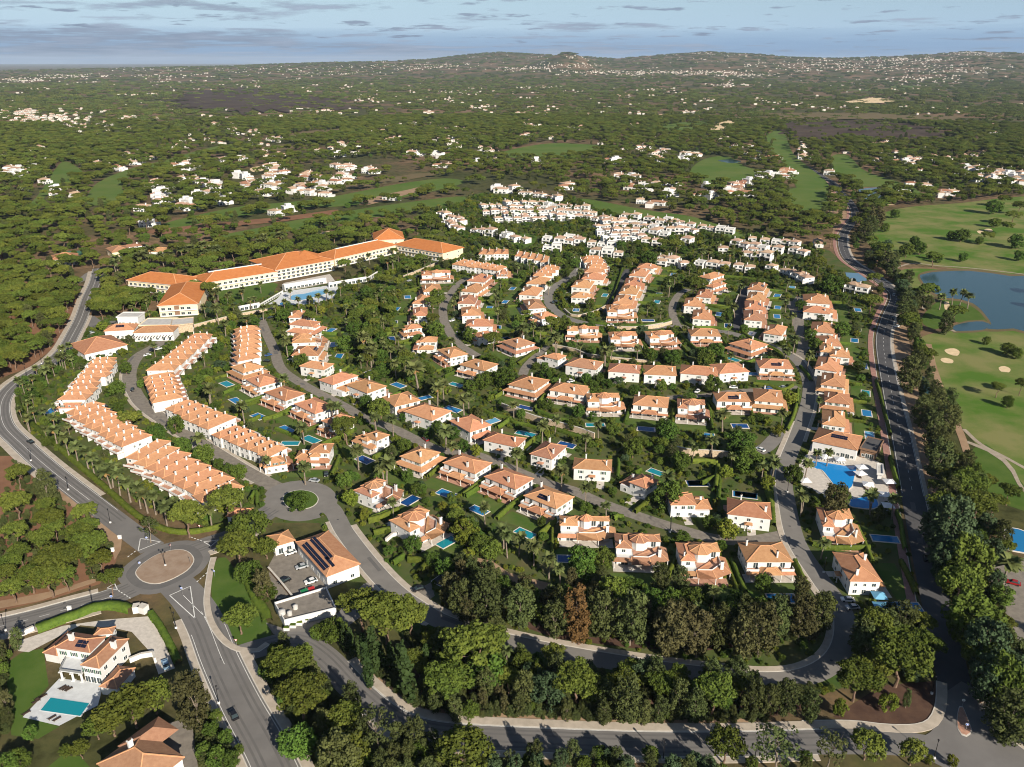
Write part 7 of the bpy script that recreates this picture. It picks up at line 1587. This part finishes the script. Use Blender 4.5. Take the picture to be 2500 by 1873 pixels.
# pine woods: every free spot outside the resort, thinner where the ground is bare
pine_pts = []
def wood_density(x, y):
    n_ = hnoise(x * 3.1 + 500, y * 3.1 - 900) * .6 + hnoise(x * 9 - 200, y * 9 + 300) * .4
    return .56 + .85 * n_
Xn = 0
for _ in range(52000):
    r_ = math.sqrt(rg.uniform(480 ** 2, 2700 ** 2)); a = math.radians(rg.uniform(-36, 36)); x, y = r_ * math.sin(a), r_ * math.cos(a)
    if not visible(x, y): continue
    if rg.random() > wood_density(x, y): continue
    if occupied(x, y, 64) or occupied(x, y, 128): continue
    if GX0 <= x < GX0 + GNX and GY0 <= y < GY0 + GNY:
        if occupied(x, y, 31) or occupied(x, y - 4, 1 | 2 | 4): continue
        occ_disc((x, y), 4.2, B_TREE)
    else:
        if (int(x // 16), int(y // 16)) in HCELL or (int(x // 16), int(y // 16) + 1) in HCELL: continue
        if far_open(x, y) and rg.random() > .06: continue
    kind = 'pine' if rg.random() < .8 else rg.choice(('broad', 'olive'))
    r = rg.choice((rg.uniform(3.2, 5.5), rg.uniform(5.0, 8.2))) if kind == 'pine' else rg.uniform(2.6, 4.2)
    pine_pts.append((kind, x, y, r))
# near woods on the left of the picture
for view, s, n in (('D', '-60,600 100,612 182,640 186,690 140,735 60,795 -60,840', 260), ('D', '185,640 290,640 330,670 260,690 190,690', 50)):
    P = np.array(pts(view, s)); a, b = P.min(0), P.max(0); PL = P.tolist()
    for _ in range(n * 4):
        x, y = rg.uniform(a[0], b[0]), rg.uniform(a[1], b[1])
        if not in1(x, y, PL) or occupied(x, y, 31): continue
        r = rg.uniform(3.6, 6.0); tree('pine', x, y, r, None); occ_disc((x, y), r * .8, B_TREE); n -= 1
        if n <= 0: break
for k, x, y, r in pine_pts: TREES.setdefault(k, []).append((x, y, r, None, False))

# ------------------------------------------------------------------ build the trees: the 300 that show largest of each kind singly, the rest as woods
SRC = {}
def source(kind):
    if kind in SRC: return SRC[kind]
    c = bpy.data.collections.new('source_' + kind); tr, cr, r0, h0 = PROTO[kind]
    for i, me in enumerate(cr):
        V = []; n0 = len(me.vertices); a = np.empty(n0 * 3, np.float32); me.vertices.foreach_get('co', a); o = bpy.data.objects.new('%s_%02d' % (kind, i), me); c.objects.link(o)
    SRC[kind] = c; return c
def scatter(name, kind, P, label, cat, coll=None, nvar=None):
    """One object holding a wood: a leafy crown instanced on every point."""
    if not P: return
    coll = coll or source(kind); nvar = nvar or len(coll.objects)
    m = bpy.data.meshes.new(name); m.vertices.add(len(P)); A = np.array(P, np.float32)      # x y z rz sx sz
    m.vertices.foreach_set('co', A[:, :3].ravel())
    at_ = m.attributes.new('rot', 'FLOAT_VECTOR', 'POINT'); at_.data.foreach_set('vector', np.c_[np.zeros(len(A)), np.zeros(len(A)), A[:, 3]].astype(np.float32).ravel())
    at_ = m.attributes.new('scl', 'FLOAT_VECTOR', 'POINT'); at_.data.foreach_set('vector', np.c_[A[:, 4], A[:, 4], A[:, 5]].astype(np.float32).ravel())
    at_ = m.attributes.new('idx', 'INT', 'POINT'); at_.data.foreach_set('value', RNG.integers(0, nvar, len(A)).astype(np.int32))
    o = stuff(name, m, label, cat)
    ng = bpy.data.node_groups.new('scatter_' + name, 'GeometryNodeTree')
    ng.interface.new_socket('Geometry', in_out='INPUT', socket_type='NodeSocketGeometry'); ng.interface.new_socket('Geometry', in_out='OUTPUT', socket_type='NodeSocketGeometry')
    N = ng.nodes; Lk = ng.links; gi = N.new('NodeGroupInput'); go = N.new('NodeGroupOutput'); ci = N.new('GeometryNodeCollectionInfo'); ip = N.new('GeometryNodeInstanceOnPoints')
    ci.inputs['Collection'].default_value = coll; ci.inputs['Separate Children'].default_value = True; ci.inputs['Reset Children'].default_value = True
    def att(nm, t):
        x = N.new('GeometryNodeInputNamedAttribute'); x.data_type = t; x.inputs['Name'].default_value = nm; return x.outputs[0]
    Lk.new(gi.outputs[0], ip.inputs['Points']); Lk.new(ci.outputs[0], ip.inputs['Instance']); ip.inputs['Pick Instance'].default_value = True
    Lk.new(att('idx', 'INT'), ip.inputs['Instance Index']); Lk.new(att('rot', 'FLOAT_VECTOR'), ip.inputs['Rotation']); Lk.new(att('scl', 'FLOAT_VECTOR'), ip.inputs['Scale'])
    Lk.new(ip.outputs[0], go.inputs[0])
    md = o.modifiers.new('scatter', 'NODES'); md.node_group = ng
    return o
TNAME = {'pine': ('stone_pine', 'stone pine'), 'ball': ('round_pine', 'round-crowned pine'), 'broad': ('broadleaf_tree', 'leafy green tree'), 'bright': ('yellow_green_tree', 'yellow-green tree'), 'olive': ('olive_green_tree', 'olive-green tree'), 'brown': ('brownish_tree', 'brownish tree'), 'rust': ('rust_brown_tree', 'tall rust-brown tree'), 'blue': ('blue_green_tree', 'blue-green tree'), 'euc': ('sparse_tree', 'thin-leaved pale-trunked tree'), 'cypress': ('cypress_tree', 'narrow dark cypress'), 'palm': ('fan_palm', 'fan palm')}
for kind, L in TREES.items():
    tr, cr, r0, h0 = PROTO[kind]; S_ = []
    for x, y, r, h, force in L:
        u, v, z = project((x, y, 3.0))
        if z < 5: continue
        h = h or h0 * (r / r0) ** .7; inside = -40 < u < 2540 and v < 1960
        S_.append((-(r * max(r, h * .5)) / z ** 2 - (1 if force else 0) * .0 if inside else 0.0, x, y, r, h))
    S_.sort(); single = [s for s in S_ if s[0] < 0][:300]; rest = S_[len(single):] if len(S_) > 300 else [s for s in S_ if s[0] >= 0]
    items = []
    for _, x, y, r, h in single:
        t = thing(TNAME[kind][0], (x, y, terrain_z(x, y)), rg.uniform(0, 6.28)); t.scale = (r / r0 * rg.uniform(.88, 1.12), r / r0 * rg.uniform(.88, 1.12), h / h0 * rg.uniform(.92, 1.1)); t.rotation_euler[0] = rg.gauss(0, .05); t.rotation_euler[1] = rg.gauss(0, .05)
        put('trunk', rg.choice(tr), t); put('crown', rg.choice(cr), t); items.append((t, x, y))
    rank_labels(items, TNAME[kind][1], 'palm' if kind == 'palm' else 'tree', TNAME[kind][1] + 's', 10)
    if rest:
        nm = {'pine': 'pine_woods', 'broad': 'garden_and_wood_greenery', 'palm': 'palm_greenery'}.get(kind, kind + '_thickets')
        scatter(nm, kind, [(x, y, terrain_z(x, y) - .2, rg.uniform(0, 6.28), r / r0, h / h0) for _, x, y, r, h in rest],
                {'pine': 'wide stone pine woods covering the plain behind the resort', 'broad': 'leafy undergrowth and small trees filling the woods'}.get(kind, 'thickets of %ss among the gardens and woods' % TNAME[kind][1]), 'woods')
# low shrubs that fill the gardens
P = []; Q = []
for _ in range(120000):
    x, y = rg.uniform(x0, x1), rg.uniform(y0, y1)
    if len(P) > 20000: break
    if occupied(x, y, 1 | 2 | 4 | 8 | 32): continue
    if not occupied(x, y, 64 | 128): continue
    s_ = rg.uniform(.12, .36); P.append((x, y, -1.6 * s_, rg.uniform(0, 6.28), s_, s_ * rg.uniform(.7, 1.1)))
scatter('garden_shrubbery', 'broad', P[:len(P) // 2], 'low shrubs and ground cover filling the villa gardens', 'shrubs'); scatter('flowering_shrubbery', 'bright', P[len(P) // 2:], 'yellow-green shrubs dotted through the villa gardens', 'shrubs')
P = []
for view, s, n in (('R7', '190,1150 400,1190 700,1280 1100,1325 1600,1345 2000,1355 2300,1390 2300,1440 1900,1445 1500,1450 800,1458 600,1420 420,1330 250,1220', 500), ('R7', '500,640 640,620 900,840 1200,960 1900,1010 2500,1000 2550,900 2000,820 1200,760 800,640', 1500), ('R7', '400,960 1000,1140 1900,1210 2550,1240 2540,1330 1900,1330 1000,1290 500,1200', 1500), ('R8', '1400,60 1520,10 1700,200 1750,600 1900,1150 1929,1600 1800,1480 1680,1230 1560,800 1460,400', 700), ('R6', '1420,1060 1620,1080 1740,1260 1929,1500 1929,1657 1560,1657 1420,1300', 500), ('R6', '-60,985 60,0 330,260 600,480 520,690 -60,800', 500), ('R6', '1030,1380 1150,1380 1290,1657 1050,1657', 260), ('R6', '-30,1050 30,1060 60,1480 -30,1500', 200), ('R5', '1330,380 1480,600 1520,900 1560,1250 1720,1600 1560,1600 1480,1000 1450,700', 500)):
    A = np.array(pts(view, s)); a, b = A.min(0), A.max(0); k = 0; AL = A.tolist()
    for _ in range(n * 6):
        x, y = rg.uniform(a[0], b[0]), rg.uniform(a[1], b[1])
        if occupied(x, y, 1 | 2 | 4 | 8) or not in1(x, y, AL): continue
        s_ = rg.uniform(.12, .40); P.append((x, y, -1.4 * s_, rg.uniform(0, 6.28), s_, s_ * rg.uniform(.6, 1.0))); k += 1
        if k >= n: break
scatter('undergrowth', 'olive', P, 'dry scrub and undergrowth along the road banks', 'undergrowth')
# far woods: clumps of crowns to the foot of the hills
def clump_collection():
    c = bpy.data.collections.new('source_clump')
    for i in range(4):
        rng = np.random.default_rng(900 + i); C = []; R = []
        for k in range(26):
            a = rng.uniform(0, 6.28); rr = 14 * math.sqrt(rng.uniform(0, 1)); C.append((rr * math.cos(a), rr * math.sin(a), 5 + rng.normal() * .9)); R.append(rng.uniform(2.4, 4.2))
        o = bpy.data.objects.new('clump_%02d' % i, lobes_crown('clump', C, R, 18, 1.3, M['leaf_pine_far'], 950 + i, .7, .35, .35)); c.objects.link(o)
    return c
CC = clump_collection(); P = []
def band(n, ra, rb, s0, s1, thr):
    for _ in range(n):
        r_ = math.sqrt(rg.uniform(ra ** 2, rb ** 2)); a = math.radians(rg.uniform(-35.5, 35.5)); x, y = r_ * math.sin(a), r_ * math.cos(a)
        d = .60 + .75 * (hnoise(x * 1.6 + 900, y * 1.1) * .6 + hnoise(x * 4, y * 4) * .4)
        if rg.random() > d * thr: continue
        if far_open(x, y) and rg.random() > .35: continue
        hx, hy = int(x // 16), int(y // 16)
        if r_ < 6500 and ((hx, hy) in HCELL or (hx, hy + 1) in HCELL): continue
        s_ = rg.uniform(s0, s1); P.append((x, y, terrain_z(x, y) - 1.5 * s_, rg.uniform(0, 6.28), s_, min(1.5, s_)))
band(9000, 2300, 4200, .55, 1.0, .95); band(12000, 4000, 7500, .8, 1.5, .75); band(9000, 7500, 13200, 1.2, 2.2, .60)
scatter('far_woods', 'x', P, 'distant dark woods spreading over the plain to the hills', 'woods', CC)

# ------------------------------------------------------------------ air
hz = MB(); hz.box(-62000, 62000, -62000, 62000, -45.0, 420.0)
hm = bpy.data.materials.new('haze_air'); hm.use_nodes = True; nt = hm.node_tree; nt.nodes.clear()
ou = nt.nodes.new('ShaderNodeOutputMaterial'); pv_ = nt.nodes.new('ShaderNodeVolumePrincipled')
pv_.inputs['Color'].default_value = (0.62, 0.78, 1.0, 1); pv_.inputs['Density'].default_value = HAZE; pv_.inputs['Anisotropy'].default_value = 0.0
nt.links.new(pv_.outputs[0], ou.inputs['Volume'])
if HAZE > 0:
    o = hz.obj('haze', hm); o['kind'] = 'stuff'; tag(o, 'pale blue haze lying over the distant plain and hills', 'haze')
print('OBJECTS', len(S.objects))
